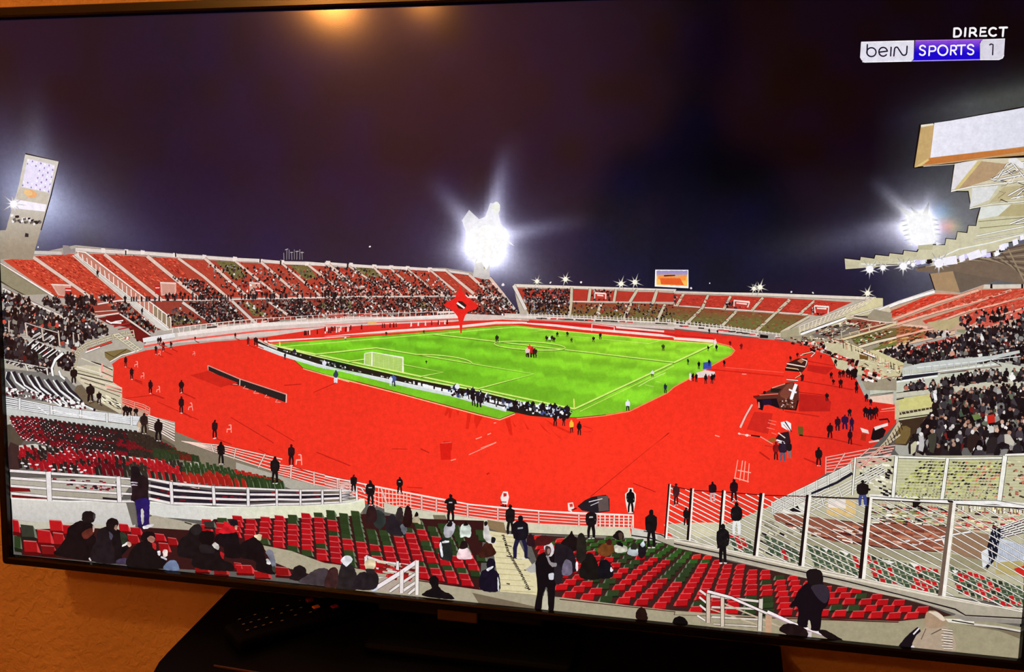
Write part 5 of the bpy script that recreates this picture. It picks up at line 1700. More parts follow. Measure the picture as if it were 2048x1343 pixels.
# ---- left mid-ground: curved terraces -----------------------------------------------------------
b = Pic('curved_terrace', 'grey curved concrete terraces with a tunnel at the left end of the track')
b.poly(P('g2', '10,180 220,180 500,260 860,380 1000,270 1300,170 1560,130 1660,250 1670,340 1600,380 1300,480 1330,560 1320,730 1430,800 1430,1060 1760,1110 2044,1190 f1 2044,700 1620,480 0,400 0,0'), (178, 170, 156))
b.poly(P('g2', '60,560 420,600 780,660 840,740 900,780 1110,1030 60,900'), (120, 118, 114))
b.poly(P('g2', '1220,370 1480,330 1560,370 1420,430 1290,480 1230,430'), (128, 110, 68)); b.line(P('g2', '1225,370 1330,430 1480,340'), 1.6, (60, 48, 30))
b.line(P('g2', '1290,485 1420,410 1560,370 1660,330'), 2.4, (244, 232, 226), out=1)
b.poly(P('g2', '1480,10 1600,70 1760,150 1760,190 1600,250 1560,130'), (66, 20, 18)); b.poly(P('g1', '1140,850 1420,800 1480,900 1760,1050 1700,1150 1560,1080 1500,960 1290,930'), (110, 26, 26))
b.line(P('g1', '1110,830 1390,795'), 3, (238, 214, 206), out=1); b.line(P('g1', '1400,800 1560,910 1760,1050'), 3, (224, 206, 196), out=1)
b.line(P('g1', '1110,780 1370,760'), 1.6, (224, 206, 190), out=.8)
for s in ('1240,880 1300,910 1350,890 1440,880', '1300,905 1420,905'): b.line(P('g1', s), 3, (248, 240, 238))
for s in ('1330,950 1520,910', '1380,985 1540,955'): b.line(P('g1', s), 3, (170, 40, 40))
b.line(P('g1', '1670,1110 1800,1090 2044,1050'), 9, (232, 228, 228), out=1)
b.done()
b = Pic('curved_railing', 'cream railing curving round the terrace end')
top = P('g2', '860,540 850,430 900,340 1000,270 1300,170 1560,120')
bot = P('g2', '900,540 900,440 940,370 1020,320 1310,225 1570,190')
railing(b, top, bot, 3, 1.8, (226, 212, 180), [k / 16 for k in range(17)], 1.8, 1.0)
b.line(P('g2', '1020,350 1310,250'), 3, (206, 66, 54), out=1.6); b.line(P('g2', '1000,375 1170,315'), 3, (244, 238, 234), out=1.4)
b.line(P('g2', '1330,170 1600,370'), 2, (222, 212, 180), out=1); b.line(P('g2', '1380,150 1640,340'), 2, (222, 212, 180), out=1)
for k in range(9): b.line([along(P('g2', '1330,170 1600,370'), k / 8), along(P('g2', '1400,160 1650,330'), k / 8)], 1.4, (226, 216, 190))
b.line(P('g2', '1460,210 1520,200'), 4, (232, 90, 80)); b.disc(*P('g2', '1490,207')[0], 2.4, 2.4, (250, 246, 244))
b.done()
b = Pic('curved_crowd', 'spectators on the curved terraces at left', 'stuff')
crowd(b, P('g2', '10,0 1100,0 1290,110 1000,240 860,330 500,240 230,150 10,170'), 330, 8, 8, pal=DARKS + GREYS + [(190, 70, 50)])
crowd(b, P('g1', '60,740 380,720 1100,1010 850,1130 10,830'), 330, 7.5, pal=DARKS * 2 + GREYS + [(170, 60, 50)] * 2)
b.poly(P('g2', '10,130 220,180 600,290 860,370 830,410 600,350 230,240 0,200'), (186, 182, 172))
crowd(b, P('g2', '20,170 220,210 330,280 420,320 640,440 600,600 420,560 20,440'), 230, 9.5, 10, pal=DARKS * 3 + GREYS)
crowd(b, P('g2', '660,440 860,380 860,520 740,580 680,520'), 34, 9, pal=DARKS * 2)
crowd(b, P('g2', '340,260 760,380 700,420 640,470 420,330'), 26, 8, pal=GREYS)
b.done()
b = Pic('white_step_edges', 'white-edged dark benches curving over the left terrace', 'stuff')
for s in ('340,300 420,230', '380,340 470,260', '430,370 530,290', '470,400 580,320', '510,430 640,340', '560,450 680,360', '400,200 480,150', '470,220 560,160', '530,240 620,180', '590,260 640,220'):
    b.line(P('g2', s), 3.4, (26, 24, 28)); b.line([(x - 1.6, y - 1.4) for x, y in P('g2', s)], 1.8, (240, 240, 240))
b.line(P('g2', '740,380 650,460 610,560 620,650'), 5, (246, 246, 244), out=2)
b.line(P('g2', '690,590 710,650 760,690'), 4, (244, 244, 242), out=1.4)
b.line(P('g2', '50,460 300,510 560,560'), 2, (214, 206, 196), out=1)
for k in range(34):
    q = along(P('g2', '70,500 300,540 560,590'), k / 33)
    b.line([q, (q[0] + random.uniform(2, 7), q[1] + random.uniform(-6, 3))], 1.7, random.choice([(50, 46, 48), (230, 224, 220)]))
for s in ('40,460 50,560', '300,510 330,590', '550,560 560,640'): b.line(P('g2', s), 3, (224, 218, 208), out=1)
rows = ['80,600 60,680 150,800 150,900', '130,600 190,720 330,830', '215,620 290,760 440,850', '320,640 400,770 520,880', '410,660 480,790 600,880', '520,690 600,800 700,900', '620,700 700,820 830,920', '720,720 800,830 940,940', '200,700 300,830 420,930']
for s in rows[:-1]:
    b.line([(x + 5, y) for x, y in P('g2', s)], 7.5, (34, 34, 42), 8.5)
    b.line(P('g2', s), 2.4, (238, 238, 238), 4.0)
for s in ('560,900 720,1010', '700,900 860,1030', '820,920 960,1020', '900,960 1100,1050', '440,1010 560,1100', '960,980 1090,1040'):
    b.line([(x + 3, y) for x, y in P('g2', s)], 6, (30, 30, 38)); b.line(P('g2', s), 2.8, (244, 244, 244))
for k in range(150):
    t = random.random()
    x, y = along(P('g2', '60,830 330,850 560,900 800,960 1000,1010'), t)
    y += random.uniform(-6, 8)
    s_ = random.uniform(1.5, 4)
    b.poly([(x - s_, y - s_ * .7), (x + s_ * .6, y - s_), (x + s_, y + s_ * .7), (x - s_ * .4, y + s_)], random.choice([(246, 244, 244), (24, 22, 26), (246, 244, 244), (90, 24, 34), (40, 36, 40)]))
b.done()
b = Pic('terrace_fence', 'posts of the dividing fence across the left terrace')
for s in ('105,0 110,130', '300,30 320,190', '490,80 510,240', '685,120 700,300', '860,160 870,280', '915,160 925,230'): b.line(P('g2', s), 2.6, (214, 196, 180), out=1)
for s in ('300,30 490,90 690,150', '230,180 310,190', '370,210 480,150', '420,230 500,170', '510,240 620,180'): b.line(P('g2', s), 1.8, (206, 196, 186), out=1)
b.done()
b = Pic('ramp_wall', 'concrete ramp wall and benches along the left edge of the track')
b.poly(P('g2', '860,560 1000,520 1320,560 1320,720 1430,790 1430,1070 1400,1090 1180,960 1090,860 900,700'), (206, 196, 168))
for s, w, c in (('900,540 1190,620 1320,700', 3, (230, 220, 200)), ('900,620 1320,720', 2, (36, 30, 30)), ('910,580 1200,660', 1.4, (90, 80, 66)), ('930,640 1430,790', 1.6, (240, 224, 206)), ('940,670 1420,820', 1.6, (40, 32, 30)), ('950,700 1420,850', 1.6, (240, 214, 196)), ('990,730 1400,890', 1.4, (60, 50, 44)),
                ('1060,480 1190,520', 2.4, (30, 26, 26)), ('950,440 1200,540 1320,560', 2, (226, 216, 190)), ('1180,520 1320,580', 1.8, (60, 20, 20)), ('1190,560 1320,620', 2.2, (248, 170, 160)), ('1190,600 1320,660', 1.6, (110, 30, 30)), ('1200,640 1320,690', 2.2, (248, 180, 170)),
                ('1230,760 1430,810', 2, (248, 150, 140)), ('1250,800 1430,850', 1.6, (160, 40, 40))):
    b.line(P('g2', s), w, c)
b.line(P('g2', '1195,500 1195,600'), 3, (248, 160, 150)); b.line(P('g2', '1170,560 1180,650'), 3, (230, 210, 196))
flecks(b, P('g2', '1120,840 1400,930 1430,1060 1200,950'), 60, [(60, 50, 46), (236, 226, 196), (150, 140, 110), (240, 236, 210)], 8, 2, .5)
b.poly(P('g2', '900,760 960,750 1120,950 1180,960 1400,1090 1150,1050 1000,980 870,820'), (112, 98, 78))
b.line(P('g2', '1040,975 1130,940 1200,1000'), 1.6, (60, 46, 38))
b.done()

# ---- railing at the left and the parapet running beside the track -------------------------------------
b = Pic('parapet', 'grey-brown concrete parapet along the seats beside the track')
b.poly(P('b1', 'f1 1620,470 2044,690 2044,520 1750,400 1600,300 b1 700,90 870,0 b1 1060,0 1380,115 1650,200 1960,282 2044,290 b2 200,340 220,420 0,460 b1 1900,300 1700,275 1200,120 870,-10 740,-60'), (128, 116, 98))
b.poly(P('f1', '1700,530 1850,580 2044,680 2044,640 1900,560 1740,430'), (96, 84, 70))
b.line(P('f1', '1660,510 1820,590 2044,690'), 3, (170, 168, 160))
b.poly(P('b1', '1380,120 1660,205 1960,278 2044,285 2044,300 1700,275 1380,160'), (176, 170, 156))
b.poly(P('f1', '1420,150 1760,260 1640,300 1420,280'), (190, 160, 140))
b.done()
b = Pic('track_railing', 'white railing following the near edge of the red track')
railing(b, P('f1', '1420,90 1680,165 1750,205'), P('f1', '1430,150 1660,240 1750,280'), 4, 1.8, (252, 150, 130), [0.3, .72, 1], 2, .6)
railing(b, P('b1', '865,165 1170,240'), P('b1', '900,215 1170,320'), 5, 2, (250, 200, 186), [0.35, .97], 2.6, .8)
railing(b, P('f1', '1730,290 1910,350 2044,395'), P('f1', '1740,450 1900,500 2044,590'), 7, 2.2, (246, 226, 216), None, 2, 1)
railing(b, P('b1', '1060,-5 1310,22 1650,100'), P('b1', '1100,5 1310,75 1600,170 1660,190'), 5, 1.9, (250, 214, 200), [.35, .6, .85], 2.4, 1)
railing(b, P('b1', '1600,128 1700,145 1835,178 1980,215 2044,225'), P('b1', '1625,185 1700,205 1835,245 1980,275 2044,285'), 5, 2.0, (252, 206, 194), [.25, .5, .75, 1], 3, 1)
railing(b, P('b2', '0,195 80,215 200,240 280,262 440,290 640,330 835,362 1000,385 1270,405 1480,422 1600,425 1800,428'), P('b2', '0,262 80,282 240,340 340,385 440,370 640,405 835,435 1000,455 1270,478 1480,490 1600,495 1790,500'), 5, 2.4, (252, 190, 180), [.085, .22, .3, .42, .46, .545, .64, .72, .82, .9, .95, 1], 3.4, 1)
b.line(P('b2', '0,200 500,300 850,365 1270,405 1800,428'), 2.6, (252, 232, 226))
for k in range(12): b.line([along(P('b2', '270,262 500,300'), k / 11), along(P('b2', '275,380 500,380'), k / 11)], 1.6, (252, 200, 180))
for k in range(9): b.line([along(P('b2', '1580,425 1800,428'), k / 8), along(P('b2', '1580,492 1800,500'), k / 8)], 2.2, (250, 226, 210))
b.done()
b = Pic('low_wall', 'cream low wall under the railing beside the track')
b.poly(P('b2', '345,355 460,385 640,408 700,425 700,480 650,470 350,410'), (206, 202, 180)); b.poly(P('b2', '640,408 835,440 1050,465 1270,480 1480,492 1780,500 1790,560 1500,550 1180,530 930,500 880,480 640,440'), (212, 206, 180))
b.poly(P('b2', '630,425 700,428 720,470 640,460'), (120, 110, 88)); b.poly(P('b2', '950,455 1045,470 1060,540 945,500'), (140, 116, 84)); b.line(P('b2', '560,460 700,490 900,500'), 2, (50, 40, 34))
b.poly(P('b2', '1790,500 1900,520 2044,560 2044,640 1900,590 1790,560'), (206, 202, 190)); b.line(P('b2', '1790,545 1900,560 2044,610'), 2.4, (30, 26, 28)); b.line(P('b2', '1860,520 1960,540 2044,580'), 2, (40, 34, 34))
b.line(P('b2', '1180,532 1500,545 1700,550'), 1.8, (60, 52, 44))
b.done()
b = Pic('left_railing', 'white railing in front of the upper left benches')
railing(b, P('f1', '60,80 600,180 945,235 1250,270 1540,305 1640,312'), P('f1', '75,195 600,275 945,318 1250,355 1540,395 1600,400'), 6, 2.6, (232, 232, 234), None, 3, 1.6)
for s in ('230,90 236,225', '603,175 608,285', '943,225 945,325', '1252,265 1255,375', '1537,300 1540,410'): b.line(P('f1', s), 4.4, (226, 226, 226), out=1.4)
b.line(P('f1', '440,190 570,285'), 2, (240, 240, 240))
for k in range(40):
    q = along(P('f1', '600,230 940,290 1100,330'), random.random())
    b.poly([(q[0] - 2, q[1] - 1.6), (q[0] + 2, q[1] - 1), (q[0] + 1.6, q[1] + 2), (q[0] - 1.6, q[1] + 1.4)], (246, 244, 244))
b.done()
b = Pic('walkway', 'pale concrete walkway between the seat blocks at left')
b.poly(P('f1', '70,205 600,290 1250,375 1600,412 1640,490 1400,460 700,365 80,285'), (200, 202, 198))
b.done()

# ---- foreground seat blocks ------------------------------------------------------------------------------
SEATS = []


def block(F, N, rows, cols, sw, colf, style, pw=1.0, hh=1.0, skip=None, jitter=0.6):
    """rows of tip-up seats laid between a far and a near edge; sizes in pixels at far and near"""
    zb = ZL[0]
    for r in range(rows):
        v = (r / max(1, rows - 1)) ** pw
        nc = cols if isinstance(cols, int) else int(round(cols[0] + (cols[1] - cols[0]) * v))
        for c in range(nc):
            u = (c + (0.3 if r % 2 else 0.8)) / nc
            a, d = along(F, u), along(N, u)
            x = a[0] + (d[0] - a[0]) * v + random.uniform(-jitter, jitter)
            y = a[1] + (d[1] - a[1]) * v + random.uniform(-jitter, jitter)
            if skip and skip(x, y, r, c): continue
            s = sw[0] + (sw[1] - sw[0]) * v
            s = s[0] if hasattr(s, '__len__') else s
            SEATS.append((s, x, y, s * hh, colf(u, v, r, c), style, zb + (r + 1) * 7e-6))
    ZL[0] = zb + (rows + 2) * 7e-6


RD = (172, 18, 26)
GN = (44, 62, 32)
BKS = (36, 30, 30)


def draw_seat(b, s, x, y, h, c, style, z):
    dk = sc(c, 0.55)
    m = -1 if style == 'R' else 1
    def T(u, v): return (x + u * s * m, y - v * h)
    lit = mixc(sc(c, 1.15), (240, 120, 120), 0.4) if c[0] > 100 else mixc(c, (150, 160, 140), 0.6)
    if style == 'D':      # steep dark backs with a bright glint at the foot
        b.poly([T(-.45, 1), T(.25, .95), T(.45, .1), T(-.2, 0)], jit(c, .1), z)
        b.poly([T(.25, .95), T(.5, .6), T(.6, .05), T(.42, .1)], sc(c, 1.25), z)
        if random.random() < .75 and c[0] < 130 and x < 235: b.disc(*T(-.25, .2), s * .22, s * .15, (236, 234, 238), z + 1.25e-5, 6)
        return
    if style == 'F':      # narrow forward-leaning backs seen from the side
        b.poly([T(-.42, 1), T(.12, .95), T(.42, .0), T(-.1, -.1)], jit(c, .1), z)
        b.poly([T(.12, .9), T(.36, .6), T(.5, .05), T(.4, 0)], lit, z)
        if random.random() < .5 and x < 200: b.disc(*T(-.2, .3), s * .3, s * .13, (236, 230, 234), z + 1.25e-5, 6)
        return
    b.poly([T(-.46, .22), T(.5, .12), T(.5, -.12), T(-.42, -.04)], dk, z)
    b.poly([T(-.48, 1), T(.34, .92), T(.42, .16), T(-.4, .2)], jit(c, .08), z + 2.2e-6)
    b.poly([T(.34, .92), T(.5, .55), T(.62, .1), T(.42, .14)], lit, z + 2.2e-6)
    if style == 'B' or c[0] > 100: b.poly([T(-.48, 1.06), T(.34, .98), T(.34, .9), T(-.48, .98)], mixc(c, (255, 200, 195), 0.45), z + 4.4e-6)


def lattice(region, basel, k0, shrink, pitch, hgt, colf, style, nrow, xc, lean=0.0, skip=None, wf_=0.72):
    """seat rows parallel to a front line, climbing away: the row step and the seat size shrink row by row"""
    zb = ZL[0]
    xs = [p[0] for p in region]
    yo = 0.0
    for r in range(nrow):
        f = shrink ** r
        zz = zb + (nrow - r) * 7e-6
        pt = pitch * f
        i0 = int((min(xs) - xc) / pt) - 2
        i1 = int((max(xs) - xc) / pt) + 2
        for i in range(i0, i1 + 1):
            x = xc + i * pt + lean * yo
            bx = None
            for a, d in zip(basel, basel[1:]):
                if a[0] <= x + yo * lean * -1 <= d[0] or (a is basel[0] and x < a[0]) or (d is basel[-1] and x > d[0]):
                    bx = a[1] + (d[1] - a[1]) * (x - lean * yo - a[0]) / (d[0] - a[0]); break
            if bx is None: continue
            y = bx - yo
            px_ = x + random.uniform(-.5, .5); py_ = y + random.uniform(-.5, .5)
            if not inpoly(px_, py_ - 3, region): continue
            if skip and skip(px_, py_, r, i): continue
            SEATS.append((pt * wf_, px_, py_, hgt * f, colf(px_, py_, r, i), style, zz))
        yo += k0 * f
    ZL[0] = zb + (nrow + 2) * 7e-6


def cf_left(u, v, r, c):
    k = vnoise(u * 22, v * 9, 1.6, 3)
    if u > .7: return (44, 56, 34) if k < .75 else (96, 30, 24)
    if u > .5: return (46, 38, 32) if k < .75 else (104, 22, 28)
    if k > .62 and v > .45 or u < .12: return (112, 16, 28) if (c + r) % 4 else BKS
    return BKS if random.random() < .8 else (84, 16, 26)


block(P('f1', '110,345 400,360 1000,450 1640,530 2044,720 b1 900,40 1160,110'), P('f1', '240,580 420,600 650,680 1300,750 2044,880 b1 900,90 1160,118'), 15, (50, 54), (8.0, 9.0), cf_left, 'D', 1.0, 1.25)
b = Pic('seat_block_floor', 'concrete aisle between the left seat blocks')
b.poly(P('f1', '70,400 130,395 280,590 240,650 230,930 110,930'), (84, 74, 62))
b.poly(P('f1', '230,640 420,620 640,690 1300,760 2044,860 b1 1160,120 1180,140 700,75 f1 1250,800 640,730 230,700'), (206, 202, 192))
b.poly(P('f1', '80,680 130,600 230,640 240,920 110,920'), (58, 40, 40))
b.poly(P('b1', '60,210 700,215 780,230 700,340 60,330'), (178, 172, 158))
b.poly(P('b1', '880,235 1250,285 2044,300 2044,330 1250,365 880,345'), (40, 34, 44))
b.done()
ZBLK = ZL[0]


def cf_mid(u, v, r, c):
    k = vnoise(u * 20, v * 6, 1.3, 8)
    if u > .62: return GN if k < .66 else (160, 34, 26)
    if u > .4: return (46, 40, 34) if k < .5 else (170, 26, 32)
    return (150, 18, 30) if k > .52 else (BKS if k > .2 else (96, 14, 24))


block(P('b1', '120,60 430,70 800,130 1200,160 1640,260'), P('b1', '110,150 450,190 800,215 1250,255 1660,285'), 8, (36, 38), (11.5, 14), cf_mid, 'F', 1, 1.35)
b = Pic('folded_seat_row', 'red folded seats below the left railing', 'stuff')
b.poly(P('b1', '60,262 170,268 180,290 60,290'), (120, 22, 24)); b.poly(P('b1', '70,305 250,310 280,332 70,330'), (110, 20, 22)); b.poly(P('b1', '360,275 560,300 600,320 600,345 300,335 300,270'), (170, 162, 146)); b.poly(P('b1', '600,322 700,330 690,348 600,345'), (36, 30, 34))
flecks(b, P('b1', '310,215 700,235 690,290 450,270'), 60, [(150, 24, 40), (40, 24, 40), (220, 200, 200), (90, 20, 30)], 7, 3, .1)
flecks(b, P('b1', '880,240 1250,290 2000,300 1990,330 1250,350 880,330'), 110, [(130, 24, 36), (40, 28, 44), (30, 24, 34)], 10, 2.4, .06)
b.done()
# parapet wall under the foreground railing
b = Pic('curved_wall', 'white curved concrete wall below the foreground railing')
wp = P('b1', '65,328 400,345 730,350 780,345 790,490 760,500 500,478 300,470 75,470')
b.grid(wp, lambda x, y: mixc((214, 210, 202), (196, 192, 188), (y - 1000) / 50), 30)
b.grid(P('b1', '870,345 1010,368 1250,378 1620,372 2044,356 b2 60,352 230,330 235,380 200,425 60,440 0,448 b1 1900,452 1600,470 1200,460 900,435 870,420'), lambda x, y: mixc((216, 214, 208), (226, 226, 196), min(1, max(0, (x - 380) / 200))), 30)
b.poly(P('b1', '735,345 785,340 800,480 775,490'), (110, 104, 96)); b.poly(P('b1', '870,440 900,430 1150,478 1190,520 1060,560 880,510'), (176, 166, 148))
b.line(P('b1', '65,330 400,348 780,344'), 3, (240, 238, 232)); b.line(P('b1', '80,455 290,480 440,500'), 2, (190, 180, 160)); b.line(P('b1', '1080,470 1120,482'), 2, (30, 24, 26))
b.line(P('b1', '880,352 1250,382 2044,360 b2 230,335'), 2.4, (242, 242, 230))
b.done()
b = Pic('seat_block_floor', 'pale concrete steps under the foreground seats')
b.poly(P('b1', '75,465 300,470 500,478 790,495 1190,520 1250,450 1860,440 2044,430 b2 230,420 600,450 930,460 900,900 0,840 b1 2044,800 1900,780 1000,740 130,660'), (54, 24, 24))
b.poly(P('b1', '75,465 290,468 500,478 790,490 800,520 500,500 200,510 80,490'), (196, 190, 172))
b.poly(P('b2', '1180,540 1500,560 1800,570 2044,600 b3 340,700 760,790 1100,850 1500,960 1620,1010 1450,1060 720,1040 0,1000 b2 1340,900 1240,700'), (60, 34, 30))
b.done()


def cf_S3(u, v, r, c):
    k = vnoise(u * 26, v * 10, 1.4, 21)
    if v < .34 and u > .3: return GN if k < .8 else RD
    if v < .12: return GN if k < .6 else RD
    if u > .5 and v < .62: return GN if k < .55 else RD
    return RD if k > .3 else GN


def sk3(x, y, r, c):
    return inpoly(x, y, P('b2', '150,330 340,380 560,470 450,560 230,520'))


S3R = P('b1', '1195,490 1290,468 1500,455 1860,425 2044,415 b2 100,420 200,400 260,420 350,470 560,475 640,500 900,500 930,560 915,700 900,870 700,850 560,820 540,800 170,750 0,715 b1 1900,705 1600,620 1400,575 1210,560')
lattice(S3R, P('b1', '1100,505 1400,572 1600,618 1880,700 b2 0,708 170,745 300,775 540,800 720,828 900,860'), 11.8, .985, 29, 15.5, lambda x, y, r, i: cf_S3((x - 400) / 560, 1 - (r / 11), r, i), 'L', 17, 760, -.22, sk3, .8)
def cf_S4(u, v, r, c):
    k = vnoise(u * 24, v * 9, 1.4, 33)
    if v < .45 and u < .45: return (50, 86, 34) if k < .72 else (206, 36, 30)
    if v < .3: return (50, 80, 34) if k < .5 else (206, 36, 30)
    return (184, 20, 26) if k > .26 else (46, 62, 34)


S4R = P('b2', '1170,560 1500,560 1800,575 2000,600 2044,610 b3 80,640 330,720 640,780 900,850 1080,880 1290,925 1480,1000 1470,1050 1100,1034 700,1022 250,1005 0,985 b2 1850,970 1600,945 1385,915 1250,700')
lattice(S4R, P('b2', '1300,900 1600,938 1850,958 b3 20,1000 250,1008 700,1020 1150,1034 1500,1042'), 13.2, .955, 36, 15.5, lambda x, y, r, i: cf_S4((x - 1080) / 750, 1 - r / 15, r, i), 'R', 19, 1500, .06, None, .78)
# a few single big seats in the lower left corner
for x, y, w, h, c in ((95, 540, 42, 85, RD), (165, 570, 90, 88, (52, 54, 44)), (262, 605, 92, 92, (170, 22, 26)), (330, 530, 84, 74, (176, 24, 28)), (345, 610, 72, 80, (150, 20, 24)), (400, 545, 70, 60, RD), (105, 635, 44, 88, GN), (182, 655, 92, 78, (160, 20, 24)), (285, 665, 92, 60, (120, 18, 20)),
                      (725, 530, 66, 52, RD), (795, 550, 70, 52, RD), (780, 605, 70, 62, (166, 22, 26)), (935, 585, 66, 48, RD), (1010, 610, 60, 50, (150, 20, 24)), (960, 650, 70, 60, (160, 20, 24)), (1180, 765, 90, 44, (130, 16, 18)), (1290, 780, 90, 44, (140, 18, 20)), (1430, 775, 110, 56, (176, 22, 26)), (1530, 800, 100, 46, (160, 20, 22)), (1650, 790, 90, 60, (140, 18, 20)), (1390, 745, 50, 40, RD), (1225, 505, 70, 44, (50, 50, 46))):
    q = P('b1', '%f,%f' % (x, y))[0]
    SEATS.append((w / 2.92, q[0], q[1], h / 2.92, c, 'L', ZL[0] + 2e-5))
for k in range(4):
    q = P('b3', '%f,%f' % (1620 + k * 130, 1262 + k * 8))[0]
    SEATS.append((38, q[0], q[1], 17, (150, 20, 22), 'R', ZL[0] + 2e-5))
ZL[0] += 3e-5
# behind the tall fence: red and green blocks
b = Pic('fenced_terrace', 'fenced-off lower terrace at right with brown barrier and seats')
b.poly(P('b3', '570,370 1040,120 1290,80 1930,80 2044,70 2044,960 1560,890 1090,790 740,730 480,670 0,560 -60,480 60,470 300,480'), (188, 182, 154))
b.poly(P('b3', '1290,90 1930,90 2044,80 2044,330 1280,330'), (190, 188, 150))
b.poly(P('b3', '1040,100 1290,90 1275,335 1150,330 1000,330 870,300'), (196, 190, 160))
b.poly(P('b3', '1140,320 1630,345 2044,375 2044,355 1630,330 1140,305'), (236, 232, 224))
b.poly(P('b3', '570,410 760,430 940,455 1140,480 1250,460 1400,470 1620,500 1620,620 1540,640 1200,610 960,590 800,540 600,470'), (146, 86, 66))
b.poly(P('b3', '1630,500 1840,540 1900,600 1780,700 1620,640'), (150, 118, 92)); b.poly(P('b3', '640,530 800,560 1200,620 1560,650 1560,720 1100,660 780,600 560,560'), (160, 152, 124))
b.poly(P('b3', '1620,650 1850,700 1820,760 1600,720'), (154, 146, 116)); b.poly(P('b3', '1860,690 2000,680 2044,720 2044,780 1880,770'), (184, 168, 110)); b.poly(P('b3', '1980,740 2044,720 2044,800'), (206, 44, 36))
b.poly(P('b3', '1860,480 1930,520 1880,680 1830,740 1800,700 1830,600'), (24, 24, 38))
b.poly(P('b3', '1790,640 1830,620 1840,700 1800,740'), (226, 228, 232)); b.poly(P('b3', '1900,560 2044,600 2044,690 1880,700'), (206, 212, 222))
b.poly(P('b3', '890,330 1060,340 1060,440 890,430'), (222, 190, 130)); b.poly(P('b3', '900,330 1000,335 1000,390 900,380'), (240, 226, 214))
b.poly(P('b3', '90,470 300,470 320,540 130,560 90,520'), (214, 206, 170))
b.line(P('b3', '940,455 1140,480 1400,470 1620,500'), 1.6, (60, 30, 34)); b.line(P('b3', '800,545 1200,615 1540,640'), 2.2, (50, 24, 30))
b.done()
b = Pic('fenced_seat_rows', 'rows of small yellow-green and red seats behind the fence', 'stuff')
for r in range(13):
    for c in range(34):
        u = c / 33
        x = 1300 + 640 * u - r * 8 + r * r * .2; y = 110 + r * 18 + 16 * u
        if x < 1290: continue
        q = P('b3', '%f,%f' % (x + random.uniform(-3, 3), y + random.uniform(-3, 3)))[0]
        if x < 1430 and y < 130 + (1430 - x) * 1.2: continue
        cc = random.choice([(60, 56, 30), (120, 116, 50), (196, 200, 110), (30, 28, 26), (176, 176, 90), (190, 110, 80) if u > .5 else (150, 156, 60)])
        b.poly([(q[0] - 4, q[1]), (q[0] + 1, q[1] - 3.2), (q[0] + 4, q[1] - 1), (q[0] - 1, q[1] + 2.4)], jit(cc, .15))
for k in range(14):
    y = 110 + k * 17
    b.line(P('b3', '1290,%d 1600,%d 1930,%d' % (y - 6, y + 2, y + 10)), 1.5, (206, 204, 168))
    if k < 13: b.line(P('b3', '1940,%d 2044,%d' % (y - 12, y - 8)), 1.4, (206, 200, 170))
flecks(b, P('b3', '1950,110 2044,110 2044,330 1920,320'), 50, [(120, 90, 70), (60, 50, 40), (190, 110, 90), (200, 196, 160)], 6, 3, .2)
flecks(b, P('b3', '1150,360 1620,380 1600,490 1150,470'), 200, [(60, 40, 40), (210, 206, 150), (120, 130, 70), (206, 70, 60), (240, 236, 220), (30, 26, 28)], 12, 2.2, .1)
flecks(b, P('b3', '1640,390 2044,410 2044,470 1850,520 1640,500'), 150, [(206, 60, 60), (236, 226, 196), (40, 24, 30), (214, 206, 160)], 12, 2.4, .08)
flecks(b, P('b3', '1060,100 1280,100 1270,320 1130,300'), 90, [(24, 22, 30), (236, 232, 214), (206, 200, 170)], 9, 3.2, .3)
flecks(b, P('b3', '1640,360 2044,400 2044,420 1640,390'), 60, [(230, 216, 160), (120, 100, 80), (240, 236, 220)], 2.4, 9, .0)
for k in range(34):
    q = P('b3', '%f,%f' % (1840 + random.uniform(-10, 70) , 500 + k * 6.5))[0]
    b.line([q, (q[0] + 1, q[1] + 6)], 1.6, (190, 196, 210))
for k in range(12): b.line(P('b3', '1905,%d 2044,%d' % (560 + k * -6, 530 - k * 8)), 1.6, (250, 246, 250) if k % 2 else (50, 40, 60))
for k in range(16): b.line(P('b3', '%d,590 %d,690' % (1905 + k * 9, 1895 + k * 9)), 1.2, (150, 156, 176))
for k in range(26):
    u = k / 25
    b.line(P('b3', '%f,%f %f,%f' % (1130 + 480 * u, 340 + 12 * u, 1128 + 480 * u, 372 + 12 * u)), 1, (206, 200, 180))
b.line(P('b3', '1340,580 1500,560 1740,520'), 3, (240, 236, 236), out=1.4); b.line(P('b3', '1360,600 1600,560'), 3, (250, 244, 244), out=1.4); b.line(P('b3', '1280,575 1400,600 1480,580'), 2, (244, 236, 232), out=1)
flecks(b, P('b3', '640,440 1120,500 1100,590 960,580 640,500'), 60, [(110, 50, 44), (60, 28, 32), (226, 206, 190), (176, 110, 84)], 18, 3, .22)
flecks(b, P('b3', '500,440 770,500 740,720 490,640'), 70, [(40, 34, 36), (150, 142, 120), (120, 112, 96), (206, 200, 176)], 14, 3.4, .45)
flecks(b, P('b3', '1150,500 1560,520 1550,630 1160,600'), 60, [(166, 96, 70), (120, 60, 46), (190, 130, 104)], 18, 4, .1)
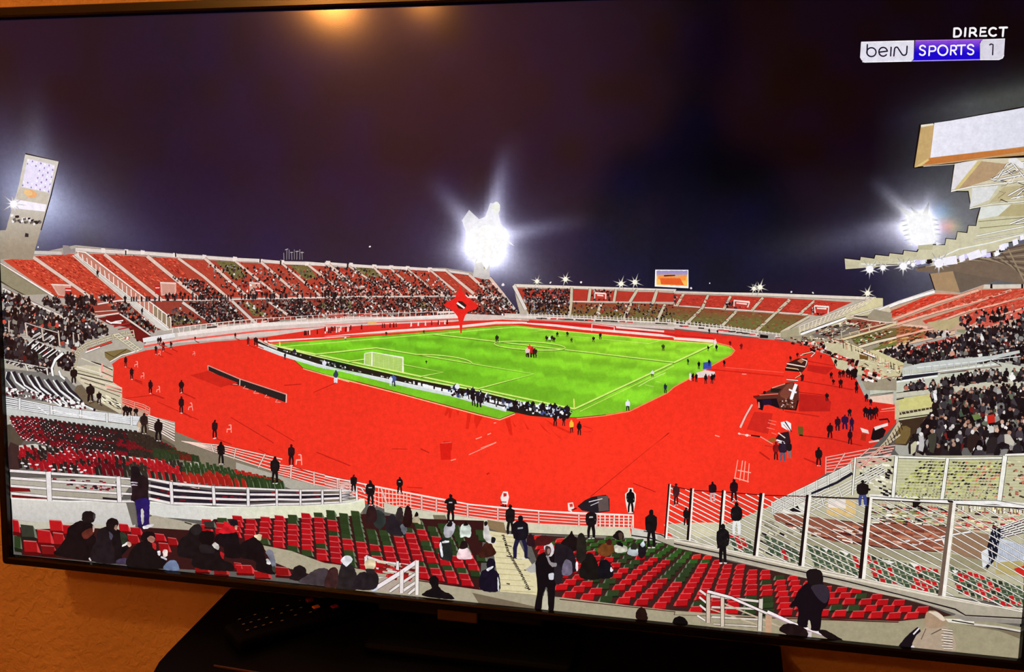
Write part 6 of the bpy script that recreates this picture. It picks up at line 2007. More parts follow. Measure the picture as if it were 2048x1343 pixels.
# red and green seat backs low behind the fence
for (x0, y0, x1, y1, rr) in ((790, 610, 1090, 680, 5), (1130, 670, 1560, 760, 6), (1620, 740, 2044, 860, 6), (330, 545, 470, 600, 4), (540, 560, 740, 640, 4)):
    n = int((x1 - x0) / 34)
    for r in range(rr):
        for c in range(n):
            x = x0 + (x1 - x0) * c / n + r * 10; y = y0 + (y1 - y0) * c / n + r * 26
            if x > x1 + 10: continue
            cc = random.choice([(196, 30, 36), (196, 30, 36), (70, 90, 66), (60, 80, 60), (40, 50, 40)]) if vnoise(c, r * .3, 2.0, x0) > .45 else random.choice([(74, 92, 70), (60, 80, 58)])
            q = P('b3', '%f,%f' % (x, y))[0]
            b.poly([(q[0] - 5, q[1] - 5), (q[0] + 4, q[1] - 3.6), (q[0] + 6, q[1] + 4), (q[0] - 3, q[1] + 3)], cc)
            b.line([(q[0] - 4, q[1] + 4), (q[0] + 6, q[1] + 6)], 1.3, (20, 16, 18))
for s in ('860,615 900,622 890,640', '960,630 1030,640 1010,660', '1200,680 1290,700 1250,715', '1370,700 1440,715 1400,730', '1620,745 1660,750 1640,770', '1560,560 1600,570 1590,640'): b.poly(P('b3', s), (240, 234, 226))
b.done()
b = Pic('lower_railings', 'white railings stepping down to the track at right')
railing(b, P('b3', '885,90 1160,38 1290,20'), P('b3', '885,175 1000,165 1250,100'), 6, 2, (250, 176, 164), [0, .2, .45, .7], 2.4, .8)
b.poly(P('b3', '570,350 1035,130 1040,190 900,270 580,420'), (222, 218, 206))
railing(b, P('b3', '570,355 800,245 1030,130'), P('b3', '575,415 800,320 1035,190'), 5, 2, (246, 242, 232), [k / 7 for k in range(8)], 2.6, 1.2)
b.line(P('b3', '800,300 950,235 1040,180'), 5, (30, 30, 44)); railing(b, P('b3', '790,330 960,260 1210,130'), P('b3', '800,400 980,320 1240,170'), 5, 2, (244, 240, 230), [.2, .5, .8], 2.4, 1)
b.poly(P('b3', '600,410 780,340 780,420 700,420'), (232, 228, 216)); b.poly(P('b3', '660,400 720,370 740,410'), (26, 22, 26))
b.line(P('b3', '1055,90 1290,80 1600,92'), 2.4, (240, 236, 226), out=1)
b.done()
b = Pic('upper_fence', 'white panel fence in front of the upper right seats')
b.line(P('b3', '1295,88 1595,95 1925,92'), 4, (240, 238, 226), out=2); b.line(P('b3', '1930,76 2048,72'), 4.4, (244, 240, 232), out=2)
for s, w in (('1057,88 1040,310', 3.4), ('1298,82 1276,330', 7), ('1596,96 1562,336', 6.5), ('1932,80 1896,348', 9)): b.line(P('b3', s), w, (240, 238, 228), out=2)
b.line(P('b3', '1145,325 1400,342 1630,345'), 5, (242, 240, 236), out=2.4); b.line(P('b3', '1630,352 1880,352 2046,385'), 8, (242, 240, 238), out=2.4)
b.poly(P('b3', '1390,340 1430,330 1445,350 1410,385 1395,380'), (24, 20, 20)); b.poly(P('b3', '1595,338 1625,340 1630,355 1600,352'), (24, 20, 20)); b.line(P('b3', '1420,370 1480,400'), 3, (24, 20, 24))
b.done()
b = Pic('seating_parapet', 'broad sloping concrete kerb between seats and fence')
b.grid(P('b3', '0,568 270,610 480,668 740,728 1090,800 1300,860 1560,898 1830,950 2044,965 2044,1060 1700,1020 1600,985 1300,900 1000,840 700,775 350,690 0,610 b2 1940,570 1940,545'), lambda x, y: (176, 166, 148), 40)
b.line(P('b3', '0,572 270,628 480,676 740,735 1090,808 1560,905 1830,955 2044,972'), 4, (226, 216, 196)); b.line(P('b3', '0,592 270,648 560,715 1000,810 1300,885 1640,975 1700,1010 2044,1028'), 2.6, (30, 24, 26))
b.line(P('b3', '0,606 350,688 700,772 1000,836 1400,920'), 4, (186, 178, 160)); b.line(P('b3', '1000,795 1300,835 1460,880'), 3, (222, 210, 190))
b.done()
b = Pic('tall_fence', 'tall white barred fence with dark-edged posts slanting across the right foreground')
posts = P('b3', '-25,255 -50,560 105,280 85,572 290,292 270,480 515,308 475,662 785,318 742,722 1140,332 1095,795 1625,362 1562,895')
PT = [posts[i] for i in range(0, 14, 2)]
PB = [posts[i] for i in range(1, 14, 2)]
PB[2] = P('b3', '265,620')[0]
PT.append(P('b3', '2150,395')[0]); PB.append(P('b3', '2140,1000')[0])
WF = (246, 240, 232)
b.line(PT[:5], 1.8, (90, 20, 22)); b.line(PT[4:], 3.0, (40, 30, 32))
b.line([(x, y - 2) for x, y in PT[5:]], 2.2, WF)
for i in range(len(PT) - 1):
    a0, a1, c0, c1 = PT[i], PT[i + 1], PB[i], PB[i + 1]
    n = 11 if i < 6 else 13
    H0 = c0[1] - a0[1]
    for k in range(-12, n + 1):
        # parallel bars, slope about one in two, clipped to the panel
        y0 = a0[1] + 3 + k * (H0 / n if i else 11)
        sl = .50
        seg = []
        for t in [j / 16 for j in range(17)]:
            x = a0[0] + (a1[0] - a0[0]) * t
            y = y0 + (x - a0[0]) * sl
            top_ = a0[1] + (a1[1] - a0[1]) * t; bot_ = c0[1] + (c1[1] - c0[1]) * t
            xx = x + (c0[0] - a0[0]) * (y - top_) / max(1, bot_ - top_)
            if top_ + 1 < y < bot_ - 1: seg.append((xx, y))
        if len(seg) > 1: b.line([seg[0], seg[-1]], 1.9, WF, out=1.3 if i > 1 else .8)
    b.line([c0, c1], 2.6, (240, 230, 216), out=1)
b.done()
for i in range(7):
    b = Pic('fence_post')
    a, c = PT[i], PB[i]
    w = 4 + i * .9
    b.line([(a[0] - w * .35, a[1] - 4), (c[0] - w * .35, c[1])], w * .8, (28, 18, 18) if i < 6 else (112, 92, 80), w * .9)
    b.line([(a[0] + w * .4, a[1] - 3), (c[0] + w * .4, c[1] + 2)], w * .65, (244, 238, 228), w * .8)
    b.done()

# central stairs and the concrete below
b = Pic('central_stairs', 'cream concrete stairs with yellowish steps climbing between the seat blocks')
b.grid(P('b2', '935,455 960,520 1060,535 1110,540 1160,640 1240,760 1250,900 1020,880 1005,760 985,640 940,560'), lambda x, y: (222, 210, 168), 30)
for k in range(11):
    y = 545 + k * 32
    b.line(P('b2', '%f,%f %f,%f' % (985 + k * 3, y, 1100 + k * 13, y + 12)), 1.5, (190, 176, 130)); 
for k in range(34):
    x, y = along(P('b2', '1040,545 1070,640 1140,760 1190,860'), k / 33)
    b.poly([(x - 2.5 + random.uniform(-3, 3), y - 1), (x + 2.5, y - 1.6), (x + 3, y + 1), (x - 2, y + 1.4)], (40, 32, 30))
for s in ('1060,665 1120,680', '1165,748 1230,755', '1050,600 1090,610', '1060,825 1080,830', '1165,850 1200,860'): b.line(P('b2', s), 2.2, (50, 42, 40))
b.poly(P('b2', '1170,745 1230,700 1240,760 1200,765'), (176, 172, 168))
b.done()
b = Pic('concrete_ledge', 'plain concrete ledge along the lower edge of the picture')
b.grid(P('b1', '1530,600 1720,640 1900,705 2044,725 b2 200,740 340,770 540,800 560,815 900,858 1230,890 1360,905 1400,925 2044,985 b3 0,1000 560,1020 900,1032 1310,1045 1640,1010 2046,1080 2040,1300 1320,1300 -20,1230 b2 2044,1100 900,980 0,880 b1 2044,830 1700,740 1600,700'), lambda x, y: mixc((172, 162, 138), (160, 150, 122), min(1, max(0, (x - 900) / 900))), 60)
b.line(P('b2', '0,695 200,738'), 2, (60, 20, 20)); b.line(P('b2', '550,808 900,858 1020,870'), 2, (60, 14, 14)); b.line(P('b2', '1370,915 2044,990 b3 0,1006 560,1024 900,1036 1310,1050'), 2.2, (70, 20, 18))
b.poly(P('b2', '860,880 1100,930 1230,960 1230,985 900,950'), (118, 104, 84)); b.poly(P('b3', '1690,1065 1900,1100 2040,1150 2040,1110 1850,1075'), (122, 110, 88))
b.poly(P('b3', '1580,1030 1750,1035 1750,1065 1600,1050'), (232, 226, 212)); b.line(P('b3', '1640,1010 1700,1030 2044,1050'), 8, (150, 142, 132)); b.line(P('b3', '1620,1040 2040,1110'), 2.4, (30, 24, 22)); b.line(P('b3', '1750,1062 1900,1080 2040,1105'), 3.4, (214, 206, 196))
b.done()
ZEND = nz()
#SEATDRAW
SEATS.sort(key=lambda s: -s[0])
SINGLE = set(range(min(290, len(SEATS))))
groups = {}
for i, s in enumerate(SEATS):
    if i in SINGLE:
        b = Pic('stadium_seat')
        draw_seat(b, *s)
        b.done()
    else:
        groups.setdefault(s[5], []).append(s)
for k, L in groups.items():
    b = Pic('seat_rows', {'D': 'dark and red seats in long rows at the far left', 'F': 'narrow red and green seats behind the left railing', 'L': 'smaller seats at the back of the centre-left block', 'R': 'smaller seats at the back of the centre-right block'}[k], 'stuff')
    for s in L: draw_seat(b, *s)
    b.done()
print('seats', len(SEATS), 'depth used mm', ZL[0] * 1000)
#PART4
# ---- foreground railings ------------------------------------------------------------------------------------
b = Pic('foreground_railing', 'white four-rail railing across the lower left')
WR = (236, 226, 224)
for tp2, bt2 in ((P('b1', '62,168 290,182 690,208 775,216'), P('b1', '66,300 290,322 690,348 790,350')), (P('b1', '868,214 1003,240 1250,264 1450,272 1620,278 1760,282 1990,280'), P('b1', '872,330 1003,356 1250,364 1450,370 1620,362 1760,362 1990,350'))):
    railing(b, tp2, bt2, 4, 5, WR, None, 3, 1.6, 3.4)
railing(b, P('b1', '1990,282 2044,278 b2 90,268 190,262'), P('b1', '1990,350 2044,348 b2 90,345 190,335'), 5, 3.2, WR, None, 3, 1.2, 2.6)
for s, w in (('286,172 294,342', 9), ('694,200 702,350', 7.5), ('1002,232 1008,360', 6), ('1248,256 1254,368', 5.5), ('1450,268 1454,372', 5), ('1618,274 1620,370', 4.4), ('1756,278 1758,368', 4), ('1884,280 1886,362', 3.6), ('1990,276 1992,352', 3.6)):
    b.line(P('b1', s), w, (232, 224, 224), out=1.6)
for s in ('92,275 94,350', '185,262 190,340'): b.line(P('b2', s), 3.4, (236, 228, 222), out=1.2)
b.line(P('b2', '190,262 215,268 235,300'), 2.4, WR, out=1)
b.done()
b = Pic('stair_handrail', 'white tubular handrail at the bottom centre-left')
b.line(P('b2', '238,668 330,700 480,718 540,720'), 5, (226, 214, 212), out=1.8)
for s in ('300,735 420,760', '290,790 420,790'): b.line(P('b2', s), 3.4, (222, 210, 204), out=1.4)
b.poly(P('b2', '300,800 440,760 540,720 545,890 300,865'), (176, 160, 146))
flecks(b, P('b2', '330,700 530,730 500,800 330,790'), 30, [(170, 30, 30), (120, 24, 24), (190, 180, 160)], 16, 5, .2)
b.line(P('b2', '285,858 440,765 540,695'), 8, (238, 226, 228), out=2)
for s in ('380,872 440,830 540,760', '440,880 540,810', '490,885 540,845'): b.line(P('b2', s), 5, (234, 224, 220), out=1.8)
b.line(P('b2', '450,750 448,880'), 7, (236, 224, 220), out=1.6); b.line(P('b2', '540,690 538,890'), 7, (240, 230, 224), out=1.6); b.line(P('b2', '425,695 425,745'), 5, (232, 222, 220), out=1.4); b.line(P('b2', '238,668 240,720'), 5, (232, 222, 220), out=1.4)
b.disc(*P('b2', '288,852')[0], 8, 6, (206, 210, 226))
b.done()
b = Pic('stair_handrail', 'white tubular handrail at the bottom centre-right')
for s in ('150,865 200,900', '148,905 190,940', '150,950 195,985', '135,1010 180,1040'): b.line(P('b3', s), 4, (232, 222, 214), out=1.4)
b.line(P('b3', '215,900 500,930 520,930'), 5, (222, 206, 200), out=2); b.line(P('b3', '220,965 490,975'), 4, (216, 202, 190), out=1.5); b.line(P('b3', '220,1020 500,1035'), 4, (216, 202, 190), out=1.5); b.line(P('b3', '230,1060 500,1075'), 3.4, (206, 192, 176), out=1.5)
b.line(P('b3', '205,970 560,1090'), 2.6, (196, 176, 150)); b.line(P('b3', '290,940 640,1085'), 2.6, (196, 176, 150))
b.line(P('b3', '200,880 200,1055'), 7, (206, 184, 164), out=2); b.line(P('b3', '283,900 283,1075'), 6.5, (214, 196, 176), out=2); b.line(P('b3', '508,915 500,1100'), 8, (214, 206, 190), out=2); b.poly(P('b3', '535,1000 572,1010 568,1120 535,1115'), (196, 156, 126))
b.line(P('b3', '195,870 330,905 545,1000'), 5, (240, 224, 222), out=2.4); b.line(P('b3', '545,990 700,1060 840,1110 980,1160'), 6, (244, 232, 234), out=2.4); b.line(P('b3', '560,1008 700,1072 880,1135'), 2.2, (170, 140, 150))
b.line(P('b3', '790,1105 790,1140'), 8, (214, 200, 200))
b.done()

# ---- people ---------------------------------------------------------------------------------------------------
DK = (22, 18, 20)
# on the red track and behind the railings: feet x, y and height in tile units
for t, x, y, h, kw in (('m1', 735, 855, 60, {}), ('m1', 770, 930, 70, {}), ('m1', 880, 1012, 80, {}), ('m1', 1060, 1006, 72, dict(wf=1.3)), ('m1', 1060, 1125, 98, {}), ('m1', 1255, 1272, 108, {}), ('b1', 1702, 138, 124, {}),
                       ('m1', 912, 782, 50, {}), ('m1', 955, 765, 56, {}), ('m1', 925, 725, 44, {}), ('m1', 938, 725, 44, {}), ('m1', 1000, 750, 44, {}), ('m1', 1140, 705, 28, {}), ('m1', 1450, 730, 50, dict(body=(110, 24, 26))), ('m1', 1495, 730, 50, dict(wf=1.6)), ('m1', 1540, 715, 30, {}), ('m1', 1375, 690, 34, {}), ('m1', 1560, 710, 26, dict(body=(120, 24, 26)))):
    q = P(t, '%f,%f' % (x, y))[0]
    b = Pic('person')
    bc = kw.pop('body', (40, 16, 22))
    # the long shadow on the track
    hh = h / 2.92
    b.line([(q[0] + 1, q[1]), (q[0] + hh * .9, q[1] + hh * .35)], 1.8, (184, 32, 26))
    figure(b, q[0], q[1], hh, body=bc, legs=(28, 14, 20), head=(30, 14, 18), **kw)
    b.disc(q[0], q[1], hh * .09, hh * .03, (250, 200, 190))
    b.done()
for t, x, y, h in (('m1', 795, 858, 34), ('m1', 832, 925, 34), ('m1', 925, 1005, 36), ('m1', 1112, 1110, 44), ('m1', 1338, 1240, 46), ('b1', 1745, 135, 62), ('m1', 930, 790, 26), ('m1', 1132, 790, 24)):
    q = P(t, '%f,%f' % (x, y))[0]
    b = Pic('plastic_chair')
    chair_icon(b, q[0], q[1], h / 2.92, (252, 170, 156))
    b.done()
for i, (t, x, y, h, lab, kw) in enumerate((
        ('g2', 865, 740, 190, None, dict(wf=1.3)), ('g2', 1060, 950, 210, 'standing person in black at the ramp corner', dict(wf=1.5)), ('g2', 1160, 975, 145, None, dict(wf=1.3)), ('g2', 190, 210, 150, None, dict(body=(60, 54, 52), wf=1.1)), ('g2', 250, 480, 220, None, dict(body=(50, 40, 42), wf=1.1)),
        ('f1', 1470, 300, 130, None, dict(wf=1.8)), ('f1', 1515, 295, 110, None, dict(wf=1.9)), ('f1', 1590, 300, 100, None, dict(wf=1.7)), ('f1', 1688, 510, 250, 'dark figure looking over the left railing corner', dict(wf=1.1, body=(36, 26, 26))), ('f1', 1628, 490, 130, None, dict(body=(206, 176, 150), legs=(230, 214, 196))),
        ('f1', 1855, 595, 265, 'person in a black coat with hood at the track railing', dict(wf=1.15)), ('b1', 1292, 132, 135, None, dict(wf=1.0)), ('b1', 1607, 245, 162, 'person in black with white shoes on the parapet', dict(wf=1.0)),
        ('b2', 170, 290, 100, None, dict(wf=1.2)), ('b2', 267, 372, 150, None, dict(wf=1.1, glint=(190, 190, 190))), ('b2', 437, 300, 96, None, dict(wf=1.2, glint=(200, 190, 190))), ('b2', 735, 470, 165, 'photographer in a black jacket with lettering, back turned', dict(wf=1.15, arms='up', glint=(190, 190, 196))),
        ('b2', 1048, 380, 70, None, dict(body=(30, 24, 28), wf=1.4)), ('b2', 1082, 545, 180, None, dict(wf=.95)), ('b2', 1142, 680, 252, 'man in a navy hooded jacket standing on the central stairs', dict(legs=(30, 28, 60), wf=1.12, stance=1.5, glint=(150, 150, 156), body=(18, 17, 24))),
        ('b2', 1555, 565, 180, 'person in black on the low wall, one hand on the rail', dict(wf=1.1, glint=(190, 186, 190))), ('b2', 1785, 415, 142, None, dict(wf=1.05, halo=(250, 226, 216))), ('b2', 1905, 620, 225, 'dark steward standing against the fence end', dict(wf=.95)),
        ('b3', 285, 708, 232, 'person in a long black coat standing at the fence', dict(wf=1.0, stance=.7)), ('b3', 845, 142, 112, None, dict(wf=1.1, legs=(60, 14, 18))), ('b3', 350, 345, 130, None, dict(wf=1.1, body=(36, 16, 22))), ('b3', 225, 345, 115, None, dict(wf=1.2, body=(34, 16, 22), legs=(200, 170, 170))),
        ('b3', 1100, 372, 152, None, dict(wf=1.4, legs=(60, 70, 130))), ('b3', 365, 540, 190, None, dict(wf=1.1, legs=(230, 230, 230))), ('b3', 12, 370, 130, None, dict(wf=.9, body=(60, 26, 30))), ('b3', 70, 490, 110, None, dict(wf=.9)))):
    q = P(t, '%f,%f' % (x, y))[0]
    k = TILE[t][2]
    b = Pic('person', lab)
    kw.setdefault('body', DK)
    figure(b, q[0], q[1], h / k, **kw)
    b.disc(q[0] - h / k * .05, q[1] - 1, h / k * .045, h / k * .018, (226, 218, 214))
    b.disc(q[0] + h / k * .06, q[1] - 1, h / k * .045, h / k * .018, (226, 218, 214))
    b.done()
for s in ('1035,360 1025,325 1040,290 1068,290 1075,320 1065,365', ):
    b = Pic('flag_bundle', 'white bundled banner with red held at the railing')
    b.poly(P('b2', s), (244, 228, 226)); b.poly(P('b2', '1042,298 1062,298 1062,318 1042,320'), (196, 40, 40)); b.line(P('b2', '1025,372 1060,378'), 2.4, (30, 20, 24)); b.line(P('b2', '1025,350 1060,350'), 2, (90, 40, 44)); b.done()
b = Pic('plastic_chair'); b.poly(P('b2', '1418,355 1448,352 1456,385 1440,410 1420,400'), (246, 226, 220)); b.poly(P('b2', '1426,362 1446,360 1448,378 1430,380'), (206, 60, 50)); b.done()
b = Pic('covered_camera', 'bulky black covered camera on the track behind the railing')
b.poly(P('b2', '1475,375 1520,340 1560,320 1640,308 1660,330 1662,405 1590,415 1500,400'), (34, 30, 36)); b.poly(P('b2', '1590,318 1655,312 1660,400 1600,408'), (96, 80, 78)); b.line(P('b2', '1540,350 1620,332'), 2, (230, 220, 226)); b.line(P('b2', '1550,372 1600,350'), 1.8, (200, 190, 196))
b.line(P('b2', '1470,385 1440,398'), 3, (130, 20, 18))
b.done()
b = Pic('hurdle_stack', 'pale stack of hurdles on the track')
for s in ('372,105 355,215', '400,110 385,225', '418,112 405,225', '440,125 430,235', '370,165 450,180', '350,205 435,232'): b.line(P('b3', s), 1.8, (255, 170, 150))
b.done()

# main hooded figure at lower centre
def SM(t, s): return smooth(P(t, s))


b = Pic('person', 'person in a dark coat with a white hood and a hanging badge, standing at lower centre')
b.poly(SM('b2', '1225,975 1240,860 1232,740 1230,700 1250,660 1285,640 1330,640 1370,660 1390,700 1385,770 1355,800 1345,860 1335,985 1305,978 1302,880 1292,845 1272,900 1262,985'), (20, 14, 18))
b.poly(SM('b2', '1345,660 1385,690 1395,760 1370,830 1340,800'), (38, 32, 38))
b.poly(SM('b2', '1285,640 1280,605 1300,582 1322,585 1338,620 1332,655 1310,668 1295,665'), (214, 206, 208))
b.poly(SM('b2', '1285,645 1288,612 1302,606 1318,615 1320,645 1308,664 1294,662'), (66, 44, 44)); b.poly(SM('b2', '1300,622 1316,626 1314,648 1300,652'), (150, 118, 112))
b.poly(SM('b2', '1292,665 1306,668 1320,700 1352,705 1350,725 1320,722'), (150, 140, 144)); b.poly(SM('b2', '1308,770 1335,765 1334,800 1310,800'), (206, 206, 214))
b.poly(SM('b2', '1290,860 1297,880 1302,930 1303,978 1272,980 1274,920 1281,885'), (196, 188, 166))
b.done()
b = Pic('person', 'hooded person in a dark grey parka seen from behind at lower right')
b.poly(SM('b3', '722,1065 725,1000 718,960 670,960 700,920 722,870 760,830 780,815 770,770 785,745 820,738 855,750 870,790 868,825 900,850 908,900 895,950 865,990 850,1095 795,1090 790,1040 780,1080'), (20, 14, 20))
b.poly(SM('b3', '775,770 795,745 830,740 860,755 870,800 860,828 800,832 780,815'), (28, 20, 22)); b.poly(SM('b3', '800,840 870,830 902,860 905,900 880,940 830,900'), (50, 42, 54))
b.poly(SM('b3', '784,1042 791,1040 797,1060 798,1090 783,1086 779,1065'), (198, 188, 168))
b.done()
b = Pic('person', 'person in a beige quilted hooded jacket sitting at the lower right')
b.poly(SM('b3', '1310,1200 1340,1150 1385,1105 1420,1080 1440,1110 1420,1170 1400,1205'), (24, 18, 24))
b.poly(SM('b3', '1395,1200 1405,1140 1450,1095 1480,1070 1565,1070 1610,1095 1635,1140 1638,1215 1500,1212'), (176, 156, 134))
b.poly(SM('b3', '1462,1060 1470,1000 1495,982 1540,990 1580,1030 1585,1060 1545,1082 1490,1085'), (170, 142, 116)); b.poly(SM('b3', '1485,990 1540,992 1582,1035 1560,1040 1520,1010'), (222, 204, 184))
for k in range(8): b.line(P('b3', '%d,%d %d,%d' % (1560 + k % 2 * 12, 1090 + k * 16, 1625, 1100 + k * 15)), 3, (222, 206, 190), out=1.6)
b.line(P('b3', '1470,1085 1440,1150'), 2, (110, 90, 74)); b.line(P('b3', '1500,1120 1560,1090'), 2.4, (96, 78, 66)); b.disc(*P('b3', '1392,1195')[0], 4, 3.4, (226, 220, 226)); b.line(P('b3', '1395,1120 1430,1085'), 3, (226, 220, 224), out=1.4)
b.done()


def blob(name, label, t, parts, halo=None):
    b = Pic(name, label)
    for i_, (s, c) in enumerate(parts):
        q = smooth(P(t, s))
        if halo and i_ == 0: b.line(q + q[:1], 2.6, halo)
        b.grid(q, lambda x, y: sc(c, 0.82 + 0.4 * vnoise(x, y, 7, 4)), 5)
    b.done()


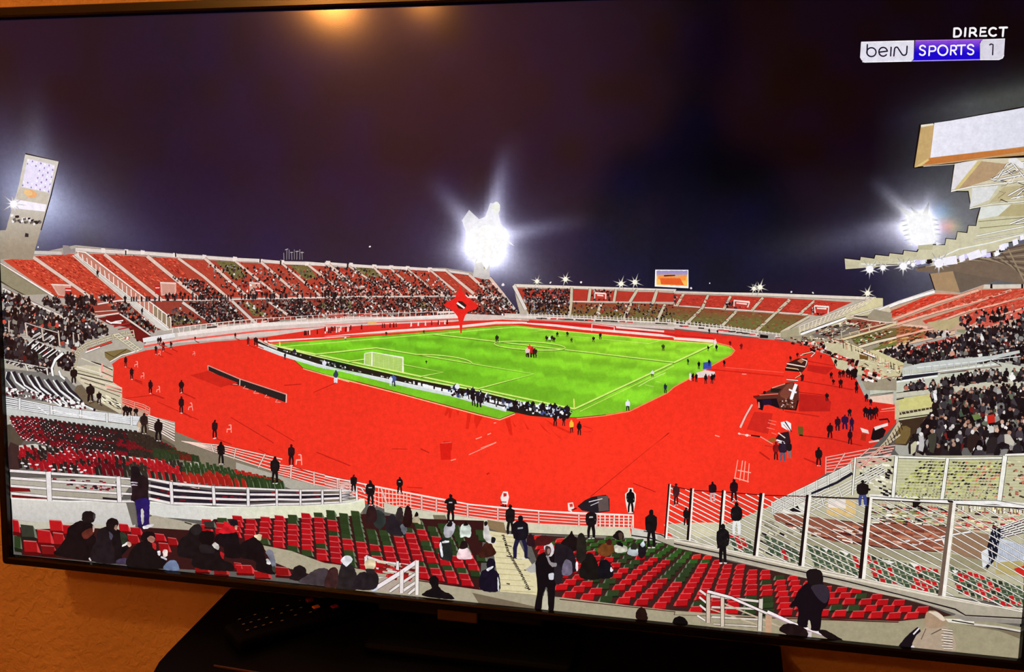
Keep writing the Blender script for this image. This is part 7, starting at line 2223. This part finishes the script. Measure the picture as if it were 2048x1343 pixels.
blob('person', 'person in a dark hooded coat standing at the railing with blue trousers', 'b1', [('768,340 775,280 765,230 775,170 790,145 812,150 822,185 850,200 872,230 868,300 872,345 872,480 848,490 842,400 836,390 835,480 812,495 800,400 790,345', (34, 22, 26)),
     ('795,340 870,330 876,400 870,485 845,492 842,400 835,385 832,480 812,488 802,400', (40, 26, 92)), ('770,150 790,140 815,150 822,190 800,215 775,205', (26, 20, 24)), ('826,400 834,388 842,400 844,440 840,478 830,470', (200, 196, 186)), ('808,485 840,482 845,500 815,502', (30, 24, 60)), ('838,492 890,478 898,488 850,508', (226, 220, 224)), ('770,232 805,234 805,240 770,238', (190, 180, 190)), ('772,246 803,248 803,254 772,252', (190, 180, 190))])
SEATED = [
    ('large seated person in black with a hood, leftmost of the seated row', 'h1', [('560,800 640,745 690,740 745,755 775,800 770,850 790,900 780,1060 460,1020 480,960 540,880', (22, 15, 17)), ('672,725 678,680 700,662 740,660 775,675 785,700 770,745 745,758 690,748', (30, 22, 24)), ('670,850 700,815 750,800 775,820 755,855 700,890', (92, 40, 32)), ('762,775 775,785 772,830 762,825', (190, 160, 150)), ('770,672 784,700 772,735 765,700', (70, 62, 64))]),
    ('seated person with a grey-black hood seen from behind', 'h1', [('745,1065 760,960 790,900 800,830 840,795 890,790 930,820 935,860 915,900 930,980 950,1088', (30, 24, 28)), ('895,815 925,840 918,890 900,880', (78, 74, 90)), ('728,1045 740,1042 748,1062 738,1064', (220, 216, 220))]),
    ('person with short dark hair leaning over folded hands', 'h1', [('860,800 940,800 1000,830 1040,870 1050,910 1075,935 1060,960 1000,965 1000,1080 950,1085 935,980 915,900 935,860', (22, 18, 20)), ('870,785 880,735 920,715 960,730 972,760 960,795 930,812 890,800', (24, 18, 18)), ('940,780 962,775 958,812 940,810', (150, 118, 100)), ('985,830 1035,855 1047,912 1005,940', (42, 54, 40)), ('1000,940 1045,913 1052,926 1010,952', (226, 220, 216)), ('1045,908 1075,922 1070,952 1048,948', (196, 158, 140)), ('958,1060 1010,1045 1055,1052 1030,1092 960,1090', (70, 58, 84))]),
    ('dark-haired person in black turning right, pale blue jeans', 'h1', [('1050,1115 1060,1010 1100,950 1160,910 1250,930 1290,990 1340,1040 1360,1070 1340,1132', (22, 17, 19)), ('1155,885 1172,842 1215,825 1255,835 1275,870 1270,905 1240,925 1190,915', (20, 14, 16)), ('1205,885 1238,862 1270,878 1262,915 1228,912', (168, 118, 104)), ('1250,920 1280,930 1276,972 1254,962', (186, 36, 38)), ('1340,1135 1370,1078 1420,1060 1452,1082 1463,1145', (102, 116, 146)), ('1335,985 1370,975 1372,1022 1342,1032', (222, 202, 196)), ('1290,988 1316,990 1312,1022 1296,1015', (236, 232, 236)), ('1325,1030 1365,1045 1362,1062 1320,1040', (200, 196, 206))]),
    ('seated person in a dark hood before the concrete ledge', 'h1', [('1455,1015 1460,930 1490,880 1535,850 1560,800 1600,768 1640,775 1658,810 1655,860 1640,940 1640,1045 1500,1040', (24, 19, 21)), ('1560,805 1600,772 1640,780 1655,815 1630,850 1580,850', (38, 33, 34))]),
    ('seated person in a black cap and coat', 'h1', [('1590,1120 1600,990 1650,930 1740,935 1800,990 1830,1060 1900,1090 1895,1150', (22, 17, 19)), ('1632,875 1645,835 1690,820 1740,830 1757,870 1740,925 1700,952 1650,925', (16, 13, 15)), ('1737,938 1785,912 1792,978', (214, 208, 200)), ('1805,995 1835,1005 1830,1050 1810,1030', (180, 30, 36)), ('1640,935 1730,945 1760,1000 1650,1000', (32, 28, 30))]),
    ('person with a red scarf and black cap', 'h1', [('1755,905 1790,845 1860,830 1930,830 1955,870 1960,920 1990,1000 1960,1045 1850,1035 1830,960', (20, 15, 19)), ('1788,832 1828,790 1838,745 1880,760 1940,800 1930,832 1850,845', (198, 28, 38)), ('1883,765 1898,732 1935,728 1950,755 1942,785 1900,780', (24, 24, 30)), ('1925,778 1945,782 1940,810 1925,805', (190, 150, 120))]),
    ('person in black covering the face with pale hands, grey jeans', 'f2', [('810,430 850,370 930,330 1000,300 1060,360 1100,420 1110,500 1130,580 1200,640 1232,742 1100,725 1010,690 1000,590 820,540', (20, 15, 18)), ('988,302 1010,280 1076,280 1060,348 1020,330', (226, 210, 170)), ('1120,485 1150,455 1200,465 1222,530 1242,640 1212,672 1180,610 1158,545', (108, 108, 120)), ('1130,565 1160,572 1182,620 1140,622', (206, 204, 204)), ('1195,660 1230,650 1235,720 1205,700', (60, 60, 50))]),
    ('dark round head at the bottom centre-left', 'b1', [('1695,800 1712,760 1716,735 1750,718 1786,735 1792,768 1800,812', (28, 20, 22))]),
    ('blurred person in a grey hooded top', 'b1', [('1750,820 1790,780 1840,745 1885,735 1925,750 1945,835', (66, 56, 60)), ('1915,760 1945,730 1975,745 1972,800 1940,830', (60, 26, 26)), ('1940,820 1965,805 1968,825', (200, 160, 150))]),
    ('person with a white hood at the bottom left of the handrail', 'b2', [('55,850 75,790 92,730 110,690 150,710 178,745 195,858', (38, 32, 34)), ('95,690 120,662 152,668 162,690 130,725 112,715', (220, 218, 222)), ('0,845 10,780 50,735 75,760 70,845', (58, 34, 34))]),
    ('person with a beige cap beside the white handrail', 'b2', [('175,855 180,790 215,758 250,760 300,762 316,810 285,860', (34, 28, 32)), ('232,705 262,680 292,690 298,715 285,745 250,752', (206, 190, 156)), ('240,740 290,742 285,765 250,765', (40, 32, 34))]),
    ('dark silhouette of a person with short hair below the ledge', 'b2', [('575,898 590,870 625,850 612,820 612,795 640,778 665,798 665,838 690,868 730,885 748,918', (20, 15, 18))]),
    ('person in a navy jacket sitting beside the stairs', 'b2', [('908,858 912,760 945,738 945,700 968,676 992,690 996,720 992,745 1016,772 1018,868', (24, 18, 34)), ('945,740 975,725 985,728 955,752', (220, 220, 224)), ('1008,790 1016,800 1018,860 1010,866', (220, 220, 222))]),
    ('person with long brown hair in a brown coat by the stairs', 'b2', [('900,672 915,620 935,590 965,585 985,615 1000,650 960,670', (60, 28, 22))]),
    ('person in a pale patterned jacket at the top of the stairs', 'b2', [('925,520 935,480 948,470 958,500 965,540 990,560 1000,590 960,590 930,560', (206, 200, 196)), ('975,555 998,560 992,585 972,585', (24, 22, 26)), ('930,470 945,460 950,480 935,492', (24, 18, 20))]),
    ('person in a white shirt in the back rows of the centre-left block', 'b2', [('790,555 792,495 810,480 835,480 852,500 850,555 820,552', (206, 216, 206)), ('810,488 822,465 836,485', (20, 16, 16))]),
    ('person in a pinkish white top, rear view', 'b2', [('775,680 780,630 805,610 835,620 856,660 855,682', (226, 196, 200)), ('785,620 800,580 825,580 835,612 810,625', (34, 20, 22))]),
    ('person in a black and white jacket in the centre-left block', 'b2', [('668,668 668,600 675,570 712,560 735,590 745,640 740,690 700,690', (34, 38, 36)), ('668,600 680,590 690,660 680,668', (226, 226, 230)), ('685,580 722,575 722,586 690,590', (226, 226, 226))]),
    ('person in a light grey top below the photographer', 'b2', [('695,540 700,490 735,465 760,480 752,530 720,560', (170, 168, 174)), ('710,490 730,460 745,470 738,492', (22, 18, 20))]),
    ('person in a dark green coat in the back rows', 'b2', [('285,480 280,420 310,395 345,420 355,470 320,510', (44, 52, 50)), ('240,470 245,400 270,370 300,400 300,460 260,480', (46, 26, 28))]),
    ('person in a dark coat with a grey sleeve', 'b2', [('360,520 362,450 395,420 425,450 470,500 465,545 400,540', (34, 30, 36)), ('440,490 470,480 480,515 460,540', (100, 104, 112))]),
    ('person in a brown-black coat near the low wall', 'b2', [('460,490 462,420 478,372 500,385 510,430 500,490', (34, 16, 18)), ('415,450 420,400 440,378 455,400 455,460', (46, 38, 38))]),
    ('person in a cream jacket with dark cap near the low wall', 'b2', [('510,470 515,440 535,425 552,445 560,480 530,470', (176, 164, 136)), ('522,435 535,408 548,430', (20, 16, 18))]),
    ('broad-shouldered person in black, back row of the centre-right block', 'b2', [('1375,620 1385,580 1420,550 1440,520 1455,548 1480,570 1482,620 1440,640', (24, 16, 18))]),
    ('two dark figures close together in the centre-right block', 'b2', [('1180,600 1182,560 1200,535 1222,560 1225,610', (40, 20, 26)), ('1230,600 1240,555 1290,545 1330,570 1300,600', (70, 24, 24))]),
    ('person in a brown fur-like coat', 'b2', [('1590,640 1610,605 1640,590 1680,600 1685,640 1640,670', (112, 64, 30)), ('1645,600 1650,568 1672,570 1675,598', (70, 26, 22))]),
    ('person in a whitish jacket with black hair', 'b2', [('1690,605 1720,598 1762,612 1760,640 1700,645', (200, 196, 180)), ('1705,600 1715,580 1735,590 1740,610', (20, 16, 18))]),
    ('person in a pale grey top near the umbrella', 'b2', [('1768,655 1775,620 1800,612 1828,630 1820,665', (176, 182, 186)), ('1785,625 1795,590 1818,595 1820,625', (40, 36, 30))]),
    ('person in a grey hood toward the fence end', 'b2', [('1830,660 1832,610 1850,580 1868,590 1875,650 1850,680', (28, 22, 26)), ('1842,600 1858,578 1868,600 1855,615', (190, 200, 210))]),
    ('large dark huddled figure in the centre-right block', 'b2', [('1490,790 1500,700 1530,650 1570,660 1600,740 1600,800', (24, 20, 18)), ('1470,690 1475,560 1500,530 1525,580 1520,680', (34, 30, 26))]),
    ('dark figure with a white bag in the centre-right block', 'b2', [('1600,790 1605,700 1650,690 1680,740 1675,790', (20, 18, 24)), ('1670,730 1682,745 1676,758 1666,752', (236, 236, 240))]),
    ('figures in dark coats beside the hooded person', 'b2', [('1350,700 1345,600 1400,600 1450,640 1470,740 1430,760', (30, 24, 30)), ('1385,770 1400,690 1440,700 1440,770', (110, 100, 120)), ('1465,705 1477,700 1478,748 1466,745', (236, 232, 236))]),
    ('top of a dark round head at the bottom edge', 'b2', [('1818,1030 1820,985 1845,962 1870,975 1882,1010 1880,1040', (34, 18, 14))]),
    ('rounded black shape of a head at the bottom edge', 'b3', [('-5,1065 0,1030 30,1015 60,1025 80,1065', (16, 12, 12))]),
    ('dark figure crouching behind the handrail', 'b3', [('615,1100 640,1062 700,1060 770,1090 775,1140 690,1130', (30, 18, 20)), ('840,1100 880,1095 930,1120 985,1158 900,1150', (24, 16, 18))]),
]
for lab, t, parts in SEATED: blob('person', lab, t, parts)
blob('umbrella', 'dark folded umbrella or hood at the low wall', 'b2', [('1680,555 1690,535 1715,515 1740,530 1745,560 1715,572', (24, 18, 20)), ('1715,530 1738,535 1735,565 1718,565', (70, 52, 40))])

print('depth before graphics mm', ZL[0] * 1000)
ZSAVE = ZL[0]
ZL[0] = 1.2e-4
# ---- broadcaster's on-screen graphics ------------------------------------------------------------------------
WHI = (240, 238, 246)
b = Pic('channel_logo', 'channel logo on the screen: white and violet plate reading beIN SPORTS 1')
b.poly(P('g7', '122,262 136,246 1570,222 1828,212 1815,420 1790,460 1755,472 730,492 175,502 140,490 115,440'), (20, 12, 30))
b.poly(P('g7', '130,262 755,244 748,460 722,484 175,497 135,472 118,440'), (226, 224, 236))
b.line(P('g7', '132,260 755,243'), 1.4, (250, 250, 252)); b.line(P('g7', '145,490 175,496 725,484'), 1.6, (250, 250, 254))
b.grid(P('g7', '768,240 1562,226 1528,262 1520,470 735,484 752,460'), lambda x, y: mixc((138, 74, 214), (20, 4, 206), min(1, max(0, (y - 83) / 22))), 3)
b.line(P('g7', '730,482 1530,466'), 2, (168, 150, 246)); b.line(P('g7', '768,242 1562,228'), 1.2, (196, 140, 236))
b.poly(P('g7', '1570,228 1824,222 1812,412 1790,450 1752,467 1530,468 1530,280 1545,248'), (216, 212, 226)); b.line(P('g7', '1560,232 1824,222'), 1.6, (246, 244, 250)); b.line(P('g7', '1530,467 1752,466 1795,448 1812,412'), 1.6, (246, 244, 250))
b.done()


def arc(cx, cy, rx, ry, a0, a1, n=14): return [(cx + rx * math.cos(math.radians(a0 + (a1 - a0) * k / n)), cy + ry * math.sin(math.radians(a0 + (a1 - a0) * k / n))) for k in range(n + 1)]


def gtext(b, strokes, w, col, sh=None):
    for st in strokes:
        pts = [(TILE['g7'][0] + x / 5.885, TILE['g7'][1] + y / 5.885) for x, y in st]
        b.line(pts, w / 5.885, col)
        for q in (pts[0], pts[-1]): b.disc(q[0], q[1], w / 11.77, w / 11.77, col, None, 8)


DKB = (24, 20, 50)
b = Pic('channel_lettering', 'rounded lettering beIN in dark blue')
gtext(b, [[(204, 290), (200, 395)], arc(252, 378, 54, 52, 0, 360, 22),
          [(345, 378), (440, 366)], arc(390, 374, 50, 52, -10, -320, 20),
          [(484, 320), (478, 422)],
          [(516, 422), (524, 345)] + arc(548, 345, 24, 26, 180, 300, 6) + [(600, 385)] + arc(636, 385, 30, 30, 150, 20, 8) + [(668, 380), (672, 308)]], 17, DKB)
b.done()
b = Pic('channel_lettering', 'rounded white lettering SPORTS')
gtext(b, [arc(855, 328, 32, 28, -20, -200, 8) + [(832, 345), (870, 362)] + arc(850, 384, 34, 30, -40, 150, 8),
          [(930, 416), (936, 310), (975, 306)] + arc(978, 336, 30, 30, -90, 90, 8) + [(936, 368)],
          arc(1092, 356, 56, 58, 0, 360, 22),
          [(1184, 408), (1190, 302), (1225, 300)] + arc(1226, 328, 26, 28, -90, 90, 8) + [(1190, 358)], [(1215, 358), (1248, 406)],
          [(1262, 300), (1356, 296)], [(1312, 300), (1308, 404)],
          arc(1420, 318, 34, 28, -20, -200, 8) + [(1396, 336), (1438, 352)] + arc(1418, 376, 36, 30, -40, 150, 8)], 19, (250, 248, 255))
b.done()
b = Pic('channel_lettering', 'numeral 1')
gtext(b, [[(1645, 292), (1660, 282), (1684, 290), (1678, 408)]], 17, (34, 28, 48))
b.done()
b = Pic('live_caption', 'bold white caption DIRECT')
gtext(b, [[(1224, 196), (1228, 102)], [(1228, 100), (1262, 98)] + arc(1264, 146, 42, 48, -90, 90, 10) + [(1224, 197)],
          [(1352, 190), (1360, 96)],
          [(1408, 192), (1414, 96), (1450, 94)] + arc(1452, 122, 28, 27, -90, 90, 8) + [(1414, 150)], [(1450, 150), (1488, 188)],
          [(1598, 94), (1540, 94), (1530, 188), (1604, 186)], [(1538, 140), (1590, 138)],
          arc(1686, 140, 48, 47, -50, -312, 16),
          [(1762, 90), (1848, 88)], [(1806, 92), (1798, 190)]], 24, (250, 248, 250))
b.done()
flush()
print('final depth mm', ZL[0] * 1000, 'objects', len(bpy.data.objects))
